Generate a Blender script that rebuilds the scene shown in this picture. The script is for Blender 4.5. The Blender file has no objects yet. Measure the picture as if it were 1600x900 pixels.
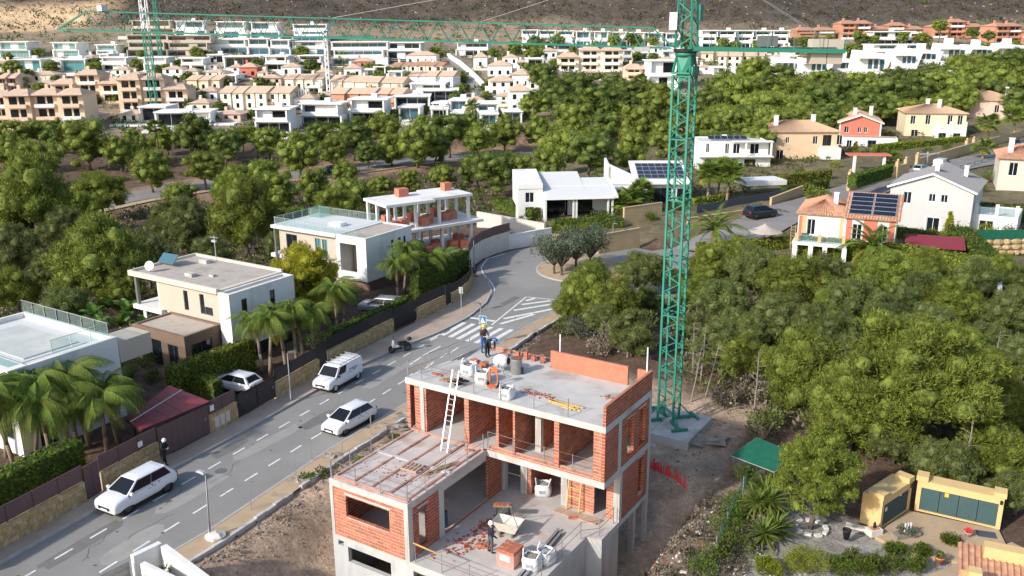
import bpy, math, random
import numpy as np
from mathutils import Vector, Matrix, Quaternion, noise as mnoise
R = math.radians
S = bpy.context.scene
C = S.collection
random.seed(7)
# ------------------------------------------------------------------ camera, sky, sun, exposure
FPX, PIT, ROL, HC = 1400.0, .285, -.005, 25.14
cam_d = bpy.data.cameras.new('camera'); cam = bpy.data.objects.new('camera', cam_d); C.objects.link(cam)
cam_d.sensor_width = 36; cam_d.lens = 36*FPX/1600; cam_d.clip_start = .5; cam_d.clip_end = 4000
cam.matrix_world = Matrix.Translation((0, 0, HC)) @ Matrix.Rotation(math.pi/2-PIT, 4, 'X') @ Matrix.Rotation(ROL, 4, 'Z')
S.camera = cam
SUN_TRAVEL = Vector((.80, .60, 0)).normalized(); SUN_EL = R(30)
w = bpy.data.worlds.new('World'); S.world = w; w.use_nodes = True
nt = w.node_tree; bg = nt.nodes['Background']; sk = nt.nodes.new('ShaderNodeTexSky')
sk.sky_type = 'NISHITA'; sk.sun_disc = False; sk.sun_elevation = SUN_EL
sk.sun_rotation = math.atan2(-SUN_TRAVEL.x, -SUN_TRAVEL.y)
sk.air_density = 1.0; sk.dust_density = 1.6; sk.ozone_density = 1.0
nt.links.new(sk.outputs[0], bg.inputs[0]); bg.inputs[1].default_value = .15
sd = bpy.data.lights.new('sun', 'SUN'); sun = bpy.data.objects.new('sun', sd); C.objects.link(sun)
sd.energy = 3.3; sd.angle = R(2.0); sd.color = (1, .945, .87)
sdir = Vector((SUN_TRAVEL.x*math.cos(SUN_EL), SUN_TRAVEL.y*math.cos(SUN_EL), -math.sin(SUN_EL)))
sun.rotation_euler = sdir.to_track_quat('-Z', 'Y').to_euler(); sun.location = (-60, -20, 80)
V = S.view_settings; V.view_transform = 'Standard'; V.look = 'None'; V.exposure = .52; V.gamma = 1; V.use_curve_mapping = False
S.cycles.use_denoising = True; S.cycles.max_bounces = 5; S.cycles.diffuse_bounces = 3; S.cycles.transparent_max_bounces = 6
# ------------------------------------------------------------------ where a sight line meets the place
cp, sp, crl, srl = math.cos(PIT), math.sin(PIT), math.cos(ROL), math.sin(ROL)
def ray(px, py):
    x, y = px-800, py-450; x, y = crl*x+srl*y, -srl*x+crl*y
    return (x, FPX*cp-y*sp, -FPX*sp-y*cp)
def P(px, py, z=0.0):
    d = ray(px, py); t = (z-HC)/d[2]; return Vector((d[0]*t, d[1]*t, z))
def D(px, py, Y):
    d = ray(px, py); t = Y/d[1]; return Vector((d[0]*t, Y, HC+d[2]*t))
def zat(px, py, X, Y):
    d = ray(px, py); return HC+d[2]*math.hypot(X, Y)/math.hypot(d[0], d[1])
YA = -.562
UX = Vector((math.cos(YA), math.sin(YA))); VX = Vector((-math.sin(YA), math.cos(YA)))
OB = Vector((-9.3334, 40.938))
def UVW(u, v, z=0): p = OB+u*UX+v*VX; return Vector((p.x, p.y, z))
def toUV(x, y): d = Vector((x, y))-OB; return d.dot(UX), d.dot(VX)
# ------------------------------------------------------------------ materials
MATS = {}
def nodes(m): return m.node_tree.nodes, m.node_tree.links
def mat(name, col, rough=.8, var=.12, scale=1.5, bump=0., bscale=30., metal=0., spec=.3, isl=0., hue=None, orand=0., detail=5, coat=0., stain=None, stretch=None):
    """principled colour with two scales of soft variation, optional per-island / per-object tint and fine relief"""
    m = bpy.data.materials.new(name); m.use_nodes = True; n, l = nodes(m); b = n['Principled BSDF']
    b.inputs['Roughness'].default_value = rough; b.inputs['Metallic'].default_value = metal
    b.inputs['Specular IOR Level'].default_value = spec
    if coat: b.inputs['Coat Weight'].default_value = coat; b.inputs['Coat Roughness'].default_value = .08
    tc = n.new('ShaderNodeTexCoord'); src = tc.outputs['Object']
    if stretch:
        mp = n.new('ShaderNodeMapping'); l.new(src, mp.inputs[0]); mp.inputs['Scale'].default_value = stretch; src = mp.outputs[0]
    nz = n.new('ShaderNodeTexNoise'); nz.inputs['Scale'].default_value = scale; nz.inputs['Detail'].default_value = detail; nz.inputs['Roughness'].default_value = .62
    l.new(src, nz.inputs['Vector'])
    rp = n.new('ShaderNodeValToRGB'); l.new(nz.outputs[0], rp.inputs[0])
    c = Vector(col); h = Vector(hue) if hue else c*(1+var)
    rp.color_ramp.elements[0].position = .32; rp.color_ramp.elements[1].position = .68
    rp.color_ramp.elements[0].color = (*(c*(1-var)), 1); rp.color_ramp.elements[1].color = (*h, 1)
    out = rp.outputs[0]
    if stain:
        n2 = n.new('ShaderNodeTexNoise'); n2.inputs['Scale'].default_value = stain[1]; n2.inputs['Detail'].default_value = 6; l.new(src, n2.inputs['Vector'])
        mr = n.new('ShaderNodeMapRange'); mr.inputs['From Min'].default_value = stain[2]; mr.inputs['From Max'].default_value = stain[2]+.12; l.new(n2.outputs[0], mr.inputs[0])
        mx = n.new('ShaderNodeMix'); mx.data_type = 'RGBA'; l.new(mr.outputs[0], mx.inputs[0]); l.new(out, mx.inputs[6]); mx.inputs[7].default_value = (*stain[0], 1); out = mx.outputs[2]
    if isl or orand:
        hs = n.new('ShaderNodeHueSaturation'); l.new(out, hs.inputs['Color'])
        if isl: g = n.new('ShaderNodeNewGeometry'); r = g.outputs['Random Per Island']; a = isl
        else: g = n.new('ShaderNodeObjectInfo'); r = g.outputs['Random']; a = orand
        mr = n.new('ShaderNodeMapRange'); l.new(r, mr.inputs[0]); mr.inputs['To Min'].default_value = 1-a; mr.inputs['To Max'].default_value = 1+a
        l.new(mr.outputs[0], hs.inputs['Value']); out = hs.outputs[0]
    l.new(out, b.inputs['Base Color'])
    if bump:
        n3 = n.new('ShaderNodeTexNoise'); n3.inputs['Scale'].default_value = bscale; n3.inputs['Detail'].default_value = 4; l.new(src, n3.inputs['Vector'])
        bp = n.new('ShaderNodeBump'); bp.inputs['Strength'].default_value = bump; bp.inputs['Distance'].default_value = .05; l.new(n3.outputs[0], bp.inputs['Height']); l.new(bp.outputs[0], b.inputs['Normal'])
    MATS[name] = m; return m
def foliage(name, dark, light, trans=.25, orand=.18):
    m = bpy.data.materials.new(name); m.use_nodes = True; n, l = nodes(m); b = n['Principled BSDF']
    b.inputs['Roughness'].default_value = .7; b.inputs['Specular IOR Level'].default_value = .25
    g = n.new('ShaderNodeNewGeometry'); rp = n.new('ShaderNodeValToRGB'); l.new(g.outputs['Random Per Island'], rp.inputs[0])
    rp.color_ramp.elements[0].color = (*dark, 1); rp.color_ramp.elements[1].color = (*light, 1)
    tc = n.new('ShaderNodeTexCoord'); nz = n.new('ShaderNodeTexNoise'); nz.inputs['Scale'].default_value = .9; nz.inputs['Detail'].default_value = 2; l.new(tc.outputs['Object'], nz.inputs['Vector'])
    oi = n.new('ShaderNodeObjectInfo'); ma = n.new('ShaderNodeMath'); ma.operation = 'ADD'
    mr = n.new('ShaderNodeMapRange'); l.new(oi.outputs['Random'], mr.inputs[0]); mr.inputs['To Min'].default_value = -orand; mr.inputs['To Max'].default_value = orand
    m2 = n.new('ShaderNodeMapRange'); l.new(nz.outputs[0], m2.inputs[0]); m2.inputs['From Min'].default_value = .3; m2.inputs['From Max'].default_value = .7; m2.inputs['To Min'].default_value = .75; m2.inputs['To Max'].default_value = 1.3
    l.new(mr.outputs[0], ma.inputs[0]); l.new(m2.outputs[0], ma.inputs[1])
    hs = n.new('ShaderNodeHueSaturation'); l.new(rp.outputs[0], hs.inputs['Color']); l.new(ma.outputs[0], hs.inputs['Value'])
    mh = n.new('ShaderNodeMapRange'); l.new(oi.outputs['Random'], mh.inputs[0]); mh.inputs['To Min'].default_value = .487; mh.inputs['To Max'].default_value = .516; l.new(mh.outputs[0], hs.inputs['Hue'])
    l.new(hs.outputs[0], b.inputs['Base Color'])
    if trans:
        t = n.new('ShaderNodeBsdfTranslucent'); l.new(hs.outputs[0], t.inputs[0]); mx = n.new('ShaderNodeMixShader'); mx.inputs[0].default_value = trans
        l.new(b.outputs[0], mx.inputs[1]); l.new(t.outputs[0], mx.inputs[2]); l.new(mx.outputs[0], n['Material Output'].inputs[0])
    MATS[name] = m; return m
def glass(name, col, rough=.05, alpha=None):
    m = bpy.data.materials.new(name); m.use_nodes = True; n, l = nodes(m); b = n['Principled BSDF']
    b.inputs['Base Color'].default_value = (*col, 1); b.inputs['Roughness'].default_value = rough; b.inputs['Specular IOR Level'].default_value = .8
    if alpha is not None:
        t = n.new('ShaderNodeBsdfTransparent'); t.inputs[0].default_value = (.86, .95, .93, 1); mx = n.new('ShaderNodeMixShader'); mx.inputs[0].default_value = alpha
        l.new(t.outputs[0], mx.inputs[1]); l.new(b.outputs[0], mx.inputs[2]); l.new(mx.outputs[0], n['Material Output'].inputs[0])
    MATS[name] = m; return m
mat('asphalt', (.245, .236, .222), .9, .08, .22, .25, 60, stain=((.295, .285, .268), .10, .50), hue=(.270, .262, .246))
mat('asphalt_patch', (.17, .166, .158), .92, .12, 1.2, .3, 60); mat('asphalt_pale', (.31, .30, .28), .92, .1, 1.0, .25, 60); mat('tar', (.06, .058, .056), .8, .1, 4)
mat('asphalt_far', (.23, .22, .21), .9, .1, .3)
mat('line_paint', (.72, .72, .70), .7, .12, 3, stain=((.30, .30, .29), 5, .60))
mat('pavement', (.40, .315, .25), .9, .12, .5, .2, 40, stain=((.48, .38, .29), .35, .55))
mat('pavement_sand', (.44, .33, .215), .9, .12, .8, .2, 40, stain=((.33, .25, .17), .8, .58))
mat('kerb', (.40, .385, .36), .85, .1, 2)
mat('concrete', (.50, .49, .465), .85, .10, .8, .15, 25, stain=((.36, .34, .315), .55, .54))
mat('concrete_wall', (.44, .44, .43), .85, .12, 1.2, .12, 20, stain=((.32, .32, .315), .9, .56), stretch=(1, 1, .25))
mat('concrete_floor', (.50, .465, .435), .88, .14, .55, .12, 25, stain=((.47, .34, .28), .5, .58))
mat('concrete_terrace', (.52, .46, .43), .88, .12, .9, .15, 25, stain=((.44, .33, .29), .8, .56))
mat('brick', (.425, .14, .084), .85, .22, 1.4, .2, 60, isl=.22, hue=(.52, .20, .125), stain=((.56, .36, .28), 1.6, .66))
mat('brick_single', (.425, .14, .084), .85, .22, 1.4, .2, 60, orand=.22, hue=(.52, .20, .125), stain=((.56, .36, .28), 1.6, .66))
mat('brick_shade_single', (.36, .095, .05), .85, .2, 5, .2, 60, orand=.15, hue=(.44, .13, .075))  # single bricks of the right flank, its shade put into the red
mat('dusty_brick', (.34, .17, .13), .9, .2, 3, .2, 40, isl=.12)
mat('brick_dark', (.36, .095, .05), .85, .2, 5, .2, 60, isl=.16, hue=(.44, .13, .075))  # darker copy of brick: shade of sun-averted walls in the colour; rubble shares it
mat('mortar', (.56, .40, .32), .9, .15, 4)
mat('mortar_red', (.46, .185, .115), .9, .12, 2.5, .15, 30, stain=((.60, .42, .32), 2.2, .66))
mat('brick_stack', (.47, .15, .09), .85, .15, 5, isl=.14, hue=(.56, .22, .15))
mat('white_render', (.72, .71, .68), .85, .03, .8, stain=((.60, .59, .56), .35, .58), stretch=(1, 1, .35))
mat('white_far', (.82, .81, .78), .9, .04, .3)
mat('cream_render', (.62, .55, .45), .85, .05, .6)
mat('beige_render', (.50, .44, .36), .85, .05, .6)
mat('brown_render', (.20, .135, .095), .8, .08, .8)
mat('roof_gravel', (.44, .385, .33), .9, .1, 1.5, .2, 40, stain=((.36, .31, .26), .7, .56))
mat('stone_clad', (.42, .285, .13), .85, .22, 3.0, .55, 9, stain=((.54, .42, .25), 2.6, .52), hue=(.50, .36, .19))
mat('stone_white', (.62, .57, .50), .85, .12, 3, .5, 8)
mat('ochre_wall', (.50, .37, .21), .9, .10, .7, .1, 20)
mat('fence_brown', (.085, .06, .055), .6, .08, 2)
mat('gate_mauve', (.135, .08, .08), .6, .06, 1.5)
mat('fence_dark', (.035, .032, .035), .6, .1, 2)
mat('fence_grey', (.07, .085, .105), .6, .08, 2)
mat('metal_grey', (.20, .21, .21), .5, .08, 3, metal=.4)
mat('metal_light', (.55, .56, .57), .45, .06, 3, metal=.5)
mat('galv', (.36, .36, .36), .5, .1, 4, metal=.5)
mat('rusty', (.22, .10, .06), .8, .25, 6)
mat('green_paint', (.034, .225, .155), .5, .10, 2.5, spec=.4, stain=((.06, .30, .22), 3, .6))
mat('green_dark', (.015, .10, .075), .6, .1, 2)
mat('slate', (.21, .21, .215), .8, .12, 3, .2, 20); mat('white_paint', (.80, .80, .80), .4, .02, 1)
mat('car_white', (.74, .75, .77), .25, .01, 1, spec=.5, coat=.6)
mat('car_black', (.012, .013, .016), .25, .01, 1, spec=.5, coat=.6)
mat('car_silver', (.42, .44, .46), .3, .01, 1, metal=.5, coat=.5)
mat('rubber', (.016, .016, .017), .85, .1, 6)
mat('plastic_black', (.02, .02, .022), .6, .1, 4)
mat('alloy', (.10, .10, .105), .4, .1, 3, metal=.7)
mat('red_lens', (.42, .02, .02), .25, .05, 2)
mat('clear_lens', (.70, .72, .74), .15, .03, 2, spec=.7)
mat('wood', (.42, .27, .13), .8, .2, 2, .1, 30, stretch=(6, 6, .8))
mat('wood_yellow', (.58, .40, .14), .75, .15, 3)
mat('wood_pallet', (.42, .29, .22), .85, .2, 4)
mat('bag_white', (.70, .70, .70), .8, .08, 3, .3, 8)
mat('bag_grey', (.30, .33, .36), .8, .1, 3, .3, 8)
mat('plastic_wrap', (.56, .25, .21), .35, .1, 3, spec=.5)
mat('blue_barrel', (.04, .09, .17), .5, .1, 2)
mat('orange_paint', (.75, .16, .05), .5, .1, 3)
mat('yellow_paint', (.68, .46, .06), .5, .1, 3)
mat('red_net', (.70, .07, .07), .8, .15, 4)
mat('tile_roof', (.46, .30, .19), .85, .22, 3, .3, 14, hue=(.56, .40, .28), stain=((.40, .22, .13), 3, .55))
mat('tile_red', (.44, .20, .12), .85, .2, 3, .3, 14, hue=(.55, .33, .22))
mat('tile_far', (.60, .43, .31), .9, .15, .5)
mat('red_roof', (.21, .035, .045), .5, .06, 2)
mat('ochre_render', (.60, .41, .21), .85, .05, .6)
mat('peach_render', (.70, .50, .32), .85, .05, .6)
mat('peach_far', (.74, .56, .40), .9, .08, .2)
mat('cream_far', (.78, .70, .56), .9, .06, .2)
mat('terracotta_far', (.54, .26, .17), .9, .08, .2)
mat('red_render', (.56, .17, .115), .85, .05, .6)
mat('pink_render', (.60, .44, .36), .85, .05, .6)
mat('grey_render', (.52, .51, .49), .85, .03, .6)
mat('yellow_render', (.66, .46, .21), .85, .05, .8, stain=((.58, .40, .19), 1.3, .6))
mat('cream_yellow', (.72, .60, .40), .85, .05, .6)
mat('green_door', (.05, .115, .11), .55, .1, 3)
mat('green_net', (.012, .11, .065), .7, .15, 3)
mat('solar_cell', (.012, .016, .03), .25, .15, 3, spec=.6)
mat('bark', (.135, .105, .085), .95, .25, 3, .5, 14, stretch=(3, 3, .7))
mat('bark_pale', (.26, .22, .185), .95, .2, 3, .4, 14, stretch=(3, 3, .7))
mat('palm_trunk', (.25, .19, .135), .95, .25, 5, .5, 14, stretch=(.6, .6, 5))
mat('terracotta', (.50, .22, .11), .8, .1, 3)
mat('skin', (.50, .32, .24), .6, .05, 4); mat('navy', (.018, .022, .035), .8, .1, 6); mat('blue_cloth', (.03, .09, .33), .8, .1, 6)
mat('brown_cloth', (.09, .055, .05), .8, .1, 6); mat('black_cloth', (.014, .014, .016), .8, .1, 6); mat('grey_cloth', (.10, .10, .105), .8, .1, 6)
mat('helmet_white', (.80, .80, .80), .35, .02, 3); mat('helmet_blue', (.03, .12, .42), .35, .02, 3); mat('helmet_yellow', (.75, .55, .05), .35, .02, 3)
mat('awning', (.66, .68, .68), .7, .05, 2)
mat('roof_pale', (.60, .61, .60), .75, .03, 3)
mat('pool', (.50, .53, .50), .5, .10, .5, stain=((.58, .57, .52), .5, .52))  # pale floor of the white villa's roof terrace, no water
mat('rock', (.27, .235, .195), .95, .2, 1.2, .6, 6)
mat('earth_clod', (.40, .295, .205), .95, .2, 2, .5, 9); mat('rock_white', (.66, .62, .56), .95, .12, 1.2, .5, 6)
mat('sign_blue', (.01, .16, .36), .4, .03, 3)
glass('glass_dark', (.012, .016, .02)); glass('glass_car', (.010, .013, .018), .15); MATS['glass_car'].node_tree.nodes['Principled BSDF'].inputs['Specular IOR Level'].default_value = .28; glass('glass_blue', (.06, .13, .17)); glass('glass_teal', (.10, .28, .30))
glass('glass_rail', (.40, .54, .52), .05, .20)
foliage('pine_leaf', (.070, .104, .015), (.275, .315, .050))
for _k, _c in (('pine_leaf', (.14, .175, .030)), ('pine_dull', (.11, .135, .044)), ('pine_dark', (.095, .125, .024)), ('pine_yellow', (.27, .26, .022))): mat(_k+'_core', _c, .9, .45, 5.5, .9, 16, detail=6, orand=.12)
foliage('pine_dull', (.074, .100, .026), (.210, .235, .066))
foliage('pine_yellow', (.16, .17, .010), (.42, .38, .030))
foliage('pine_dark', (.040, .072, .014), (.140, .185, .036))
foliage('hedge_leaf', (.040, .080, .008), (.150, .190, .025))
foliage('hedge_yellow', (.10, .14, .012), (.31, .32, .036))
foliage('olive_leaf', (.065, .090, .055), (.175, .210, .135))
foliage('palm_leaf', (.055, .105, .014), (.205, .260, .045), .3)
foliage('palm_yellow', (.14, .14, .02), (.28, .26, .05), .3)
foliage('banana_leaf', (.035, .085, .012), (.12, .20, .035), .3)
foliage('scrub', (.030, .032, .018), (.085, .076, .048), 0)
foliage('dry_twig', (.145, .115, .085), (.26, .215, .165), 0)
# ------------------------------------------------------------------ mesh building
class MB:
    def __init__(s): s.v = []; s.f = []
    def add(s, vs, fs): k = len(s.v); s.v += [tuple(x) for x in vs]; s.f += [tuple(i+k for i in f) for f in fs]; return s
    def box(s, x0, y0, z0, x1, y1, z1):
        return s.add([(x0,y0,z0),(x1,y0,z0),(x1,y1,z0),(x0,y1,z0),(x0,y0,z1),(x1,y0,z1),(x1,y1,z1),(x0,y1,z1)],
                     [(0,3,2,1),(4,5,6,7),(0,1,5,4),(1,2,6,5),(2,3,7,6),(3,0,4,7)])
    def rbox(s, c, sz, rz=0, rx=0, ry=0):
        m = Matrix.Rotation(rz,3,'Z') @ Matrix.Rotation(ry,3,'Y') @ Matrix.Rotation(rx,3,'X'); c = Vector(c); q = []
        for z in (-.5,.5):
            for x, y in ((-.5,-.5),(.5,-.5),(.5,.5),(-.5,.5)): q.append(c+m @ Vector((x*sz[0],y*sz[1],z*sz[2])))
        return s.add(q, [(0,3,2,1),(4,5,6,7),(0,1,5,4),(1,2,6,5),(2,3,7,6),(3,0,4,7)])
    def beam(s, a, b, w, h=None):
        a, b = Vector(a), Vector(b); d = b-a; L = d.length
        if L < 1e-6: return s
        q = d.to_track_quat('Z', 'Y').to_matrix(); h = h or w; o = []
        for z in (0, L):
            for x, y in ((-w/2,-h/2),(w/2,-h/2),(w/2,h/2),(-w/2,h/2)): o.append(a+q @ Vector((x,y,z)))
        return s.add(o, [(0,3,2,1),(4,5,6,7),(0,1,5,4),(1,2,6,5),(2,3,7,6),(3,0,4,7)])
    def tube(s, a, b, r0, r1=None, n=8, cap=True):
        a, b = Vector(a), Vector(b); r1 = r0 if r1 is None else r1; q = (b-a).to_track_quat('Z', 'Y').to_matrix(); L = (b-a).length; o = []
        for z, r in ((0, r0), (L, r1)):
            for i in range(n): t = 2*math.pi*i/n; o.append(a+q @ Vector((r*math.cos(t), r*math.sin(t), z)))
        f = [(i, (i+1)%n, n+(i+1)%n, n+i) for i in range(n)]
        if cap: f += [tuple(range(n-1,-1,-1)), tuple(range(n, 2*n))]
        return s.add(o, f)
    def path(s, pts, r, n=6):
        for i in range(len(pts)-1):
            r0 = r[i] if isinstance(r, (list, tuple)) else r; r1 = r[i+1] if isinstance(r, (list, tuple)) else r
            s.tube(pts[i], pts[i+1], r0, r1, n)
        return s
    def prism(s, poly, z0, z1):
        n = len(poly)
        return s.add([(x,y,z0) for x,y in poly]+[(x,y,z1) for x,y in poly], [tuple(range(n-1,-1,-1)), tuple(range(n,2*n))]+[(i,(i+1)%n,n+(i+1)%n,n+i) for i in range(n)])
    def xprism(s, prof, x0, x1):
        """profile in (y, z) swept along x"""
        n = len(prof)
        return s.add([(x0,y,z) for y,z in prof]+[(x1,y,z) for y,z in prof], [tuple(range(n)), tuple(range(2*n-1,n-1,-1))]+[(i,n+i,n+(i+1)%n,(i+1)%n) for i in range(n)])
    def yprism(s, prof, y0, y1):
        n = len(prof)
        return s.add([(x,y0,z) for x,z in prof]+[(x,y1,z) for x,z in prof], [tuple(range(n)), tuple(range(2*n-1,n-1,-1))]+[(i,(i+1)%n,n+(i+1)%n,n+i) for i in range(n)][::-1])
    def lathe(s, prof, c=(0,0,0), n=12):
        o = []; k = len(prof)
        for r, z in prof:
            for i in range(n): t = 2*math.pi*i/n; o.append((c[0]+r*math.cos(t), c[1]+r*math.sin(t), c[2]+z))
        f = [(j*n+i, j*n+(i+1)%n, (j+1)*n+(i+1)%n, (j+1)*n+i) for j in range(k-1) for i in range(n)]
        return s.add(o, f+[tuple(range(n-1,-1,-1)), tuple(range((k-1)*n, k*n))])
    def blob(s, c, r, seed=0, jit=.25, n=8, m=5):
        rnd = random.Random(seed); o = []; r = r if isinstance(r, (tuple, list)) else (r, r, r)
        for j in range(m+1):
            ph = math.pi*j/m
            for i in range(n):
                t = 2*math.pi*i/n; k = 1+rnd.uniform(-jit, jit) if 0 < j < m else 1
                o.append((c[0]+r[0]*k*math.sin(ph)*math.cos(t), c[1]+r[1]*k*math.sin(ph)*math.sin(t), c[2]-r[2]*k*math.cos(ph)))
        return s.add(o, [(j*n+i, j*n+(i+1)%n, (j+1)*n+(i+1)%n, (j+1)*n+i) for j in range(m) for i in range(n)])
    def mesh(s, name, m=None, smooth=False):
        me = bpy.data.meshes.new(name); me.from_pydata(s.v, [], s.f); me.update()
        if m: me.materials.append(MATS[m] if isinstance(m, str) else m)
        if smooth: me.polygons.foreach_set('use_smooth', [True]*len(me.polygons))
        return me
    def build(s, name, m, parent=None, smooth=False): return link(name, s.mesh(name, m, smooth), parent)
def link(name, data, parent=None, loc=None, rz=0, scale=None):
    o = bpy.data.objects.new(name, data); C.objects.link(o)
    if parent is not None: o.parent = parent
    if loc is not None: o.location = loc
    if rz: o.rotation_euler = (0, 0, rz)
    if scale is not None: o.scale = scale if isinstance(scale, (tuple, list)) else (scale,)*3
    return o
def tag(o, label, cat, group=None, kind=None):
    o['label'] = label; o['category'] = cat
    if group: o['group'] = group
    if kind: o['kind'] = kind
    return o
def thing(name, label, cat, loc=(0,0,0), rz=0, group=None): return tag(link(name, None, None, loc, rz), label, cat, group)
def struct(name, mb, m, smooth=False):
    o = mb.build(name, m, None, smooth) if isinstance(mb, MB) else link(name, mb); o['kind'] = 'structure'; return o
def copy_tree(o, parent=None):
    c = o.copy(); C.objects.link(c)
    if parent is not None: c.parent = parent
    for ch in list(o.children): copy_tree(ch, c)
    return c
UNITS = {}
def unit_beam(name, a, b, w, m, parent, h=None):
    """a straight member as an object of its own; alike members share one mesh"""
    k = ('beam', m)
    if k not in UNITS: UNITS[k] = MB().box(-.5,-.5,0,.5,.5,1).mesh('beam_'+m, m)
    a, b = Vector(a), Vector(b); o = link(name, UNITS[k], parent); q = (b-a).to_track_quat('Z', 'Y')
    o.rotation_mode = 'QUATERNION'; o.rotation_quaternion = q; o.location = a; o.scale = (w, h or w, (b-a).length); return o
def unit_box(name, x0, y0, z0, x1, y1, z1, m, parent):
    k = ('box', m)
    if k not in UNITS: UNITS[k] = MB().box(-.5,-.5,-.5,.5,.5,.5).mesh('box_'+m, m)
    return link(name, UNITS[k], parent, ((x0+x1)/2,(y0+y1)/2,(z0+z1)/2), 0, (abs(x1-x0),abs(y1-y0),abs(z1-z0)))
# ------------------------------------------------------------------ terrain
def sstep(a, b, x): t = np.clip((x-a)/(b-a), 0, 1); return t*t*(3-2*t)
CTRL = [(-27,41,-1.2),(-20,38,-1.2),(-24,47,-1.2),(-15,47,-1.2),(-18,61,-1.2),(-8,60,-1.2),(-13,72,-1.2),(-6,70,-1.2),(-6,83,-1.2),(0,80,-1.2),(0,95,-1.2),(5,92,-1.2),(8,102,-1.2),(-3,102,-1.2),(17,103,-1.0),
 (-35,55,-.9),(-30,65,-.8),(-24,80,-.6),(-17,95,-.5),(-12,108,-.5),(-40,75,-1),(-50,60,-1),(-45,40,-1.2),(-60,80,-2),
 (-45,100,-3),(-30,125,-4),(-70,100,-3),(-80,130,-5),(-50,160,-6),(-20,150,-4),(0,150,-3),(-39,191,-5),(-77,151,-5.5),(5,226,-5),(-24,210,-5),(-110,150,-6),(-130,100,-4),(-20,180,-5.5),
 (5,122,-.2),(14,120,0),(20,122,.2),(40,160,.5),(30,130,.3),(33,101,0),(50,113,0),(60,109,0),(37,118,1),(66,147,1),(99,173,1.5),(50,173,1),(64,177,1),(80,196,1.5),(100,200,2),(120,200,3),(90,120,.5),
 (20,55,-.2),(30,50,0),(40,60,0),(30,75,0),(45,85,0),(15,80,-.5),(15,65,-.3),(60,80,0),(60,50,0),(20,42,0),(30,38,0),(12,38,-.2),(10,45,-.5),(0,20,-1),(-40,10,-1.2),(40,10,0),(90,60,0),(10,60,-.4)]
for px, py, Y in [(0,215,245),(400,210,240),(800,205,238),(0,150,310),(400,150,300),(800,140,300),(0,110,350),(400,105,350),(800,100,350),(0,65,430),(400,60,430),(800,76,430),(1200,76,430),(1600,76,420),(1000,115,340),(1200,120,320),(1600,115,300),(1300,150,260),(1600,150,250),(1000,160,280),(1000,200,235),(600,180,270),(200,180,275)]:
    p = D(px, py, Y); CTRL.append((p.x, p.y, p.z))
for X in (-700,-450,-250,-100,50,200,400,700):
    b = 6*math.sin(X*.017); CTRL += [(X, 465+b, 25+b*.3), (X, 540+b, 56+b), (X, 700, 140+2*b), (X, 1000, 260), (X, 1500, 380)]
for X in (-400, 400): CTRL += [(X, 150, 0), (X, 300, 6), (X, 0, 0)]
CA = np.array(CTRL, float); _d = np.hypot(CA[:,None,0]-CA[None,:,0], CA[:,None,1]-CA[None,:,1])
_A = np.block([[_d+np.eye(len(CA))*.8, np.ones((len(CA),1))],[np.ones((1,len(CA))), np.zeros((1,1))]]); _W = np.linalg.solve(_A, np.r_[CA[:,2], 0])
ROADS = []   # (polyline, half width, z or None)
STREET = [(-31,24),(-22.2,41),(-19.6,46),(-16.6,52),(-13.4,59),(-10.2,65.5),(-6,73),(-1.5,80.5),(1,86)]
def seg_dist(x, y, pts):
    d = np.full(x.shape, 1e9)
    for (x0,y0),(x1,y1) in zip(pts[:-1], pts[1:]):
        L2 = (x1-x0)**2+(y1-y0)**2; t = np.clip(((x-x0)*(x1-x0)+(y-y0)*(y1-y0))/L2, 0, 1)
        d = np.minimum(d, np.hypot(x-x0-t*(x1-x0), y-y0-t*(y1-y0)))
    return d
VALLEY = [(-150,105),(-110,128),(-90,140.5),(-76.6,151.5),(-71,163.5),(-60.7,177),(-39,193.5),(-23.9,208.5),(-8,217),(8,226),(40,236),(90,240)]
UPHILL = [(22,103),(30,110),(37.1,118.5),(50,132),(65.5,146.9),(80,158),(98.7,172.7),(125,188),(160,205)]
def hills(x, y):
    x = np.asarray(x, float); y = np.asarray(y, float); sh = x.shape; xf, yf = x.ravel(), y.ravel(); z = np.full(xf.shape, _W[-1])
    for i in range(len(CA)): z += _W[i]*np.hypot(xf-CA[i,0], yf-CA[i,1])
    return z.reshape(sh)
def ground(x, y):
    x = np.atleast_1d(np.asarray(x, float)); y = np.atleast_1d(np.asarray(y, float)); z = hills(x, y)
    far = sstep(440, 620, y)
    z = z+far*(14*np.sin(x*.021+y*.013)*np.sin(y*.017-x*.008)+7*np.sin(x*.055+1.3)*np.sin(y*.043)+3.5*np.sin(x*.13+y*.09)*np.sin(y*.15-x*.05+.7))
    z = z+.12*np.sin(x*.9+1.1)*np.sin(y*.8)*sstep(20, 60, y)
    d = seg_dist(x, y, STREET); k = 1-sstep(6.3, 11, d); z = z*(1-k)-1.28*k
    d = np.hypot(x-8.3, y-97); k = 1-sstep(13, 17, d); z = z*(1-k)-1.28*k
    d = seg_dist(x, y, VALLEY); k = 1-sstep(6.5, 12, d); z = z*(1-k)-5.05*k
    # building plot: dug out below the street, trench along the flank
    dx, dy = x-OB.x, y-OB.y; u = dx*UX.x+dy*UX.y; v = dx*VX.x+dy*VX.y
    pit = sstep(-5.2, -2.2, u)*(1-sstep(13.6, 15.2, u))*sstep(-16, -12, v)*(1-sstep(14.0, 17.0, v))
    z = z*(1-pit)+(-3.1+.35*np.sin(u*.9)*np.sin(v*.7+1))*pit
    side = sstep(14.6, 16.0, u)*(1-sstep(18.5, 22, u))*sstep(-6, -2, v)*(1-sstep(12, 15, v)); z = z+side*(.5+.28*np.sin(u*2.1+v)*np.sin(v*1.7))
    return z
def gz(x, y): return float(ground(x, y)[0])
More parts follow.
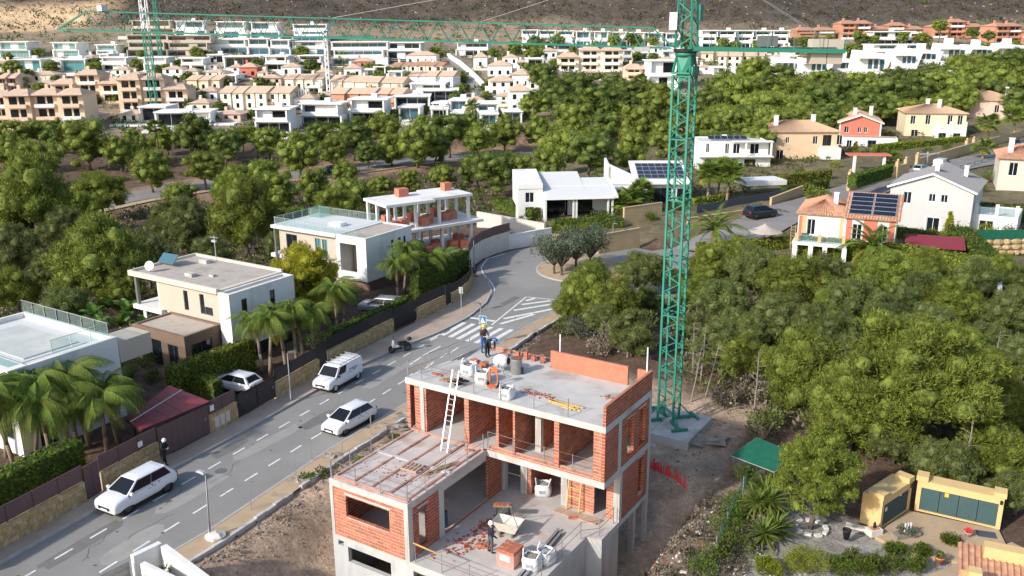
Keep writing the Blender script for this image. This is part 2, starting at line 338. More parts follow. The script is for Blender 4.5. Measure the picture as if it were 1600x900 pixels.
def G(px, py, z0=-8, zmax=60):
    """first point of the terrain along a sight line"""
    d = ray(px, py); ts = np.linspace(25, 620, 1200)/d[1]; x, y, z = d[0]*ts, d[1]*ts, HC+d[2]*ts; g = ground(x, y); k = np.nonzero(z < g)[0]
    if not len(k): return Vector((x[-1], y[-1], g[-1]))
    k = k[0]; return Vector((x[k], y[k], g[k]))
def terrain_mesh():
    def axis(parts):
        o = []
        for a, b, s in parts: o += list(np.arange(a, b, s))
        return np.array(o)
    xs = axis([(-900,-300,30),(-300,-120,6),(-120,-45,2),(-45,62,.7),(62,130,2),(130,330,6),(330,901,30)])
    ys = axis([(-60,20,6),(20,118,.7),(118,240,1.8),(240,470,4),(470,700,5),(700,1500,25)])
    X, Y = np.meshgrid(xs, ys); Z = ground(X.ravel(), Y.ravel()).reshape(X.shape)
    nx, ny = len(xs), len(ys); vs = np.stack([X.ravel(), Y.ravel(), Z.ravel()], 1)
    i = np.arange(nx*ny).reshape(ny, nx); fs = np.stack([i[:-1,:-1].ravel(), i[:-1,1:].ravel(), i[1:,1:].ravel(), i[1:,:-1].ravel()], 1)
    me = bpy.data.meshes.new('ground'); me.vertices.add(len(vs)); me.vertices.foreach_set('co', vs.ravel()); me.loops.add(fs.size); me.loops.foreach_set('vertex_index', fs.ravel().astype(np.int32))
    me.polygons.add(len(fs)); me.polygons.foreach_set('loop_start', np.arange(0, fs.size, 4, dtype=np.int32)); me.polygons.foreach_set('loop_total', np.full(len(fs), 4, dtype=np.int32)); me.update(calc_edges=True)
    me.polygons.foreach_set('use_smooth', [True]*len(fs))
    x, y = X.ravel(), Y.ravel(); u = (x-OB.x)*UX.x+(y-OB.y)*UX.y; v = (x-OB.x)*VX.x+(y-OB.y)*VX.y
    col = np.tile(np.array([.125, .085, .062]), (len(x), 1))                       # needle litter under the pines
    def paint(k, c): col[:] = col*(1-k[:,None])+np.array(c)*k[:,None]
    paint(sstep(225, 250, y), (.25, .20, .14)); paint(sstep(445, 475, y), (.088, .072, .058))
    paint(sstep(448, 458, y)*(1-sstep(492, 512, y))*(1-sstep(-222, -196, x)), (.56, .40, .24))
    paint(sstep(437, 445, y)*(1-sstep(466, 478, y))*(1-sstep(20, 60, x))*sstep(-196, -180, x)*.6, (.30, .23, .16))
    site = sstep(-9, -6.5, u)*(1-sstep(13.5, 15, u))*sstep(-20, -17, v)*(1-sstep(26, 31, v)); paint(site, (.43, .315, .225)); paint(sstep(12.8, 14, u)*(1-sstep(18.5, 20, u))*sstep(9.5, 12, v)*(1-sstep(18.5, 20.5, v)), (.42, .33, .245))
    paint(sstep(13, 15, u)*(1-sstep(18.5, 20.5, u))*sstep(-9, -6, v)*(1-sstep(17, 20, v)), (.225, .175, .125))
    paint(sstep(18.6, 19.6, u)*(1-sstep(34, 38, u))*sstep(-10, -8, v)*(1-sstep(14.5, 16, v))*(1-sstep(45.5,47,y)), (.34, .315, .285))  # gravel garden
    paint(.75*sstep(-2, 6, x)*sstep(106, 112, y)*(1-sstep(205, 225, y)), (.17, .15, .085)); paint(.7*sstep(20, 26, x)*sstep(92, 97, y)*(1-sstep(112, 116, y)), (.17, .15, .085))
    dv = seg_dist(x, y, VALLEY); paint((1-sstep(8, 15, dv))*.9, (.30, .20, .13))
    paint((1-sstep(5, 6, np.hypot(x-8.3, y-97))), (.50, .35, .18))
    a = me.color_attributes.new('zone', 'FLOAT_COLOR', 'POINT'); a.data.foreach_set('color', np.c_[col, np.ones(len(x))].ravel()); return me
def ground_mat():
    m = bpy.data.materials.new('ground'); m.use_nodes = True; n, l = nodes(m); b = n['Principled BSDF']; b.inputs['Roughness'].default_value = .95; b.inputs['Specular IOR Level'].default_value = .1
    at = n.new('ShaderNodeAttribute'); at.attribute_name = 'zone'; g = n.new('ShaderNodeNewGeometry'); src = g.outputs['Position']; out = at.outputs['Color']
    for sc, lo, hi, dt in ((.06, .8, 1.2, 6), (.22, .72, 1.3, 9), (.9, .66, 1.4, 8), (6., .78, 1.28, 4)):
        nz = n.new('ShaderNodeTexNoise'); nz.inputs['Scale'].default_value = sc; nz.inputs['Detail'].default_value = dt; nz.inputs['Roughness'].default_value = .68; l.new(src, nz.inputs['Vector'])
        mr = n.new('ShaderNodeMapRange'); l.new(nz.outputs[0], mr.inputs[0]); mr.inputs['From Min'].default_value = .3; mr.inputs['From Max'].default_value = .7; mr.inputs['To Min'].default_value = lo; mr.inputs['To Max'].default_value = hi
        mx = n.new('ShaderNodeMix'); mx.data_type = 'RGBA'; mx.blend_type = 'MULTIPLY'; mx.inputs[0].default_value = 1; l.new(out, mx.inputs[6]); l.new(mr.outputs[0], mx.inputs[7]); out = mx.outputs[2]
    l.new(out, b.inputs['Base Color'])
    nz = n.new('ShaderNodeTexNoise'); nz.inputs['Scale'].default_value = 2.2; nz.inputs['Detail'].default_value = 9; nz.inputs['Roughness'].default_value = .72; l.new(src, nz.inputs['Vector'])
    bp = n.new('ShaderNodeBump'); bp.inputs['Strength'].default_value = .8; bp.inputs['Distance'].default_value = .3; l.new(nz.outputs[0], bp.inputs['Height']); l.new(bp.outputs[0], b.inputs['Normal']); return m
_t = terrain_mesh(); _t.materials.append(ground_mat()); struct('ground', _t, None)
# ------------------------------------------------------------------ street, pavements, markings
ZR = -1.2; ZP = -1.08
KL = [(-33.5,25),(-26.2,39.9),(-24,44.5),(-21,50.2),(-18.2,55.4),(-14.9,62.2),(-12.2,67.6),(-9.8,71.4),(-6.5,75.6),(-4,80),(-2.5,84.5),(-2,88.5),(-2.6,93.5)]
WL = [(-34.6,25.5),(-26.9,41.2),(-24.2,47.4),(-20.3,55.1),(-17.3,61),(-14.6,67.6),(-12.4,72),(-9.6,77.2),(-7.2,81.5),(-5.9,84.3),(-5.2,88),(-5.3,94)]
KR = [(-25,26),(-18,40.7),(-16.6,43),(-14.9,46.5),(-11.8,52.9),(-7.5,60.5),(-3.2,68.3),(.6,76),(4.2,82),(8,85.2),(14,86.4),(20,88)]
def resample(pts, n):
    p = [Vector(q) for q in pts]; L = [0]
    for a, b in zip(p, p[1:]): L.append(L[-1]+(b-a).length)
    o = []
    for i in range(n):
        s = L[-1]*i/(n-1); k = max(j for j in range(len(L)-1) if L[j] <= s+1e-9); t = (s-L[k])/(L[k+1]-L[k]); o.append(p[k].lerp(p[k+1], t))
    return o
def offset(pts, d):
    o = []
    for i, p in enumerate(pts):
        a = Vector(pts[max(0, i-1)]); b = Vector(pts[min(len(pts)-1, i+1)]); t = (b-a).normalized(); o.append(Vector(p)+Vector((t.y, -t.x))*d)
    return o
def ribbon(mb, A, B, z, n=40):
    A, B = resample(A, n), resample(B, n); zz = z if callable(z) else (lambda x, y: z)
    return mb.add([(p.x, p.y, zz(p.x, p.y)) for p in A]+[(p.x, p.y, zz(p.x, p.y)) for p in B], [(i, n+i, n+i+1, i+1) for i in range(n-1)])
def strip(pts, hw, z, n=60):
    p = resample(pts, n); m = MB(); ribbon(m, offset(p, -hw), offset(p, hw), z, n); return m
road = struct('road', ribbon(MB(), KL, KR[:9]+[(4.5,90),(4.6,93.5)], ZR), 'asphalt')
m = MB(); N = 64; ri, ro = 5.6, 12.3
for k in range(N):
    a, b = 2*math.pi*k/N, 2*math.pi*(k+1)/N
    m.add([(8.3+r*math.cos(t), 97+r*math.sin(t), ZR+.005) for r, t in ((ri,a),(ro,a),(ro,b),(ri,b))], [(0,1,2,3)])
m.build('roundabout_surface', 'asphalt', road)
strip([(18,101),(22,103.2),(27,107.5)], 3.6, -.9).build('exit_surface', 'asphalt', road)
m = MB()
for k in range(N):
    a, b = 2*math.pi*k/N, 2*math.pi*(k+1)/N
    m.add([(8.3+r*math.cos(t), 97+r*math.sin(t), z) for r, t, z in ((ri,a,ZR+.13),(ri,b,ZR+.13),(ri-.25,b,ZR+.14),(ri-.25,a,ZR+.14),(ri,a,ZR-.1),(ri,b,ZR-.1))], [(0,1,2,3),(4,5,1,0)])
isl = m.build('kerb', 'kerb', None); isl['kind'] = 'structure'
m = MB(); ring = []
for k in range(N): a = 2*math.pi*k/N; ring.append((8.3+5.36*math.cos(a), 97+5.36*math.sin(a)))
m.add([(x, y, ZR+.12) for x, y in ring]+[(8.3, 97, ZR+.32)], [(i, (i+1)%N, N) for i in range(N)])
struct('roundabout_island', m, 'pavement_sand')
m = MB(); m.add([], []); ribbon(m, WL, KL, ZP+.02)
pave = struct('pavement_left', m, 'pavement')
m = MB(); k2 = offset(KR, 1.55); ribbon(m, KR, k2, ZP+.02, 40); pavr = struct('pavement_right', m, 'pavement_sand')
for side, pts, sg in (('a', KL, -1), ('b', KR, 1)):
    m = MB(); p = resample(pts, 60); q = offset(p, sg*.16)
    m.add([(a.x, a.y, ZP+.035) for a in p]+[(a.x, a.y, ZP+.035) for a in q]+[(a.x, a.y, ZR-.05) for a in p], [(i, i+1, 61+i, 60+i) for i in range(59)]+[(120+i, 121+i, i+1, i) for i in range(59)])
    struct('kerb', m, 'kerb')
p = resample(k2[1:9], 60); eo = thing('plot_edging', 'rough concrete edging between sandy pavement and the building plot', 'edging')     # broken retaining edge beside the plot
for i in range(59):
    if random.random() < .9: a, b = p[i], p[i+1]; c = (a+b)/2; MB().rbox((c.x, c.y, -1.25+random.uniform(-.05,.05)), ((b-a).length*.985, .22, .5), math.atan2(b.y-a.y, b.x-a.x)).build('edging_stone', 'concrete', eo)
def dash(a, b, w=.13, name='lane_dash', z=ZR+.008):
    a, b = Vector((a[0], a[1])), Vector((b[0], b[1])); t = (b-a).normalized(); n = Vector((-t.y, t.x))*w/2
    return MB().add([(*q, z) for q in (a-n, b-n, b+n, a+n)], [(0,1,2,3)]).build(name, 'line_paint', road)
for i in range(-4, 19):
    a = Vector((-23.7, 40.5))+i*Vector((.955, 1.95)) if i < 7 else Vector((-16.98, 54.2))+(i-7)*Vector((.99, 1.95))
    dash(a, a+Vector((.49, .97)))
for i in range(-3, 17):
    a = Vector((-20.8, 39.4))+i*Vector((.93, 1.885)); dash(a+Vector((-.05,-.1)), a+Vector((.44, .88)))
rg_ = random.Random(44)
def patch(px, py, L, w, m, name, rz=1.09, z=.004):
    q = P(px, py, ZR); n = 9; pts = []
    for i in range(n*2): t = 2*math.pi*i/(n*2); k = 1/max(abs(math.cos(t)), abs(math.sin(t)))**.8*(1+rg_.uniform(-.08,.08)); pts.append((k*math.cos(t)*L/2, k*math.sin(t)*w/2))
    ca, sa = math.cos(rz), math.sin(rz); MB().add([(q.x+x*ca-y*sa, q.y+x*sa+y*ca, ZR+z) for x, y in pts], [tuple(range(n*2))]).build(name, m, road)
for px, py, L, w, m_ in ((300,770,5,1.2,'asphalt_pale'),(420,690,6,1.0,'asphalt_pale'),(210,850,4,1.4,'asphalt_pale'),(600,590,5,.9,'asphalt_pale'),(500,655,3.5,1.1,'asphalt_patch'),(797,470,3.2,.8,'asphalt_patch'),(650,565,3,1.2,'asphalt_pale'),(130,850,5,1.0,'asphalt_patch'),(360,700,3,.9,'asphalt_patch')): patch(px, py, L, w, m_, 'asphalt_patch', 1.09+rg_.uniform(-.06,.06))
for k in range(70):
    i = rg_.random(); c = Vector((-26,36)).lerp(Vector((-4,78)), i)+Vector((.85,-.5))*rg_.uniform(-.5,7.2); u = c-Vector((0,0)); a = 0
    MB().add([(c.x+rg_.uniform(.03,.16)*math.cos(t), c.y+rg_.uniform(.03,.16)*math.sin(t), ZR+.006) for t in (0,1.2,2.4,3.6,4.9)], [(0,1,2,3,4)]).build('oil_spot', 'tar' if k%3 == 0 else 'asphalt_patch', road)
for k in range(14):
    c = Vector((-26,36)).lerp(Vector((-4,78)), rg_.random())+Vector((.85,-.5))*rg_.uniform(.5,6.5); p_ = [c]
    for _ in range(6): p_.append(p_[-1]+Vector((rg_.uniform(-.2,.6), rg_.uniform(.1,.7))))
    mk = MB(); ribbon(mk, offset(p_, -.012), offset(p_, .012), ZR+.007, 7); mk.build('crack', 'tar', road)
def dpx(a, b, w, name): return dash(P(*a, ZR), P(*b, ZR), w, name)
for a, b in (((691,524),(726,504)),((703,527),(740,506)),((715,530),(755,508)),((729,533),(768,511)),((743,536),(784,513)),((758,539),(800,515))): dpx(a, b, .46, 'crosswalk_stripe')
dpx((732,496), (773,502), .42, 'stop_line'); dpx((768,508), (822,464), .16, 'hatch_edge'); dpx((822,464), (884,470), .16, 'hatch_edge')
for a, b in (((822,470),(836,466)),((815,476),(860,470)),((803,485),(876,473)),((787,498),(868,482)),((782,506),(835,491))): dpx(a, b, .38, 'hatch_stripe')
for a, b in (((671,531),(688,522)),((660,556),(688,541)),((640,570),(658,558)),((636,590),(645,584)),((664,576),(676,568)),((703,552),(716,543))): dpx(a, b, .15, 'lane_dash')
p = resample([P(768-100,520,ZR).to_2d(), P(700,512,ZR).to_2d(), P(742,476,ZR).to_2d(), P(764,460,ZR).to_2d(), P(768,452,ZR).to_2d(), P(763,442,ZR).to_2d(), P(750,428,ZR).to_2d(), P(747,418,ZR).to_2d(), P(757,404,ZR).to_2d(), P(785,396,ZR).to_2d()][2:], 50)
m = MB(); ribbon(m, offset(p, .25), offset(p, .42), ZR+.012, 50); m.build('edge_line', 'line_paint', road)
for px, py in ((345,736),(100,795),(131,797)):
    q = P(px, py, ZR); m = MB().lathe([(.36,0),(.36,.012),(.30,.012),(.29,.006)], (0,0,0), 16); o = m.build('manhole_cover', 'metal_grey'); o.location = (q.x, q.y, ZR+.002); tag(o, 'round iron manhole cover set in grey asphalt' if px == 345 else 'small iron cover beside the stone wall', 'manhole', None if px == 345 else 'covers by the wall')
# valley road, uphill road behind the houses
struct('valley_road', strip(VALLEY, 4.6, lambda x, y: gz(x, y)+.12, 110), 'asphalt_far')
m = MB(); ribbon(m, offset(resample(VALLEY, 110), 5.2), offset(resample(VALLEY, 110), 7.2), lambda x, y: gz(x, y)+.16, 110); struct('valley_path', m, 'pavement_sand')
struct('uphill_road', strip(UPHILL, 3.6, lambda x, y: gz(x, y)+.18, 70), 'asphalt_far')
# ------------------------------------------------------------------ boundary walls, fences and gates of the villas on the street
def wall_local(name, label, a, b, z, cat, group=None):
    a, b = Vector((a[0], a[1], z)), Vector((b[0], b[1], z)); o = thing(name, label, cat, a, math.atan2(b.y-a.y, b.x-a.x), group); return o, (Vector((b.x, b.y))-Vector((a.x, a.y))).length
def stone_wall(a, b, h=1.15, fence=None, fh=.95, label='', post=False, z=ZP, th=.32, m='stone_clad', group=None):
    o, L = wall_local('garden_wall', label, a, b, z, 'wall', group); mb = MB(); n = max(2, int(L/.45)); rnd = random.Random(int(L*977))
    xs = sorted([0, L]+[L*(i+rnd.uniform(-.3,.3))/n for i in range(1, n)]); rows = max(2, round(h/.36)); c = 0
    for r in range(rows):                                    # squared stones, uneven and a little proud of each other
        z0, z1 = h*r/rows-(.15 if r == 0 else 0), h*(r+1)/rows; sh = (r%2)*.22; x = -sh; k = 0
        while x < L-.02 and c < 290:
            wd = rnd.uniform(.32, .62); x0, x1 = max(0, x), min(L, x+wd); x += wd
            if x1-x0 > .05: mb.rbox(((x0+x1)/2, th/2-rnd.uniform(0,.03), (z0+z1)/2), (x1-x0-.02, th, z1-z0-.02), rnd.uniform(-.012,.012)); c += 1
    q = mb.build('stone', m, o); q['kind'] = 'stuff'
    MB().box(0, .03, -.2, L, th-.03, h-.03).build('core', 'mortar', o)
    MB().box(0, -.01, h, L, th+.01, h+.05).build('coping', m, o)
    if fence: slat_fence(o, 0, L, h+.05, fh, fence, .12)
    return o
def slat_fence(o, x0, x1, z0, h, kind, y):
    if kind == 'panel':
        n = max(1, round((x1-x0)/1.6))
        for i in range(n): a = x0+(x1-x0)*i/n; b = x0+(x1-x0)*(i+1)/n; unit_box('panel', a+.01, y, z0+.03, b-.01, y+.04, z0+h, 'gate_mauve', o)
        for i in range(n+1): a = x0+(x1-x0)*i/n; unit_box('post', max(x0, a-.03), y-.02, z0, min(x1, a+.03), y+.06, z0+h, 'fence_brown', o)
    else:
        mb = MB(); x = x0+.05
        while x < x1-.03: mb.box(x, y, z0+.06, x+.075, y+.03, z0+h-.02); x += .105
        q = mb.build('slats', 'fence_dark' if kind == 'dark' else kind, o); q['kind'] = 'stuff'
        for zz in (z0+.05, z0+h-.12): unit_box('rail', x0, y+.032, zz, x1, y+.07, zz+.06, 'fence_dark', o)
        n = max(1, round((x1-x0)/2))
        for i in range(n+1): a = x0+(x1-x0)*i/n; unit_box('post', max(x0, a-.04), y+.03, z0, min(x1, a+.04), y+.10, z0+h, 'fence_dark', o)
def gate(name, label, a, b, h, kind, z=ZP, group=None):
    o, L = wall_local(name, label, a, b, z, 'gate', group)
    if kind == 'panel':
        n = max(1, round(L/.5))
        for i in range(n): unit_box('panel', L*i/n+.008, .06, .08, L*(i+1)/n-.008, .10, h, 'gate_mauve', o)
        unit_box('frame', 0, .11, .04, L, .16, .14, 'fence_brown', o); unit_box('frame', 0, .11, h-.1, L, .16, h, 'fence_brown', o)
    else: slat_fence(o, 0, L, .04, h, kind, .08)
    unit_box('handle', L*.92, .01, h*.5, L*.92+.03, .055, h*.5+.2, 'metal_light', o); return o
pw = lambda px, py: P(px, py, ZP)
w0 = stone_wall(pw(-120,927), pw(137,783), 1.2, 'panel', 1.0, 'long honey stone wall topped with mauve panels, beside the dark clipped hedge')
gate('garden_gate', 'narrow solid mauve pedestrian gate between two honey stone walls', pw(138,782), pw(161,769), 2.1, 'panel')
w1 = stone_wall(pw(162,768), pw(251,719), 1.2, 'panel', 1.0, 'honey stone wall with mauve panel, parked white SUV in front of it')
gate('sliding_gate', 'wide solid mauve sliding gate under the red carport roof', pw(252,718), pw(330,678), 2.15, 'panel')
w2 = stone_wall(pw(331,677), pw(373,655), 1.25, 'panel', .95, 'short honey stone wall with meter doors and mauve panel')
for i in range(3): unit_box('meter_door', .35+i*.5, -.03, .25, .75+i*.5, -.005, 1.0, 'cream_render', w2)
unit_box('notice', .15, .085, 1.5, .5, .11, 1.9, 'white_paint', w2); unit_box('notice', 2.9, .085, 1.5, 3.25, .11, 1.85, 'white_paint', w1)
gate('sliding_gate', 'dark brown slatted driveway gate hiding the parked white hatchback', pw(374,655), pw(433,622), 1.75, 'dark')
stone_wall(pw(434,622), pw(500,583), 1.15, 'dark', 1.0, 'honey stone wall and dark slat fence beside the parked white van')
gate('garden_gate', 'narrow dark slatted pedestrian gate behind the white van', pw(501,582), pw(513,571), 2.1, 'dark')
stone_wall(pw(514,570), pw(616,518), 1.15, 'dark', 1.05, 'long honey stone wall with dark slat fence behind the motorcycle')
gate('sliding_gate', 'dark slatted gate closing the driveway of the silver car', pw(617,517), pw(652,501), 2.0, 'dark')
stone_wall(pw(653,501), pw(697,480), 1.15, 'dark', 1.05, 'honey stone wall with dark slat fence beside the pavement sign')
gate('garden_gate', 'narrow dark pedestrian gate with a letterbox by the roundabout', pw(698,479), pw(706,475), 2.1, 'dark')
a0 = [pw(707,475), pw(722,466), pw(734,455), pw(739,443), pw(738,432)]
for i in range(4): stone_wall(a0[i], a0[i+1], 1.0, 'dark', .95, 'short honey stone bay of the curved fence at the roundabout', group='curved fence bays at the roundabout')
a0 = [P(731,425,ZP), P(738,412,ZP), P(752,402,ZP), P(772,394,ZP), P(795,387,ZP)]
o = thing('curved_wall', 'curved white stone wall with a dark brown band on top at the roundabout', 'wall', (0,0,0))
for i in range(4):
    a, b = a0[i].to_2d(), a0[i+1].to_2d(); c = (a+b)/2; an = math.atan2(b.y-a.y, b.x-a.x); L = (b-a).length
    MB().rbox((c.x, c.y, ZP+.95), (L+.12, .35, 2.3), an).build('stone_bay', 'stone_white', o); MB().rbox((c.x, c.y, ZP+2.62), (L+.14, .22, 1.0), an).build('band', 'gate_mauve', o)
# ------------------------------------------------------------------ lamp posts and signs
def lamp_post(base, h=3.7, arm=(-1, 0), label='', group='street lamps', lean=0):
    o = thing('street_lamp', label, 'street lamp', base, 0, group); a = Vector((arm[0], arm[1], 0)).normalized()
    MB().lathe([(.13,0),(.13,.05),(.075,.06),(.07,.9),(.05,.95),(.042,h)], n=10).build('pole', 'metal_grey', o, True)
    m = MB(); c = a*.32+Vector((0,0,h+.04)); m.rbox(c, (.62, .26, .07), math.atan2(a.y, a.x)); m.rbox(c+Vector((0,0,.05)), (.4, .18, .05), math.atan2(a.y, a.x)); m.build('lamp_head', 'metal_light' if lean else 'metal_grey', o)
    m = MB(); m.rbox(c-Vector((0,0,.045)), (.34, .18, .02), math.atan2(a.y, a.x)); m.build('lens', 'clear_lens', o); o.rotation_euler.y = lean; return o
lamp_post(P(328,840,ZP), 3.75, (-.85,.5), 'grey street lamp standing in the plot edging on a white plaster footing', None, .04)
lamp_post(P(455,626,ZP), 3.7, (.9,.3), 'grey street lamp in front of the dark slat fence near the van', None)
lamp_post(P(752,541,ZP), 3.75, (-.9,.3), 'dark street lamp rising behind the pedestrian crossing sign', None)
lamp_post(P(741,422,ZP), 3.7, (-.6,-.5), 'slim street lamp at the kerb in front of the curved white wall', None)
lamp_post(P(957,391,ZP), 3.3, (.6,-.5), 'street lamp in front of the ochre wall behind the olive trees', None)
q = P(328,840,ZP); o = MB().blob((0,0,.12), (.55,.42,.28), 3, .2).build('plaster_footing', 'rock_white'); o.location = (q.x+.35, q.y-.1, ZP); tag(o, 'lumpy white plaster footing beside a street lamp', 'footing')
q = P(721,491,ZP); o = thing('road_sign', 'pale square road sign seen from behind on a wide pavement', 'sign', q); MB().tube((0,0,0),(0,0,2.6),.035).build('pole','metal_light',o); MB().rbox((0,.05,2.35),(.42,.03,.62),-.4).build('plate','metal_light',o)
q = P(755,541,ZP); o = thing('pedestrian_crossing_sign', 'blue square pedestrian crossing sign with white triangle', 'sign', q, -.25)
MB().tube((0,0,0),(0,0,2.75),.035).build('pole','metal_light',o); pl = MB().box(-.32,-.06,2.0,.32,-.04,2.75).build('plate','white_paint',o)
MB().box(-.285,-.068,2.035,.285,-.064,2.715).build('blue_field','sign_blue',pl); MB().add([(-.23,-.074,2.12),(.23,-.074,2.12),(0,-.074,2.62)],[(0,1,2)]).build('triangle','white_paint',pl)
m = MB(); m.tube((0,-.078,2.40),(0,-.081,2.40),.035,.035,8); m.add([(-.025,-.079,2.36),(.03,-.079,2.36),(.02,-.079,2.27),(-.02,-.079,2.27)],[(0,1,2,3)]); m.add([(-.02,-.079,2.28),(.0,-.079,2.28),(-.06,-.079,2.15),(-.085,-.079,2.15)],[(0,1,2,3)]); m.add([(.0,-.079,2.28),(.02,-.079,2.28),(.09,-.079,2.15),(.065,-.079,2.15)],[(0,1,2,3)]); m.build('walker_symbol','plastic_black',pl)
# ------------------------------------------------------------------ vegetation
def needles(mb, c, r, n, rnd, size, flat=.8, thin=1.0, ln=1.0):
    """a billow of needle tufts: thin blades fanning outward from a clump centre"""
    c = Vector(c)
    for _ in range(n):
        while True:
            d = Vector((rnd.uniform(-1,1), rnd.uniform(-1,1), rnd.uniform(-.75,1)))
            if .05 < d.length < 1: break
        d.normalize(); q = c+Vector((d.x*r, d.y*r, d.z*r*flat))*rnd.uniform(.55, 1.0); up = (d+Vector((0,0,.55))+Vector((rnd.uniform(-.6,.6),rnd.uniform(-.6,.6),rnd.uniform(-.4,.4)))).normalized()
        s = up.cross(Vector((rnd.uniform(-1,1), rnd.uniform(-1,1), rnd.uniform(-1,1)))).normalized(); L = size*rnd.uniform(.7, 1.35)*ln; wd = L*rnd.uniform(.22, .4)*thin
        mb.add([q-s*wd, q+s*wd, q+up*L+s*wd*.25, q+up*L-s*wd*.25], [(0,1,2,3)])
def pine_proto(seed, lobes, tufts_, size, leaf, shape=(1,1,.8), rc=(.22,.38), blades=24, cone=.12, thin=.42, ln=1.45):
    """crown of width 2 round the origin: lobes carrying many small needle tufts on their outer side; trunk and limbs below"""
    rnd = random.Random(seed); cb = MB(); tb = MB(); kb = MB(); cs = []
    for i in range(lobes):
        t = i*2.39996; h = 1-2*(i+.5)/lobes; rr = math.sqrt(max(0, 1-h*h)); k = rnd.uniform(.45, .88)
        if h < -.6 and rnd.random() < .4: continue
        k2_ = 1-cone*h; p = Vector((rr*math.cos(t)*k*shape[0]*k2_, rr*math.sin(t)*k*shape[1]*k2_, (h*.72+.05)*k*shape[2]/.8)); p += Vector((rnd.uniform(-.15,.15), rnd.uniform(-.15,.15), rnd.uniform(-.12,.12))); cs.append(p)
        q = rnd.uniform(*rc); fl = rnd.uniform(.55, .85); st = rnd.uniform(.8, 1.25); kb.blob(p, (q*.56*st, q*.56/st, q*.56*fl), seed*97+i, .3, 8, 6)
        for j in range(tufts_):
            a = rnd.uniform(0, 6.283); e = rnd.uniform(-.55, 1); r2 = math.sqrt(max(0, 1-e*e)); d = Vector((r2*math.cos(a)*st, r2*math.sin(a)/st, e*fl)); c = p+d*q*rnd.uniform(.58, 1.0)
            needles(cb, c, q*rnd.uniform(.18,.30), blades, rnd, size, .9, thin, ln)
    base = Vector((rnd.uniform(-.06,.06), rnd.uniform(-.06,.06), -1.75)); pts = [base]
    for i in range(1, 5): pts.append(Vector((base.x*(1-i/4)+rnd.uniform(-.07,.07), base.y*(1-i/4)+rnd.uniform(-.07,.07), -1.75+i*.52)))
    tb.path(pts, [.075,.062,.05,.04,.02], 7)
    for p in cs[::2]:
        j = pts[2 if p.z < -.1 else 3]; k = j+Vector((0,0,rnd.uniform(-.15,.1))); mid = (k+p)/2+Vector((0,0,-.08)); tb.path([k, mid, p], [.028,.018,.006], 5)
    nq = len(cb.f); cb.add(kb.v, kb.f); me = cb.mesh('pine_crown', leaf); me.materials.append(MATS[leaf+'_core'])
    mi = np.zeros(len(me.polygons), np.int32); mi[nq:] = 1; me.polygons.foreach_set('material_index', mi); me.polygons.foreach_set('use_smooth', mi.astype(bool)); return me, tb.mesh('pine_trunk', 'bark', True)
PINES = {'a': [pine_proto(s, 52, 34, .038, 'pine_leaf', sh, (.25,.40), 24) for s, sh in ((1,(1,1,.8)),(2,(1,.9,.95)),(3,(1,1.05,.68)),(4,(.9,1,.88)))],
         'u': [pine_proto(s, 50, 32, .038, 'pine_dull', sh, (.25,.40), 23) for s, sh in ((5,(1,.95,.85)),(6,(1,1,.74)),(8,(.9,1,.98)))],
         'f': [pine_proto(s, 36, 17, .050, 'pine_leaf', sh, (.30,.45), 12, thin=.8, ln=1.1) for s, sh in ((11,(1,1,.8)),(12,(1,.9,.7)),(13,(1,1,.9)),(14,(.85,1,1.0)))],
         'd': [pine_proto(s, 36, 17, .050, 'pine_dark', sh, (.30,.45), 12, thin=.8, ln=1.1) for s, sh in ((21,(1,1,.85)),(22,(.95,1,.7)))],
         'B': [pine_proto(31, 130, 30, .026, 'pine_leaf', (1,1,.86), (.16,.28), 34)],
         'y': [pine_proto(32, 60, 28, .036, 'pine_yellow', (1,1,1.0), (.18,.32))],
         's': [pine_proto(s, 90, 28, .033, 'pine_leaf', (1,1,1.15), (.15,.25), 32, .38) for s in (33,)]}
def pine(px, py, wpx, kind='a', name='pine_tree', label='rounded green pine tree in the wood', group=None, trunk=1.0, at=None, rnd=random.Random(99), sq=1.0):
    """crown centred on the sight line (px, py), wpx wide in the photograph; the trunk reaches the ground under it"""
    d = ray(px, py)
    if at is None:
        ys = np.linspace(30, 420, 900); t = ys/d[1]; x, y, z = d[0]*t, ys, HC+d[2]*t; g = ground(x, y); zc = y*cp-(z-HC)*sp; r = wpx*.5*zc/FPX
        hgt = z-g-r*.92*trunk; k = np.nonzero(hgt < 0)[0]; k = k[0] if len(k) else len(ys)-1; x, y, z, g, r = x[k], y[k], z[k], g[k], r[k]
    else: x, y, r = at; g = gz(x, y); z = g+r*1.15*trunk
    pr = rnd.choice(PINES[kind]); o = thing(name, label, 'tree', (x, y, g), rnd.uniform(0, 6.28), group); k = (z-g)/1.70
    a = link('crown', pr[0], o, (0,0,z-g), 0, (r, r, r*rnd.uniform(.92,1.1)*sq)); b = link('trunk', pr[1], o, (0,0,z-g), 0, (r*.9, r*.9, k)); return o
SIZE = lambda r: 'small' if r < 2.0 else 'medium' if r < 3.0 else 'large'
TONE = {'a': 'bright green', 'u': 'dull olive', 'f': 'bright green', 'd': 'dark green', 'B': 'bright green', 'y': 'yellow green', 's': 'bright green'}
rb = random.Random(4)
def wood(px, py, wd, k, where, tk=1.0, sq=1.0):
    o = pine(px, py, wd, k, trunk=tk, sq=sq); r = o.children[0].scale[0]; lab = '%s %s pine tree %s' % (SIZE(r), TONE[k], where(px, py)); o['label'] = lab; o['group'] = lab; return o
near_w = lambda x, y: 'beside the crane mast near the roundabout' if x < 1065 and y < 560 else 'just below the clipped hedge of the tiled houses' if y < 455 else 'in the middle of the wood beside the crane' if y < 545 else 'between crane and utility housings' if x < 1240 else 'at the wood edge above the utility housings'
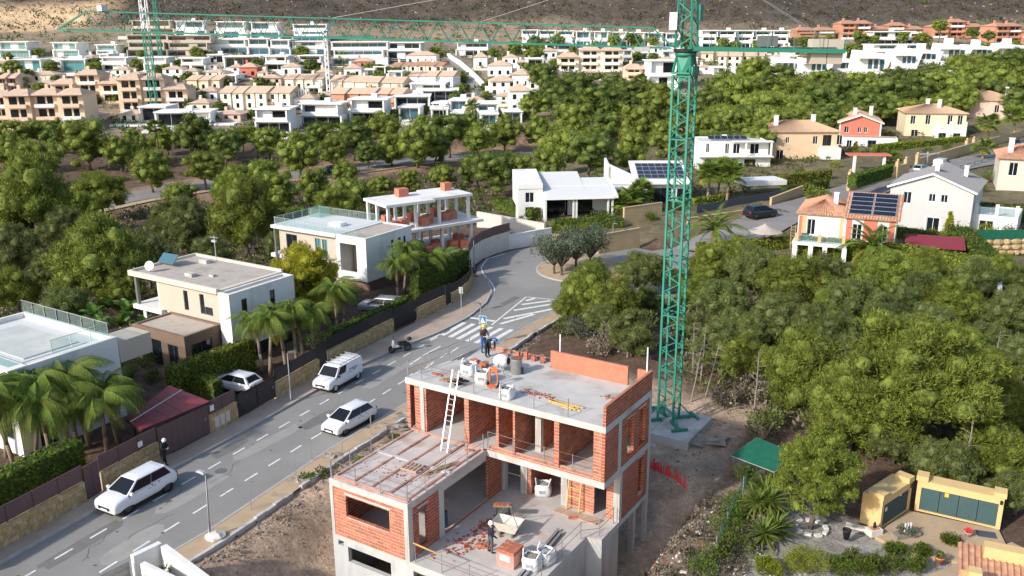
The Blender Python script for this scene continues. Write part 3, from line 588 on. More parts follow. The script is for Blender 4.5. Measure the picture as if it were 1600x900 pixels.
for px, py, wd, k in [(915,452,95,'a'),(962,475,98,'a'),(1008,425,88,'u'),(990,520,88,'u'),(940,500,72,'u'),(1108,420,78,'a'),(1128,470,94,'u'),(1185,425,98,'u'),(1150,398,68,'a'),(1242,438,108,'a'),(1292,430,90,'u'),(1332,468,104,'u'),(1382,435,104,'a'),(1432,452,98,'u'),(1482,472,94,'a'),(1525,440,80,'u'),(1572,490,90,'u'),(1118,540,94,'u'),(1168,562,88,'a'),(1203,502,98,'u'),(1262,505,94,'u'),(1305,525,88,'u'),(1255,580,140,'a'),(1330,642,145,'a'),(1535,618,135,'a'),(1562,706,118,'a'),(1592,560,84,'u'),(1460,520,94,'u'),(1010,475,64,'u'),(1080,510,64,'u'),(1500,540,84,'a'),(1380,500,84,'u'),(1060,440,54,'u'),(1560,430,66,'a'),(1590,640,84,'a'),(1592,770,94,'u'),(1470,730,110,'u'),(1180,520,66,'u'),(895,480,60,'a'),(930,430,60,'u'),(1230,475,70,'u'),(1350,430,66,'a'),(1410,480,70,'u'),(1545,530,76,'u'),(1150,500,60,'u'),(1090,455,58,'a'),(1275,620,70,'u'),(1390,540,70,'u'),(1550,575,70,'a'),(1585,440,60,'u'),(1300,480,70,'a'),(1450,420,66,'a'),(1400,690,90,'u'),(1350,560,80,'u')]: wood(px, py, wd*(.88 if k == 'u' else .95), k, near_w, 1.12, rb.uniform(.98,1.22))
pine(1428, 598, 262, 'B', label='largest broad pine tree above the yellow utility housings')
pine(0, 0, 0, 's', label='pine tree growing in the gravel garden inside a stone ring', at=(15.5, 41.2, 2.15), trunk=1.34, sq=1.1)
pine(475, 437, 122, 'y', label='yellow green tree in front of the flat roofed beige villa', trunk=1.0)
left_w = lambda x, y: 'behind the white villa with the roof terrace' if x < 120 and y > 380 else 'behind the beige villa' if y > 370 else 'in the hollow below the valley road' if x < 400 else 'behind the concrete frame'
for px, py, wd, k in [(45,318,155,'a'),(55,250,90,'f'),(15,235,75,'f'),(155,300,92,'a'),(235,265,76,'f'),(318,262,74,'f'),(365,292,85,'a'),(382,338,130,'a'),(432,300,76,'f'),(492,292,64,'f'),(548,305,78,'f'),(145,408,170,'a'),(25,455,90,'a'),(185,455,90,'a'),(228,405,100,'u'),(290,350,90,'u'),(95,360,80,'u'),(20,395,95,'u'),(525,318,76,'a'),(460,350,70,'f'),(595,290,48,'f'),(280,305,64,'f'),(440,385,64,'u'),(330,400,74,'u'),(255,350,70,'u'),(120,330,74,'a'),(500,345,60,'f'),(75,420,74,'u'),(410,270,64,'f'),(540,270,48,'f'),(640,285,44,'f'),(690,275,48,'f'),(0,350,95,'u'),(105,480,80,'u'),(70,500,64,'u')]: wood(px, py, wd*.88, k, left_w, 1.22, rb.uniform(1.0,1.3))
belt_w = lambda x, y: 'on the pine belt below the peach apartments' if x < 300 else 'along the valley road below the cubic villas' if x < 620 else 'along the valley road behind the pitched villa' if x < 980 else 'on the slope behind the crane mast'
rb = random.Random(4)
for px, py, wd in [(132,222,96),(185,238,66),(222,232,54),(305,214,84),(352,226,68),(378,212,52),(420,222,64),(465,240,84),(500,215,56),(553,215,78),(600,200,68),(652,226,78),(700,206,88),(745,218,66),(790,206,68),(612,232,60),(680,232,60),(735,196,56),(770,268,88),(745,265,66),(802,262,72),(850,262,72),(880,228,98),(922,240,98),(985,238,68),(840,205,66),(900,195,76),(950,200,70),(1000,195,76),(1040,215,66),(1105,200,72),(1150,190,68),(1130,225,62),(1185,215,70),(90,212,62),(60,205,56),(20,210,62),(260,218,52),(575,240,52),(520,238,52)]: wood(px, py, wd*.85, 'f' if rb.random() < .75 else 'd', belt_w, 1.2, rb.uniform(1.0,1.3))
ridge_w = lambda x, y: 'on the slope below the cream apartments' if x < 1080 else 'on the wooded slope below the angular villas' if x < 1400 else 'on the ridge above the red and cream houses'
rr = random.Random(17)
for px, py, wd in [(870,150,70),(905,140,76),(940,165,76),(985,150,72),(1030,160,76),(1105,165,66),(1150,150,76),(1190,165,70),(1230,150,72),(1270,165,76),(1310,150,72),(1350,165,70),(1390,152,76),(1430,150,66),(1470,140,76),(1510,130,72),(1550,125,72),(1590,130,66),(1215,190,72),(1255,185,66),(1295,190,66),(1340,140,62),(1180,120,66),(1130,135,62),(1215,125,62),(1250,140,56),(890,175,62),(960,185,62),(1070,185,62),(1440,130,56),(1500,155,62),(1540,150,56),(1590,160,56),(1280,130,52),(1400,128,52),(1470,165,52),(1555,100,52),(1585,95,52),(1500,100,50),(850,120,54),(835,165,50),(1420,175,52),(1330,185,56),(915,170,56),(1010,175,56),(1125,180,56),(1170,185,56),(1370,140,56),(1310,175,56),(1240,170,56),(1525,110,50),(1460,120,50),(1380,175,50),(1200,140,56),(1560,145,50),(1010,140,46),(960,135,50)]: wood(px, py, wd, rr.choice('fd'), ridge_w)
TOWN = dict(label='small garden tree among the hillside town houses', group='small trees among the town houses')
rt = random.Random(5)
for px, py, wd in [(20,108,34),(40,118,30),(80,105,26),(148,100,24),(212,102,22),(30,130,30),(62,140,28),(310,90,22),(280,100,18),(330,88,20),(410,95,18),(480,100,20),(355,130,22),(305,145,24),(320,150,22),(500,115,22),(545,110,20),(590,118,22),(620,112,20),(720,120,24),(690,140,26),(640,118,20),(555,128,22),(580,150,20),(425,160,26),(440,158,22),(505,155,20),(715,118,22),(760,150,20),(820,110,30),(835,85,30),(845,70,26),(805,75,26),(960,70,20),(930,72,18),(985,60,18),(1130,66,20),(1150,70,20),(1270,66,26),(1320,80,26),(1330,78,24),(1365,62,20),(1440,60,22),(1470,40,26),(1520,52,22),(1545,56,22),(1340,55,18),(1295,60,16),(1410,58,20),(770,82,18),(880,95,22),(995,88,20),(1020,90,20),(980,105,22),(1160,110,24),(245,110,20),(270,135,20),(175,145,20),(110,150,22),(20,150,24),(205,215,30),(600,170,26),(660,190,26),(560,190,24)]: pine(px, py, wd, rt.choice('fdf'), name='garden_tree', trunk=.75, **TOWN)
for _ in range(150):
    px, py = (rt.uniform(0,820), rt.uniform(75,188)) if _ < 105 else (rt.uniform(830,1600), rt.uniform(62,105)); pine(px, py, rt.uniform(14,26), rt.choice('fdf'), name='garden_tree', trunk=.7, **TOWN)
# ---- hedges, bushes
def leafy_box(mb, L, W, H, n, rnd, s=.10, x0=0, y0=0, z0=0, rough=.12):
    for _ in range(n):
        f = rnd.random(); a = rnd.random(); b = rnd.random(); ar = (L*W, L*H, L*H, W*H, W*H); t = rnd.uniform(0, sum(ar)); i = 0
        while t > ar[i]: t -= ar[i]; i += 1
        j = rnd.uniform(-rough, rough*.6)
        if i == 0: p = Vector((a*L, b*W, H+j)); nn = Vector((0,0,1))
        elif i == 1: p = Vector((a*L, -j, b*H)); nn = Vector((0,-1,.4))
        elif i == 2: p = Vector((a*L, W+j, b*H)); nn = Vector((0,1,.4))
        elif i == 3: p = Vector((-j, a*W, b*H)); nn = Vector((-1,0,.4))
        else: p = Vector((L+j, a*W, b*H)); nn = Vector((1,0,.4))
        nn = (nn+Vector((rnd.uniform(-.8,.8), rnd.uniform(-.8,.8), rnd.uniform(-.3,.8)))).normalized(); t1 = nn.orthogonal().normalized(); t1.rotate(Quaternion(nn, rnd.uniform(0,6.28))); t2 = nn.cross(t1); q = s*rnd.uniform(.6,1.4)
        p += Vector((x0,y0,z0)); mb.add([p-t1*q, p+t2*q*.55, p+t1*q, p-t2*q*.55], [(0,1,2,3)])
MATS['hedge_core'] = mat('hedge_core_', (.050, .078, .012), .95, .3, 3)
def hedge(a, b, h, th, label, leaf='hedge_leaf', dens=46, s=.11, group=None, name='hedge', z=None):
    a, b = Vector(a), Vector(b); L = (b-a).to_2d().length; rnd = random.Random(int(L*1000)+int(h*77)); z0 = a.z if z is None else z; zb = b.z if z is None else z
    o = thing(name, label, 'hedge', (a.x, a.y, z0), math.atan2(b.y-a.y, b.x-a.x), group); o.rotation_euler.y = -math.atan2(zb-z0, L)
    n = int(min(9000, dens*(L*th+2*L*h+2*th*h))); mb = MB(); leafy_box(mb, L, th, h, n, rnd, s); mb.build('leaves', leaf, o)
    MB().box(.08, .08, -.3, L-.08, th-.08, h-.1).build('branches', 'hedge_core', o); return o
def bush(at, r, label, leaf='hedge_leaf', n=900, s=.09, group=None, flat=.85, name='bush', jit=.3, cat='bush'):
    at = Vector(at); rnd = random.Random(int(at.x*131+at.y*17)); o = thing(name, label, cat, at, rnd.uniform(0,6), group); mb = MB(); cs = [(Vector((0,0,r*flat*.7)), r*.75)]
    for _ in range(7): t = rnd.uniform(0,6.28); cs.append((Vector((math.cos(t)*r*.5, math.sin(t)*r*.5, r*flat*rnd.uniform(.4,1.0))), r*rnd.uniform(.38,.55)))
    for c, q in cs: needles(mb, c, q, n//len(cs), rnd, s, flat)
    mb.build('leaves', leaf, o); m = MB()
    for c, q in cs[1:]: m.path([(0,0,-.05), c*.5, c], [r*.05, r*.03, r*.012], 5)
    m.build('branches', 'bark', o); return o
# ---- palms
def frond_mesh(name, L, droop, n, wid, leaf, fold=.5, rise=.6):
    mb = MB(); pts = []
    for i in range(n+1):
        t = i/n; pts.append(Vector((L*(t-.12*t*t*droop), 0, L*(rise*t-(rise*.55+droop*.55)*t*t))))
    for i in range(n):
        a, b = pts[i], pts[i+1]; t = (i+.5)/n; mb.beam(a, b, .03*(1-t)+.01); ll = wid*math.sin(math.pi*min(1, t*.88+.10))**.7; d = (b-a).normalized()
        for s in (-1, 1):
            for k in (0, .5):
                q = a.lerp(b, k); tip = q+d*ll*.55+Vector((0, s*ll*.8, -ll*fold*(.5+droop*.6))); w2 = L/n*.34
                mb.add([q, q+d*w2, tip+d*.01, q.lerp(tip, .5)+Vector((0,0,.02))], [(0,1,2,3)])
    return mb.mesh(name, leaf)
FEATHER = frond_mesh('feather_frond', 2.4, .9, 16, .62, 'palm_leaf', .75, .75); FEATHER2 = frond_mesh('hanging_frond', 2.5, 1.35, 18, .70, 'palm_leaf', 1.0, .95); FEATHER_Y = frond_mesh('feather_frond_dry', 2.1, 1.3, 14, .55, 'palm_yellow', .6, .5)
DATE = frond_mesh('date_frond', 2.6, .55, 16, .38, 'palm_leaf', .1, .8); DATE_Y = frond_mesh('date_frond_dry', 2.3, 1.2, 14, .34, 'palm_yellow', .2, .4)
def fan_mesh(name, leaf):
    mb = MB(); mb.beam((0,0,0), (.7,0,.25), .03)
    for i in range(15):
        a = (i-7)*.2; d = Vector((math.cos(a), math.sin(a), .12-abs(a)*.12)); s = Vector((-math.sin(a), math.cos(a), 0))*.07; c = Vector((.7,0,.25)); mb.add([c, c+d*.45+s, c+d*.9-Vector((0,0,.12)), c+d*.45-s], [(0,1,2,3)])
    return mb.mesh(name, leaf)
FAN = fan_mesh('fan_frond', 'palm_leaf'); FAN_Y = fan_mesh('fan_frond_dry', 'palm_yellow')
def sword_mesh(name, leaf, L=.8):
    mb = MB(); a = Vector((0,0,0))
    for i in range(4):
        t0, t1 = i/4, (i+1)/4; p0 = Vector((L*t0, 0, -.25*L*t0*t0)); p1 = Vector((L*t1, 0, -.25*L*t1*t1)); w0, w1 = .045*math.sin(.5+2.5*t0), .045*math.sin(.5+2.5*t1); mb.add([p0+Vector((0,-w0,.01)), p0+Vector((0,w0,.01)), p1+Vector((0,w1,.01)), p1+Vector((0,-w1,.01))], [(0,1,2,3)])
    return mb.mesh(name, leaf)
SWORD = sword_mesh('sword_leaf', 'palm_leaf'); SWORD_Y = sword_mesh('sword_leaf_dry', 'palm_yellow')
def broad_mesh():
    mb = MB(); L = 1.9; n = 7; w = lambda t: .34*math.sin(math.pi*min(1, .12+t*.9))**.6
    for i in range(n):
        t0, t1 = i/n, (i+1)/n; p0 = Vector((L*t0*.8, 0, L*(.9*t0-.75*t0*t0))); p1 = Vector((L*t1*.8, 0, L*(.9*t1-.75*t1*t1)))
        for s in (-1, 1): mb.add([p0, p1, p1+Vector((0,s*w(t1),.06)), p0+Vector((0,s*w(t0),.06))], [(0,1,2,3)])
    return mb.mesh('broad_leaf', 'banana_leaf')
BROAD = broad_mesh()
def palm(base, h, label, kind='feather', n=22, sc=1.0, group=None, tr=.13, name='palm_tree', rnd=None, dry=4):
    base = Vector(base); rnd = rnd or random.Random(int(base.x*71+base.y*13)); o = thing(name, label, 'palm', base, 0, group); lean = Vector((rnd.uniform(-.13,.13)*h, rnd.uniform(-.13,.13)*h, h*rnd.uniform(.85,1.12)))
    MB().path([(0,0,-.1), lean*.35+Vector((0,0,.02)), lean*.7, lean], [tr*1.25, tr, tr*.9, tr*.8], 9).build('trunk', 'palm_trunk', o, True)
    A, Bq = {'feather': (FEATHER, FEATHER_Y), 'date': (DATE, DATE_Y), 'fan': (FAN, FAN_Y), 'sword': (SWORD, SWORD_Y), 'broad': (BROAD, BROAD)}[kind]
    for i in range(n):
        t = i*2.39996+rnd.uniform(-.2,.2); k = i/n; el = {'feather': .55-1.15*k, 'date': .75-1.35*k, 'fan': 1.0-1.9*k, 'sword': 1.25-1.7*k, 'broad': .75-.9*k}[kind]
        f = link('frond', Bq if i >= n-dry else FEATHER2 if kind == 'feather' and rnd.random() < .5 else A, o, lean); f.rotation_euler = (rnd.uniform(-.4,.4), -el+rnd.uniform(-.15,.15), t); q = sc*rnd.uniform(.72,1.18); f.scale = (q,q,q)
    return o
# ------------------------------------------------------------------ the unfinished house
H = thing('unfinished_house', 'unfinished two storey house of concrete slabs and red hollow brick walls', 'building', (OB.x, OB.y, 0), YA)
def cells(a0, a1, z0, z1, ops):
    xs = sorted({a0, a1, *[max(a0, min(a1, t)) for o in ops for t in o[:2]]}); zs = sorted({z0, z1, *[max(z0, min(z1, t)) for o in ops for t in o[2:4]]})
    for x0, x1 in zip(xs, xs[1:]):
        for q0, q1 in zip(zs, zs[1:]):
            cx, cz = (x0+x1)/2, (q0+q1)/2
            if not any(o[0] < cx < o[1] and o[2] < cz < o[3] for o in ops): yield x0, x1, q0, q1
def slab_wall(mb, ax, pos, th, a0, a1, z0, z1, ops=()):
    """wall with real openings; ax 'u' runs along x at y=pos, ax 'v' runs along y at x=pos"""
    for x0, x1, q0, q1 in cells(a0, a1, z0, z1, ops):
        if ax == 'u': mb.box(x0, pos, q0, x1, pos+th, q1)
        else: mb.box(pos, x0, q0, pos+th, x1, q1)
    return mb
def brick_wall(par, ax, pos, th, a0, a1, z0, z1, ops=(), single=False, m='brick', ch=.18, bl=.38, seed=1):
    slab_wall(MB(), ax, pos, th, a0+.01, a1-.01, z0, z1-.002, [(o[0]-.01, o[1]+.01, o[2]-.01, o[3]+.01) for o in ops]).build('wall_core', 'mortar', par)
    mb = MB(); n = max(1, round((z1-z0)/ch)); h = (z1-z0)/n; rnd = random.Random(seed)
    for r in range(n):
        q0, q1 = z0+r*h+.016, z0+(r+1)*h-.016; iv = [(a0, a1)]
        for o in ops:
            if o[2] < (q0+q1)/2 < o[3]: iv = [s for a, b in iv for s in ((a, min(b, o[0])), (max(a, o[1]), b)) if s[1]-s[0] > .03]
        for a, b in iv:
            x = a-(r%2)*bl*.5-rnd.uniform(0,.08)
            while x < b-.02:
                x0, x1 = max(a, x), min(b, x+bl); x += bl+.022
                if x1-x0 < .04: continue
                j = rnd.uniform(.004, .014); e = (x0, pos-j, q0, x1, pos+th+j, q1) if ax == 'u' else (pos-j, x0, q0, pos+th+j, x1, q1)
                if single: unit_box('brick', *e, single if isinstance(single, str) else 'brick_single', par)
                else: mb.box(*e)
    if not single: q = mb.build('brickwork', m, par); q['kind'] = 'stuff'
# concrete frame
bm = MB(); slab_wall(bm, 'u', 0, .25, 0, 5.05, -3.3, -.2, [(1.0,3.83,-1.36,-.48),(.35,.73,-.56,-.28)]); slab_wall(bm, 'u', 0, .25, 5.05, 11.33, -3.3, -.3, [(5.25,6.5,-1.7,-.42),(7.4,9.6,-1.7,-.42)]); bm.build('basement_front_wall', 'concrete_wall', H)
bm = MB(); bm.box(11.08, .25, -3.3, 11.33, 6.62, -.3); bm.prism([(11.33,6.55),(12.13,6.72),(12.13,6.95),(11.08,6.86)], -3.3, -.3); bm.box(11.9, 6.951, -3.3, 12.13, 8.7, -.3); bm.box(0, .251, -3.3, .25, 12.3, -.2); bm.build('basement_flank_wall', 'concrete_wall', H)
MB().box(.25, 8.4, -3.3, 11.9, 8.6, -.31).build('basement_back_wall', 'concrete_wall', H)
MB().prism([(5.05,0),(11.33,0),(11.33,6.55),(12.13,6.7),(12.13,8.68),(5.05,8.68)], -.3, 0).build('patio_slab', 'concrete_floor', H)
bm = MB(); bm.box(0, 0, -.2, 5.045, 8.68, -.004); bm.box(0, 8.681, -.28, 12.14, 12.45, -.004); bm.build('ground_slab', 'concrete_floor', H)
MB().box(0, 0, 2.78, 5.05, 6.805, 3.15).build('terrace_slab', 'concrete_terrace', H)
bm = MB(); bm.box(-.1, 6.81, 2.79, 12.14, 12.45, 3.145); bm.build('upper_floor_slab', 'concrete_floor', H)
MB().prism([(-.4,6.81),(12.14,6.81),(12.14,12.45),(5.7,12.45),(5.7,13.35),(1.05,13.35),(.62,12.6)], 5.85, 6.2).build('roof_slab', 'concrete', H)
def column(x0, y0, x1, y1, z0, z1): return unit_box('column', x0, y0, z0, x1, y1, z1, 'concrete', H)
for c in [(-.003,-.006,.2,.25,-.2,2.78),(4.79,-.006,5.056,.35,-.2,2.78),(4.79,2.5,5.056,2.9,0,2.78),(4.86,8.4,5.2,8.75,0,2.79),(6.08,8.66,6.49,9.0,0,2.79),(8.65,8.66,9.03,9.0,0,2.79),(11.8,8.66,12.146,8.95,-.3,2.79),(.62,6.83,.86,7.1,3.15,5.85),(7.35,8.1,7.7,8.4,3.15,5.85),(11.86,8.35,12.146,8.69,3.15,5.85),(11.9,12.2,12.147,12.455,-3.2,5.85),(4.6,12.1,4.9,12.4,0,2.79),(11.6,11.1,11.9,11.4,-3.3,-.3),(0,6.5,.2,6.8,0,2.78)]: column(*c)
bm = MB(); bm.box(4.80, 2.9, 2.52, 5.053, 6.8, 2.78); bm.box(11.85, 8.96, -.3, 12.143, 12.2, -.01); bm.build('edge_beam', 'concrete', H)
# brick walls
brick_wall(H, 'u', .03, .14, .2, 4.79, 0, 2.78, [(1.02,3.85,1.24,2.5)], True)
MB().box(.97, -.008, 2.5, 3.95, .18, 2.58).build('lintel', 'concrete', H); MB().box(1.03, .0, 1.20, 3.84, .18, 1.238).build('sill', 'concrete', H)
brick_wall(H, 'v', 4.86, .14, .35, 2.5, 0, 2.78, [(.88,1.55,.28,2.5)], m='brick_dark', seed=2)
MB().box(4.85, .8, 2.5, 5.03, 1.65, 2.58).build('lintel', 'concrete', H)
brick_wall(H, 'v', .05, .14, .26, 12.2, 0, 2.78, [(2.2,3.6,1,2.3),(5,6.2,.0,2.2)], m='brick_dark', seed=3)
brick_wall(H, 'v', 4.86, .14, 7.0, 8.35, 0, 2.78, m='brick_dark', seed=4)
brick_wall(H, 'u', 8.72, .14, 6.5, 6.72, 0, 2.79, seed=5); brick_wall(H, 'u', 8.72, .14, 9.04, 11.8, 0, 2.79, [(10.64,11.36,.0,2.6)], seed=6)
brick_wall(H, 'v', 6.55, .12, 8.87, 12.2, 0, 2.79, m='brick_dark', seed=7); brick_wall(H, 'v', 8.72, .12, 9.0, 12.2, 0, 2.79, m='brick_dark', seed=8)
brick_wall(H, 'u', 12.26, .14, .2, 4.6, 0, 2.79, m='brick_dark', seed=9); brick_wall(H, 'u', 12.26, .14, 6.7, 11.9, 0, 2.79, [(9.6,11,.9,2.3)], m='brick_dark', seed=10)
brick_wall(H, 'v', 11.96, .15, 8.96, 12.2, 0, 2.79, [(11.05,11.75,.4,2.65)], 'brick_shade_single')
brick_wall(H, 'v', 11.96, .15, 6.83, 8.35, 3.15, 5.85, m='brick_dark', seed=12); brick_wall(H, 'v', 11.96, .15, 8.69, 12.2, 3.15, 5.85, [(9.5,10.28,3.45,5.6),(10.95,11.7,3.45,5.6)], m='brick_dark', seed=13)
bm = MB(); bm.box(11.95, 9.4, 5.6, 12.125, 10.4, 5.68); bm.box(11.95, 10.85, 5.6, 12.125, 11.8, 5.68); bm.box(11.95, 10.95, 2.65, 12.125, 11.85, 2.73); bm.build('lintel', 'concrete', H)
brick_wall(H, 'u', 6.86, .14, 11.46, 11.95, 3.15, 5.85, seed=14)
brick_wall(H, 'u', 6.86, .14, -.36, -.12, 3.15, 5.85, seed=15); brick_wall(H, 'u', 6.86, .14, .2, .62, 3.15, 5.85, seed=16)
for k, (u, v0, v1, t) in enumerate([(-.34,7.0,12.3,.14),(.87,6.88,12.25,.12),(3.6,6.88,12.25,.28),(5.45,7.2,12.25,.14),(6.64,7.0,9.6,.11),(9.16,6.95,12.25,.28),(7.45,8.42,12.25,.14)]): brick_wall(H, 'v', u, t, v0, v1, 3.15, 5.85, m='brick', seed=20+k)
brick_wall(H, 'u', 12.27, .14, -.2, 12.0, 3.15, 5.85, [(4.2,5.2,4,5.5),(7,8.6,4,5.5)], m='brick_dark', seed=30)
brick_wall(H, 'u', 7.02, .12, 5.1, 11.46, 3.15, 3.33, seed=31); brick_wall(H, 'u', 6.83, .1, 5.1, 12.0, 3.145, 3.24, seed=34); brick_wall(H, 'v', 4.90, .12, .4, 8.3, 0, .12, m='brick_dark', seed=32)
brick_wall(H, 'v', 11.98, .14, 6.83, 12.44, 6.2, 7.27, m='brick_dark', seed=33)
MB().box(11.975, 6.822, 7.271, 12.13, 12.44, 7.29).build('parapet_top', 'mortar_red', H); MB().box(5.9, 12.26, 6.2, 10.75, 12.4, 7.28).build('rendered_parapet', 'mortar_red', H); MB().box(5.9, 12.41, 6.2, 6.04, 13.3, 6.95).build('parapet_return', 'mortar_red', H); MB().box(11.3, 12.30, 6.2, 11.97, 12.42, 7.25).build('parapet_return', 'mortar_red', H)
brick_wall(H, 'u', 13.17, .14, 1.1, 5.65, 6.2, 6.38, seed=35)
# brick strips that hold the tiled decking on the terrace, and the brick upstand round its edge
for u in (.12, 1.28, 2.42, 3.6, 4.72):
    q = MB(); x = .45
    while x < 6.6:
        b = min(6.65, x+random.uniform(.25,.9)); q.box(u, x, 3.151, u+.13, b-.02, 3.151+random.uniform(.02,.06)); x = b
    o = q.build('brick_strip', 'dusty_brick', H); o['kind'] = 'stuff'
brick_wall(H, 'u', .2, .13, .12, 4.95, 3.15, 3.24, m='brick', seed=36)
MB().box(.1, 3.5, 3.152, 4.95, 3.72, 3.20).build('screed_strip', 'concrete', H)
brick_wall(H, 'u', 6.62, .12, .1, 5.0, 3.15, 3.24, m='brick', seed=37)
for i, (a, b) in enumerate((((.9,.6),(1.2,1.0)),((2.4,.25),(3.2,.6)))): pass
# guard rails: posts of the house's edge protection with two lines
def hp(u, v, z): return Vector((u, v, z))
def rail(par, pts, z, h=1.0, m='galv', lines=(.95, .5), sag=.03, r=.018):
    for p in pts: unit_beam('rail_post', (p[0], p[1], z), (p[0]+random.uniform(-.03,.03), p[1]+random.uniform(-.03,.03), z+h), .038, m, par)
    for k in lines:
        for a, b in zip(pts, pts[1:]): unit_beam('rail_bar', (a[0], a[1], z+h*k), (b[0], b[1], z+h*k-random.uniform(0,sag)), r, 'rusty' if random.random() < .5 else m, par)
rail(H, [(-.28,6.95),(.7,6.93),(2.2,6.93),(4.2,6.93),(5.9,6.93)], 6.2); rail(H, [(-.28,6.95),(.0,8.6),(.25,10.2),(.5,11.9)], 6.2); rail(H, [(7.95,6.93),(9.95,6.93)], 6.2)
rail(H, [(.1,.1),(1.7,.1),(3.3,.1),(4.95,.1)], 3.15); rail(H, [(4.98,.1),(4.98,1.5),(4.98,3.2),(4.98,5.1),(4.98,6.6)], 3.15); rail(H, [(.06,.1),(.06,1.5),(.06,3.2),(.06,5.0),(.06,6.6)], 3.15)
rail(H, [(5.1,6.9),(6.7,6.88),(8.6,6.88),(10.3,6.88),(11.9,6.88)], 3.24)
rail(H, [(5.3,.15),(6.9,.12),(8.5,.12),(10.1,.12),(11.1,.12)], 0); rail(H, [(11.2,.15),(11.2,2.2),(11.2,4.2),(11.2,6.2),(11.9,6.9),(11.95,8.4)], 0)
unit_beam('rail_bar', (5.15,.2,1.0), (6.9,.15,.92), .05, 'wood_yellow', H)
unit_beam('tall_pole', (11.85,12.3,7.2), (11.85,12.3,8.6), .06, 'white_paint', H); unit_beam('tall_pole', (6.0,13.2,6.9), (6.0,13.2,8.0), .06, 'white_paint', H)
for u in (5.25,): unit_box('stair_rail', 5.2, 8.7, .95, 6.08, 8.74, 1.0, 'wood_yellow', H); unit_box('stair_rail', 5.2, 8.7, 1.75, 6.08, 8.74, 1.8, 'wood_yellow', H)
# ------------------------------------------------------------------ loose things on the house (each stands by itself)
def on(u, v, z=0): return UVW(u, v, z)
def ladder(name, label, a, b, wd, m, n, t=.06):
    a, b = Vector(a), Vector(b); o = thing(name, label, 'ladder', a); d = b-a; s = Vector((UX.x, UX.y, 0))*wd/2
    for k in (-1, 1): unit_beam('side_rail', s*k, d+s*k, t, m, o, t*.6)
    for i in range(n): q = d*((i+.6)/n); unit_beam('rung', q-s, q+s, .035, m, o)
    return o
ladder('ladder', 'pale extension ladder leaning from terrace to the roof edge', on(3.25,5.4,3.16), on(2.75,7.35,7.1), .42, 'metal_light', 15)
ladder('yellow_ladder', 'yellow ladder leaning on the brick panel by the patio doorway', on(9.55,8.35,.02), on(9.6,8.62,2.55), .75, 'wood_yellow', 5, .07)
def big_bag(u, v, z, s, label, rz=0, m='bag_white', group=None, full=True):
    o = thing('builders_bag', label, 'bag', on(u, v, z), YA+rz, group); h = s*.85; mb = MB(); n = 16; rg = random.Random(int(u*91+v*7))
    for zz, k in ((0,.46),(h*.25,.52),(h*.6,.53),(h*.9,.47),(h,.43)):
        pass
    prof = [(0,.44),(.03,.5),(h*.3,.54),(h*.65,.53),(h*.92,.47),(h,.44),(h*.86,.40)]; vs = []
    for zz, k in prof:
        for i in range(n):
            t = 2*math.pi*i/n; q = 1/max(abs(math.cos(t)), abs(math.sin(t)))**.55*k*s*(1+rg.uniform(-.07,.07)); vs.append((q*math.cos(t), q*math.sin(t), zz+rg.uniform(-.03,.03)*(zz > .1)))
    mb.add(vs, [(j*n+i, j*n+(i+1)%n, (j+1)*n+(i+1)%n, (j+1)*n+i) for j in range(len(prof)-1) for i in range(n)]); mb.build('sack', m, o, True)
    b = MB(); b.blob((0,0,h*.78), (s*.4,s*.4,s*.12), int(u*10), .2, 10, 5); b.build('fill', 'rock' if full else 'bag_grey', o)
    for k in (-1, 1):
        pts = [Vector((k*s*.4, j*s*.4, h)) for j in (-1, 1)]; unit_beam('strap', pts[0], (pts[0]+pts[1])/2+Vector((k*.1,0,s*.28)), .05, m, o); unit_beam('strap', (pts[0]+pts[1])/2+Vector((k*.1,0,s*.28)), pts[1], .05, m, o)
    pm = MB(); pm.box(-s*.2, -s*.565, h*.35, s*.2, -s*.555, h*.62); pm.build('print', 'bag_grey', o); return o
big_bag(2.5, 9.0, 6.2, .82, 'tall white sack behind the ladder top on the roof'); big_bag(3.7, 8.55, 6.2, .78, 'slumped white builders bag beside the orange trolley', .3); big_bag(6.05, 7.35, 6.2, .72, 'white builders bag with dark print near the roof edge', .1)
big_bag(7.25, 9.15, .0, .85, 'crumpled white builders bag in the shaded ground floor room', .4, full=False); big_bag(10.35, 2.75, 0, .85, 'open white builders bag beside the patio rail', .2); big_bag(10.7, 3.55, 0, .8, 'white builders bag with blue straps behind another bag', -.2, full=False)
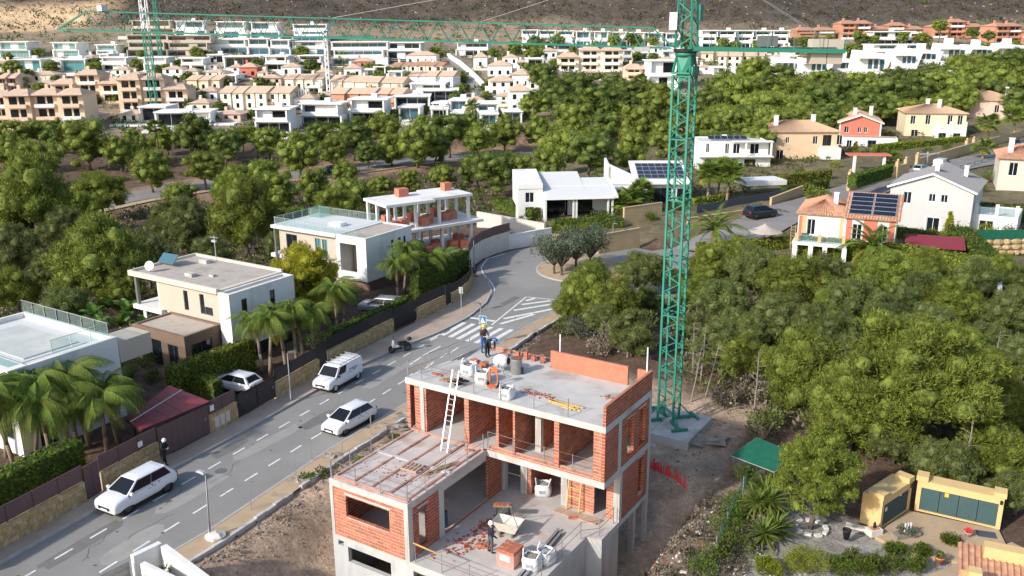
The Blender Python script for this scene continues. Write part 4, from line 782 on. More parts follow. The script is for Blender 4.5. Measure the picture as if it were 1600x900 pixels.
def brick_pack(u, v, z, nx, ny, nz, label, rz=0, name='brick_stack', group=None, mess=0., bs=(.24,.115,.10), wrap=False):
    o = thing(name, label, 'bricks', on(u, v, z), YA+rz, group); rg = random.Random(int(u*31+v*7)); z0 = .1 if wrap else .002
    if wrap:
        for i in range(3): unit_box('pallet_board', -nx*bs[0]/2, (i-1)*ny*bs[1]*.45-.05, .0, nx*bs[0]/2, (i-1)*ny*bs[1]*.45+.05, .09, 'wood_pallet', o)
    for k in range(nz):
        for i in range(nx):
            for j in range(ny):
                if k == nz-1 and rg.random() < mess: continue
                if 0 < i < nx-1 and 0 < j < ny-1 and k < nz-1: continue
                q = unit_box('brick', *[0]*6, 'brick_single', o); q.scale = (bs[0]-.006, bs[1]-.006, bs[2]-.004); q.location = ((i-(nx-1)/2)*bs[0], (j-(ny-1)/2)*bs[1], z0+(k+.5)*bs[2]); q.rotation_euler.z = rg.uniform(-.3,.3)*mess
    if wrap:
        X, Y, Z = nx*bs[0]/2+.012, ny*bs[1]/2+.012, z0+nz*bs[2]+.01; mb = MB()
        for a in ((-X,-Y,X,-Y),(X,-Y,X,Y),(X,Y,-X,Y),(-X,Y,-X,-Y)): mb.add([(a[0],a[1],z0),(a[2],a[3],z0),(a[2],a[3],z0+(Z-z0)*.78),(a[0],a[1],z0+(Z-z0)*.78)], [(0,1,2,3)])
        mb.build('plastic_wrap', 'plastic_wrap', o); MB().box(-.3,-Y-.012,z0+.25,.25,-Y-.004,z0+.55).build('label_sheet', 'bag_white', o)
    return o
brick_pack(9.25, 2.55, 0, 4, 8, 8, 'red wrapped pallet of bricks beside the worker on the patio', .0, 'brick_pallet', wrap=True, mess=.12)
for i in range(2): o = brick_pack(1.95+i*.5, 10.35+i*.12, 6.2, 2, 4, 4-i, ('taller','lower')[i]+' loose heap of red bricks on the roof behind the sacks', .2*i, mess=.45)
for i, (u, h) in enumerate(((3.4,4),(3.95,5),(4.45,4),(5.05,5))): brick_pack(u, 12.75, 6.2, 1, 2, h, 'small column of stacked bricks near the low rear wall of the roof', .15*i, group='small brick columns on the roof', mess=.1)
brick_pack(.95, 8.0, 6.2, 3, 2, 1, 'flat row of bricks at the roof edge beside the timber offcuts', .1, mess=.2); brick_pack(4.35, 6.2, 3.15, 2, 1, 1, 'pair of bricks lying on the terrace near the inner corner', .4); brick_pack(9.9, 7.75, 0, 2, 2, 1, 'few red bricks on the patio before the plank step', .5, mess=.3)
brick_pack(2.45, 12.5, 6.2, 3, 3, 2, 'spread of bricks in front of the bending worker', .5, mess=.5); brick_pack(7.4, 3.0, 0, 3, 3, 2, 'bricks in a pale open sack beside the patio worker', .3, mess=.4)
def rubble(label, c, spread, n, z, m='brick_dark', s=.09, name='brick_rubble', group=None, axis=0, zf=None):
    rg = random.Random(n*7+int(spread*10)); o = MB(); ca, sa = math.cos(axis), math.sin(axis)
    for _ in range(n):
        a, b = rg.gauss(0,spread), rg.gauss(0,spread*.33); u, v = c[0]+a*ca-b*sa, c[1]+a*sa+b*ca; q = s*rg.uniform(.4,1.3)
        if zf is None: p = on(u, v, z)
        else: p = on(u, v); p.z = zf(p.x, p.y)
        o.rbox((p.x, p.y, p.z+q*.28), (q*1.6, q, q*.7), rg.uniform(0,6), rg.uniform(-.3,.3))
    q = o.build(name, m); tag(q, label, 'rubble', group); q['kind'] = 'stuff'; return q
rubble('red brick rubble strewn beside the low brick course on the patio', (6.6,3.2), 1.0, 110, 0, 'brick_dark', .085, axis=1.35); rubble('scatter of brick chips near the mixing tub', (6.4,5.0), .5, 60, 0, 'brick_dark', .085, axis=1.2); rubble('brick dust and chips on the roof slab', (7.2,8.6), .6, 60, 6.2, 'brick_dark', .07); rubble('brick crumbs at the far corner of the roof', (10.9,10.2), .3, 40, 6.2, 'brick_dark', .07); rubble('red brick crumbs on the terrace deck', (3.0,2.2), .9, 60, 3.15, 'brick_dark', .05)
# mixing tub, trestle, barrel, steel beams, planks, pallet
o = thing('mortar_tub', 'pale crane mortar tub on the patio next to the worker', 'tub', on(7.75,4.75), YA+.15)
mb = MB(); T = [(-.75,-.45,.75),(.75,-.45,.75),(.75,.45,.75),(-.75,.45,.75)]; Bq = [(-.45,-.25,.16),(.45,-.25,.16),(.45,.25,.16),(-.45,.25,.16)]; I = [(x*.93,y*.9,.73) for x,y,z in T]; J = [(x*.92,y*.88,.34) for x,y,z in Bq]
mb.add(T+Bq+I+J, [(0,1,5,4),(1,2,6,5),(2,3,7,6),(3,0,4,7),(4,5,6,7),(0,8,9,1),(1,9,10,2),(2,10,11,3),(3,11,8,0),(8,12,13,9),(9,13,14,10),(10,14,15,11),(11,15,12,8),(12,15,14,13)]); mb.build('basin', 'stone_white', o)
for x in (-.35,.35): unit_box('skid', x-.05, -.4, 0, x+.05, .4, .16, 'metal_grey', o)
for x in (-.7,.7):
    unit_beam('sling', (x,-.42,.75), (0,0,1.75), .03, 'metal_grey', o); unit_beam('sling', (x,.42,.75), (0,0,1.75), .03, 'metal_grey', o)
o = thing('trestle', 'steel trestle carrying a board of bricks on the patio', 'trestle', on(6.9,5.55), YA+.5)
for x in (-.3,.3):
    for y in (-.25,.25): unit_beam('leg', (x*1.25,y*1.3,0), (x,y*.3,.95), .04, 'plastic_black', o)
unit_box('board', -.5, -.2, .95, .5, .2, .99, 'wood', o)
for i in range(7): unit_box('brick', -.45+i*.13, -.15+.04*(i%3), .992, -.34+i*.13, .08+.04*(i%3), 1.07, 'brick_single', o)
o = tag(MB().lathe([(.27,0),(.29,.03),(.29,.3),(.27,.32),(.29,.34),(.29,.6),(.27,.62),(.29,.64),(.28,.86),(.25,.88),(.25,.82)], n=16).build('barrel', 'blue_barrel'), 'dark blue plastic barrel in the shaded room under the terrace', 'barrel'); o.location = on(4.45,3.5,.0)
for i in range(2):
    o = thing('steel_beam', ('longer','shorter')[i]+' grey steel beam lying on the patio towards the rail', 'beam', on(10.35+i*.22,.9+i*.25,.0), YA+math.pi/2+.09); L = 5.4-.4*i
    MB().box(0,-.07,0,L,.07,.015).build('flange','galv',o); MB().box(0,-.07,.145,L,.07,.16).build('flange','galv',o); MB().box(0,-.006,.015,L,.006,.145).build('web','galv',o)
for i in range(7):
    o = tag(MB().rbox((0,0,.03),(1.6+.2*(i%3),.09,.05)).build('plank','wood_yellow'), 'thin yellow timber lying loose near the roof front edge', 'plank', 'loose timbers on the roof'); o.location = on(8.95+.12*(i%3),7.9+.055*i,6.2+.055*(i%2)); o.rotation_euler.z = YA-.25+.05*i
for i in range(3):
    o = tag(MB().rbox((0,0,.04),(2.6,.16,.06)).build('plank','wood_pallet'), 'grey scaffold plank laid at the patio doorway', 'plank', 'scaffold planks at the doorway'); o.location = on(9.95+.05*i,7.85+.19*i,.003); o.rotation_euler.z = YA+.02*i
for i in range(3):
    o = tag(MB().tube((0,0,0),(0,2.2,0),.028).build('scaffold_tube','galv'), 'grey steel tube lying along the rear roof edge', 'tube', 'loose tubes on the roof'); o.location = on(.35+.22*i,10.2+.3*i,6.23); o.rotation_euler.z = YA+.08*i-.05
o = thing('pallet', 'wooden pallet lying flat on the terrace', 'pallet', on(3.05,2.95,3.23), YA+.05)
for i in range(5): unit_box('board', -.5+i*.22, -.4, .09, -.38+i*.22, .4, .11, 'wood_pallet', o)
for j in (-.38,0,.38): unit_box('bearer', -.5, j-.04, 0, .5, j+.04, .09, 'wood_pallet', o)
for i in range(5):
    o = tag(MB().rbox((0,0,.03),(1.5,.07,.04)).build('batten','wood'), 'narrow wooden batten on the terrace beside the pallet', 'batten', 'battens on the terrace'); o.location = on(4.1+.1*i,3.2+.22*i,3.22); o.rotation_euler.z = YA+1.35+.1*(i%2)
for i in range(16):
    o = tag(MB().rbox((0,0,.05),(random.uniform(.3,.6),.14,.08)).build('offcut','wood_pallet' if i < 9 else 'plastic_black'), 'timber offcut heaped at the roof edge' if i < 9 else 'black formwork piece heaped beside the ladder', 'offcut', 'timber offcuts' if i < 9 else 'black formwork pieces'); o.location = on(1.75+.09*i,7.45+.25*(i%3)*.6,6.2+.07*(i%4)); o.rotation_euler = (random.uniform(-.3,.3), random.uniform(-.3,.3), i*1.1)
# concrete mixer and silo, trolley
o = thing('cement_mixer', 'white drum cement mixer on the roof with its mouth turned aside', 'cement mixer', on(3.75,10.45,6.2), YA+.1)
mb = MB().lathe([(.0,-.42),(.26,-.42),(.40,-.18),(.40,.12),(.26,.42),(.22,.42),(.24,.3)], n=18); d = mb.build('drum','bag_white',o,True); d.location = (0,0,.62); d.rotation_euler = (0,R(82),0)
mb = MB().lathe([(.0,-.01),(.235,-.01),(.235,.0)], n=18); q = mb.build('mouth','plastic_black',o); q.location = (.40,0,.675); q.rotation_euler = (0,R(82),0)
for y in (-.45,.45): unit_beam('leg',(-.3,y,0),(0,y*.9,.65),.06,'metal_light',o); unit_beam('leg',(.35,y,0),(0,y*.9,.65),.06,'metal_light',o)
mb = MB().tube((-.3,-.5,.16),(-.3,-.42,.16),.16,.16,12); mb.build('wheel','rubber',o)
o = thing('mortar_drum', 'grey open steel drum standing beside the cement mixer', 'drum', on(4.62,10.6,6.2))
MB().lathe([(.30,0),(.33,.04),(.33,.86),(.35,.9),(.31,.9),(.30,.5),(.0,.5)], n=18).build('shell','galv',o,True); MB().rbox((.35,-.1,.18),(.12,.2,.36)).build('outlet','plastic_black',o); MB().lathe([(.305,.9),(.33,.93),(.30,.94)],n=18).build('rim','rusty',o)
o = thing('hand_trolley', 'orange hand trolley with wheels standing on the roof', 'trolley', on(4.55,8.35,6.2), YA+.2)
mb = MB(); mb.path([(-.25,0,.15),(-.2,.0,1.0),(.2,0,1.0),(.25,0,.15)], .035, 6); mb.build('frame','orange_paint',o); MB().rbox((0,-.2,.08),(.5,.4,.04)).build('toe_plate','orange_paint',o); MB().rbox((-.0,.04,.95),(.34,.05,.3)).build('hopper','orange_paint',o)
for x in (-.32,.32): MB().tube((x-.04,0,.14),(x+.04,0,.14),.14,.14,12).build('wheel','rubber',o)
# ------------------------------------------------------------------ tower crane
FL = P(1051, 663, .12); sM = 1.06; CR0 = FL.to_2d()-UX*sM/2+VX*sM/2
K = thing('tower_crane', 'tall green lattice tower crane standing behind the unfinished house', 'crane', (CR0.x, CR0.y, .12), YA)
GZ = .12; MT = zat(1072, 117, CR0.x, CR0.y)-GZ; TT = zat(1078, 84, CR0.x, CR0.y)-GZ; JZ = zat(1083, 76, CR0.x, CR0.y)-GZ
hs = sM/2; cor = [(-hs,-hs),(hs,-hs),(hs,hs),(-hs,hs)]
for i in range(6):
    for x, y in cor: unit_beam('mast_leg', (x,y,MT*i/6), (x,y,MT*(i+1)/6-.01), .125, 'green_paint', K)
    for k in range(4): a, b = cor[k], cor[(k+1)%4]; unit_beam('mast_frame', (*a,MT*(i+1)/6-.06), (*b,MT*(i+1)/6-.06), .075, 'green_paint', K)
nb = int(MT/.62); dz = MT/nb
for i in range(nb):
    for k in range(4):
        a, b = cor[k], cor[(k+1)%4]
        if i%2: a, b = b, a
        unit_beam('mast_brace', (*a, i*dz), (*b, (i+1)*dz), .052, 'green_paint', K)
for z0, z1, k0, k1 in ((MT, MT+.32, 1.03, 1.03),):
    for k in range(4): a, b = cor[k], cor[(k+1)%4]; unit_beam('collar', (a[0]*1.04,a[1]*1.04,MT+.12), (b[0]*1.04,b[1]*1.04,MT+.12), .22, 'green_paint', K, .1)
unit_box('climbing_cage', hs+.06, -.5, MT+.0, hs+.16, .5, MT+.5, 'green_paint', K)
for k in range(4):                                       # tapering head plates under the slewing ring
    a, b = Vector((*cor[k], MT+.2)), Vector((*cor[(k+1)%4], MT+.2)); ta, tb = Vector((cor[k][0]*.72, cor[k][1]*.72, TT-.05)), Vector((cor[(k+1)%4][0]*.72, cor[(k+1)%4][1]*.72, TT-.05)); mid = (a+b)/2
    unit_beam('head_leg', a, ta, .12, 'green_paint', K)
    MB().add([ta, tb, a.lerp(b,.08)*0+mid*1.0+Vector((0,0,.0)), ta*.97, tb*.97, mid*.97], [(0,1,2),(5,4,3),(0,3,4,1),(1,4,5,2),(2,5,3,0)]).build('head_plate', 'green_paint', K)
MB().lathe([(.56,TT-.12),(.62,TT-.1),(.62,TT+.08),(.5,TT+.1)], n=24).build('slewing_ring', 'green_paint', K, True); MB().lathe([(.7,TT+.1),(.72,TT+.12),(.72,TT+.26),(.6,TT+.28)], n=24).build('ring_shade_band', 'plastic_black', K)  # the black ring stands for shade below the jib beam
tipw = D(90, 46, 57.2); ctw = D(1315, 80, 54.4); c3 = Vector((CR0.x, CR0.y, GZ+JZ))
Kinv = (Matrix.Translation((CR0.x, CR0.y, GZ)) @ Matrix.Rotation(YA, 4, 'Z')).inverted()
tip, ctp = Kinv @ tipw, Kinv @ ctw; o0 = Vector((0,0,JZ)); jd = (tip-o0).normalized(); jn = Vector((-jd.y, jd.x, 0)).normalized(); jw = .55; jl = (tip-o0).length
q0, q1 = o0+jd*.9, o0+jd*(jl-1.0); HT = 1.12
for s in (-1, 1):
    for i in range(8): unit_beam('jib_chord', q0.lerp(q1, i/8)+jn*jw*s, q0.lerp(q1, (i+1)/8)+jn*jw*s, .085, 'green_paint', K)
    unit_beam('jib_chord', q1+jn*jw*s, tip, .1, 'green_paint', K)
tp0, tp1 = o0+jd*2.0+Vector((0,0,HT)), o0+jd*(jl-2.0)+Vector((0,0,HT))
for i in range(8): unit_beam('jib_top_chord', tp0.lerp(tp1, i/8), tp0.lerp(tp1, (i+1)/8), .075, 'green_paint', K)
unit_beam('jib_top_chord', tp1, tip, .09, 'green_paint', K); unit_beam('jib_top_chord', tp0, o0+jd*.8+Vector((0,0,.1)), .09, 'green_paint', K)
nj = 27
for i in range(nj+1):
    t = i/nj; top = tp0.lerp(tp1, t)
    for s in (-1, 1):
        for dq in (-.5, .5):
            u = (i+dq)/nj
            if 0 <= u <= 1: unit_beam('jib_brace', top, (tp0.lerp(tp1, u)-Vector((0,0,HT)))+jn*jw*s, .03, 'green_paint', K)
    if i < nj: b = tp0.lerp(tp1, (i+.5)/nj)-Vector((0,0,HT)); unit_beam('jib_crossbar', b-jn*jw, b+jn*jw, .036, 'green_paint', K)
p = o0+jd*(jl-3.0)+Vector((0,0,HT)); MB().rbox(p+Vector((0,0,.2)), (.5,.4,.35)).build('tip_winch', 'metal_light', K)
p = o0+jd*2.6; MB().rbox(p+Vector((0,0,-.1)), (.9,1.3,.25), math.atan2(jd.y,jd.x)).build('trolley', 'metal_light', K)
cd = (ctp-o0); cl = cd.length; cd.normalize(); cn = Vector((-cd.y, cd.x, 0)).normalized()
for s in (-1, 1):
    unit_beam('counter_jib_beam', o0+cn*.55*s, ctp+cn*.55*s, .24, 'green_paint', K); unit_beam('counter_jib_rail', o0+cd*1.6+cn*.6*s+Vector((0,0,1.0)), ctp+cn*.6*s+Vector((0,0,1.0)), .025, 'green_paint', K)
    for i in range(6): q = o0+cd*(1.6+(cl-1.6)*i/5)+cn*.6*s; unit_beam('rail_post', q, q+Vector((0,0,1.0)), .03, 'green_paint', K)
MB().rbox(o0+cd*(cl*.5)+Vector((0,0,.13)), (cl-1.0,1.0,.03), math.atan2(cd.y,cd.x)).build('counter_jib_deck', 'green_dark', K)
bw = o0+cd*(cl-.5)-Vector((0,0,.08))
for i in range(2): MB().rbox(bw-cd*(i*.95)+Vector((0,0,.05)), (.9,.8,1.4), math.atan2(cd.y,cd.x)).build('counterweight', 'beige_render', K)
MB().rbox(o0+cd*(cl-4.4)+Vector((0,0,.5)), (1.0,.8,.6), math.atan2(cd.y,cd.x)).build('winch', 'metal_grey', K)
# cat head above the jib with switch cabinet
CHH = 5.2; hc = [(-.5,-.5),(.5,-.5),(.5,.5),(-.5,.5)]
for x, y in hc: unit_beam('cat_head_leg', (x,y,JZ), (x*.62,y*.62,JZ+CHH), .11, 'green_paint', K)
for i in range(8):
    for k in range(4):
        a, b = hc[k], hc[(k+1)%4]
        if (i+k)%2: a, b = b, a
        f0, f1 = 1-.38*i/8, 1-.38*(i+1)/8; unit_beam('cat_head_brace', (a[0]*f0,a[1]*f0,JZ+CHH*i/8), (b[0]*f1,b[1]*f1,JZ+CHH*(i+1)/8), .055, 'green_paint', K)
MB().rbox((-.62,-.62,JZ+1.55), (.44,.36,.98), .4).build('switch_cabinet', 'white_paint', K); MB().rbox((.62,.3,JZ+2.0), (.25,.5,.9)).build('service_box', 'green_paint', K)
apex = Vector((0,0,JZ+CHH))
for t in (.30, .56): unit_beam('tie_rod', apex, tp0.lerp(tp1, t), .03, 'galv', K)
for s in (-1, 1): unit_beam('tie_rod', apex, ctp+cn*.4*s+Vector((0,0,.1)), .025, 'galv', K)
for k, (x, y) in enumerate(cor):                            # spreader feet on the blocks
    a = Vector((x,y,.1)); dq = Vector((x,y,0)).normalized(); unit_beam('foot_beam', a-dq*.3, a+dq*1.15, .17, 'green_paint', K); e = a+dq*1.1; t = Vector((-dq.y,dq.x,0)); unit_beam('foot_beam', e-t*.55, e+t*.55, .15, 'green_paint', K)
    unit_beam('foot_brace', a+dq*.9, Vector((x,y,1.1)), .08, 'green_paint', K)
for i, (u0, v0, u1, v1, z0, z1) in enumerate(((-2.7,-2.5,-.3,1.9,-.5,.10),(-.26,-2.5,2.35,1.9,-.5,.102),(-2.9,-2.8,-.3,2.1,-1.2,-.51),(-.24,-2.95,2.5,2.05,-1.2,-.512))):
    o = thing('ballast_block', ('upper' if i < 2 else 'lower')+' concrete ballast block under the crane, '+('house side' if i%2 == 0 else 'wood side'), 'concrete block', (CR0.x, CR0.y, 0), YA)
    MB().box(u0, v0, z0, u1, v1, z1).build('slab', 'concrete', o)
    for v in (v0+1, v1-1): unit_box('lifting_eye', (u0+u1)/2-.1, v-.03, z1, (u0+u1)/2+.1, v+.03, z1+.06, 'rusty', o)
# ------------------------------------------------------------------ vehicles
def loft(mb, rings, close=True):
    n = len(rings[0]); k = len(mb.v)
    for r in rings: mb.v += [tuple(p) for p in r]
    for j in range(len(rings)-1):
        for i in range(n): mb.f.append((k+j*n+i, k+j*n+(i+1)%n, k+(j+1)*n+(i+1)%n, k+(j+1)*n+i))
    if close: mb.f.append(tuple(range(k+n-1, k-1, -1))); mb.f.append(tuple(range(k+(len(rings)-1)*n, k+len(rings)*n)))
    return mb
def car(name, label, loc, rz, st, gh, wheels, m='car_white', cat='car', van=False, plate=True, rack=False, group=None):
    o = thing(name, label, cat, loc, rz, group); rings = []
    for x, zb, zt, hw in st:
        h = zt-zb; half = [(hw*.90, zb), (hw*.99, zb+.22*h), (hw, zb+.55*h), (hw*.965, zb+.86*h), (hw*.80, zt), (hw*.4, zt+.04)]
        rings.append([(x, -y, z) for y, z in half]+[(x, y, z) for y, z in half[::-1]])
    body = loft(MB(), rings).build('body', m, o, True); body.modifiers.new('sub', 'SUBSURF').render_levels = 2; body.modifiers['sub'].levels = 1
    xb0, xb1, xt0, xt1, zb, zt, wb, wt = gh
    A = [Vector(p) for p in ((xb1,-wb,zb),(xb1,wb,zb),(xb0,wb,zb),(xb0,-wb,zb))]; T = [Vector(p) for p in ((xt1,-wt,zt),(xt1,wt,zt),(xt0,wt,zt),(xt0,-wt,zt))]
    cab = MB(); cab.add(A+T, [(0,1,5,4),(1,2,6,5),(2,3,7,6),(3,0,4,7)]); c = Vector(((xt0+xt1)/2, 0, zt+.07)); n = 6
    g = [[(xt0+(xt1-xt0)*i/n, wt*(-1+2*j/n), zt+.07*(1-(2*i/n-1)**4)*(1-(2*j/n-1)**4)) for j in range(n+1)] for i in range(n+1)]; k = len(cab.v)
    for r in g: cab.v += r
    cab.f += [(k+i*(n+1)+j, k+(i+1)*(n+1)+j, k+(i+1)*(n+1)+j+1, k+i*(n+1)+j+1) for i in range(n) for j in range(n)]; cab.build('roof', m, o)
    def pane(nm, a, b, c, d, u0, u1, v0, v1, out):
        e = lambda u, v: a.lerp(b, u).lerp(d.lerp(c, u), v)+out*.012
        return MB().add([e(u0,v0), e(u1,v0), e(u1,v1), e(u0,v1)], [(0,1,2,3)]).build(nm, 'glass_car', o)
    pane('windscreen', A[0], A[1], T[1], T[0], .05, .95, .04, .93, Vector((1,0,.6)).normalized())
    if not van: pane('rear_window', A[3], A[2], T[2], T[3], .1, .9, .2, .9, Vector((-1,0,.6)).normalized())
    for s, (i, j) in ((-1,(3,0)), (1,(2,1))):
        out = Vector((0,s,.3)).normalized()
        if van: pane('side_window', A[i], A[j], T[j], T[i], .66, .93, .12, .9, out)
        else: pane('side_window', A[i], A[j], T[j], T[i], .07, .505, .10, .92, out); pane('side_window', A[i], A[j], T[j], T[i], .515, .95, .06, .92, out)
        mi = MB(); mi.rbox((xb1-.22, s*(wb+.12), zb+.06), (.12,.2,.14)); mi.build('mirror', m if not van else 'plastic_black', o)
    r, W2, front, rear = wheels
    for x in (front, rear):
        for s in (-1, 1):
            MB().tube((x, s*(W2-.26), r*1.03), (x, s*(W2+.012), r*1.03), r*1.22, r*1.2, 20).build('wheel_arch', 'plastic_black', o)
            w_ = MB().tube((x, s*(W2-.2), r), (x, s*(W2+.03), r), r, r*.97, 22).build('wheel', 'rubber', o)
            rm = MB(); rm.tube((x, s*(W2+.02), r), (x, s*(W2+.036), r), r*.64, r*.58, 16)
            rim = rm.build('rim', 'alloy' if not rack else 'metal_light', w_)
    f, b = st[0], st[-1]; zm = (f[1]+f[2])/2
    unit_box('bumper', f[0]-.18, -f[3]*.9, f[1]-.05, f[0]+.0, f[3]*.9, f[1]+.07, 'plastic_black', o); unit_box('bumper', b[0]-.03, -b[3]*.95, b[1]-.04, b[0]+.12, b[3]*.95, b[1]+.14, 'plastic_black', o)
    unit_box('grille', f[0]-.09, -f[3]*.62, zm-.06, f[0]+.004, f[3]*.62, zm+.12, 'plastic_black', o)
    for s in (-1, 1):
        W_s = st[4][3]
        for xx in (gh[1]-.12, (gh[0]+gh[1])/2-.02, rear+r*1.25): unit_box('door_seam', xx-.008, s*W_s*.93-.03, st[4][1]+.12, xx+.008, s*W_s*.955+.012*s, gh[4]-.02, 'plastic_black', o)
        for xx in ((gh[0]+gh[1])/2+.12, rear+r*1.25+.25): unit_box('door_handle', xx, s*W_s*.955-.01, gh[4]-.2, xx+.18, s*W_s*.955+.022*s, gh[4]-.16, 'metal_grey', o)
    if plate: unit_box('number_plate', f[0]+.005, -.26, zm-.09, f[0]+.014, .26, zm+.01, 'white_paint', o)
    for s in (-1, 1):
        h = MB().rbox((f[0]-.13, s*f[3]*.86, zm+.12), (.22,.22,.12), -s*.5); h.build('headlight', 'clear_lens', o); t = MB().rbox((b[0]+.06, s*b[3]*.93, (b[1]+b[2])/2+.18), (.12,.14,.24)); t.build('tail_light', 'red_lens', o)
        unit_box('sill', rear+r*1.2, s*st[4][3]*.93-.05, st[4][1]-.05, front-r*1.2, s*st[4][3]*.93+.05, st[4][1]+(.14 if r > .35 or van else .06), 'plastic_black', o)
    if rack:
        for i in range(5): x = xt0+.25+(xt1-xt0-.5)*i/4; unit_beam('rack_bar', (x,-wt*.95,zt+.17), (x,wt*.95,zt+.17), .035, 'metal_light', o)
        for s in (-1, 1): unit_beam('rack_rail', (xt0+.2,s*wt*.95,zt+.15), (xt1-.2,s*wt*.95,zt+.15), .03, 'plastic_black', o); unit_box('side_lettering', -1.35, s*.855-.004, 1.18, -.35, s*.855+.004, 1.23, 'fence_grey', o); unit_box('side_lettering', -1.25, s*.862-.004, 1.06, -.7, s*.862+.004, 1.10, 'fence_grey', o)
    return o
def car_at(f, r, z=ZR, side=.78):
    a, b = P(*f, z), P(*r, z); h = (a-b).to_2d().normalized(); left = Vector((-h.y, h.x)); c = ((a+b)/2).to_2d()-left*side*(1 if True else -1); return Vector((c.x, c.y, z+.005)), math.atan2(h.y, h.x)
SUV = ([(2.25,.30,.74,.76),(2.22,.24,.88,.88),(2.02,.22,.98,.93),(1.6,.22,1.04,.94),(1.2,.22,1.08,.94),(0,.22,1.08,.94),(-1.2,.24,1.12,.94),(-1.85,.28,1.16,.93),(-2.18,.32,1.10,.88),(-2.28,.40,.92,.80)], (-2.05,1.32,-1.62,.42,1.06,1.60,.86,.62), (.38,.89,1.36,-1.34))
HATCH = ([(2.02,.28,.60,.66),(1.98,.2,.72,.79),(1.7,.18,.84,.83),(1.25,.18,.94,.845),(.6,.18,.97,.845),(-.3,.18,.98,.845),(-1.2,.2,1.01,.845),(-1.75,.25,1.02,.83),(-1.98,.30,.96,.78),(-2.05,.40,.8,.70)], (-1.88,1.28,-1.35,.28,.93,1.42,.78,.55), (.32,.80,1.26,-1.24))
VAN = ([(2.18,.36,.78,.70),(2.1,.28,.92,.82),(1.72,.24,1.02,.86),(1.2,.22,1.10,.875),(0,.22,1.12,.875),(-1.2,.24,1.12,.875),(-1.9,.28,1.12,.87),(-2.13,.34,1.08,.84),(-2.18,.42,.95,.8)], (-2.14,1.32,-2.06,.72,1.08,1.72,.84,.72), (.32,.83,1.40,-1.38))
l, a = car_at((200,802), (260,769)); car('parked_car', 'white SUV with dark windows parked beside the honey stone wall', l, a, *SUV)
l, a = car_at((523,613), (560,592)); car('parked_van', 'white panel van with roof rack parked at the dark slat fence', l, a, *VAN, cat='van', van=True, rack=True)
l, a = car_at((547.5,676), (581,658)); car('parked_car', 'small white hatchback parked beside the building plot', l+Vector((-.15,-.3,0)), a, *HATCH)
q = G(372, 612); car('parked_car', 'white hatchback parked in the driveway behind the slatted gate', Vector((q.x, q.y, q.z+.1)), R(152), *HATCH)
q = G(601, 503); car('parked_car', 'silver grey car parked in the villa driveway under trees', Vector((q.x-.5, q.y+2.5, q.z+.05)), R(165), *SUV, m='car_silver')
def on_road(px, py, up, dz=.2): q = G(px, py); return Vector((q.x, q.y, gz(q.x, q.y)+dz))
car('passing_car', 'black car driving on the valley road behind the pines', on_road(517,272,0,.14), math.atan2(14.5,18.5)+math.pi, *SUV, m='car_black')
car('parked_car', 'black car on the drive below the fan palms', on_road(1187,341,0,.15), R(25), *SUV, m='car_black')
car('parked_van', 'white van parked on the uphill road behind the grey gabled house', on_road(1470,266,0), R(48), *VAN, cat='van', van=True); car('parked_car', 'silver car parked behind the white van on the uphill road', on_road(1437,272,0), R(48), *HATCH, m='car_silver')
car('parked_car', 'dark car at the top of the uphill road', on_road(1592,232,0), R(40), *SUV, m='car_black')
# motorcycle
b = P(625, 547, ZP+.06); o = thing('motor_scooter', 'black and white motor scooter with a top box on the pavement edge', 'scooter', (b.x, b.y, ZR+.01), R(203))
for x in (-.68,.68):
    w_ = MB(); N = 20
    for i in range(N):
        t0, t1 = 2*math.pi*i/N, 2*math.pi*(i+1)/N; w_.tube((x+.27*math.cos(t0),0,.33+.27*math.sin(t0)), (x+.27*math.cos(t1),0,.33+.27*math.sin(t1)), .06, .06, 6)
    q = w_.build('wheel', 'rubber', o); MB().tube((x,-.03,.33),(x,.03,.33),.19,.19,12).build('rim','alloy',q)
MB().blob((-.35,0,.68), (.55,.17,.17), 4, .05, 12, 8).build('body_shell','plastic_black',o,True); MB().blob((-.2,0,.88), (.45,.15,.08), 5, .04, 10, 6).build('seat','rubber',o,True); MB().blob((.55,0,.78), (.16,.2,.36), 6, .05, 10, 8).build('front_fairing','car_white',o,True); MB().box(-.15,-.16,.32,.5,.16,.42).build('footboard','plastic_black',o); MB().blob((.3,0,.55),(.35,.15,.15),8,.05,10,6).build('side_panel','car_white',o,True)
MB().path([(.46,-.36,1.1),(.52,-.1,1.02),(.52,.1,1.02),(.46,.36,1.1)], .022).build('handlebar','plastic_black',o); MB().tube((.68,0,.33),(.5,0,1.0),.04).build('fork','metal_grey',o); MB().blob((-.85,0,1.08),(.21,.2,.17),7,.03,12,8).build('top_box','plastic_black',o,True); MB().rbox((.62,0,.92),(.05,.14,.1)).build('headlight','clear_lens',o); MB().tube((-.2,.1,.3),(-.28,.3,0),.018).build('kickstand','metal_grey',o)
for s in (-1,1): MB().rbox((.44,s*.38,1.26),(.03,.12,.09)).build('mirror','plastic_black',o)
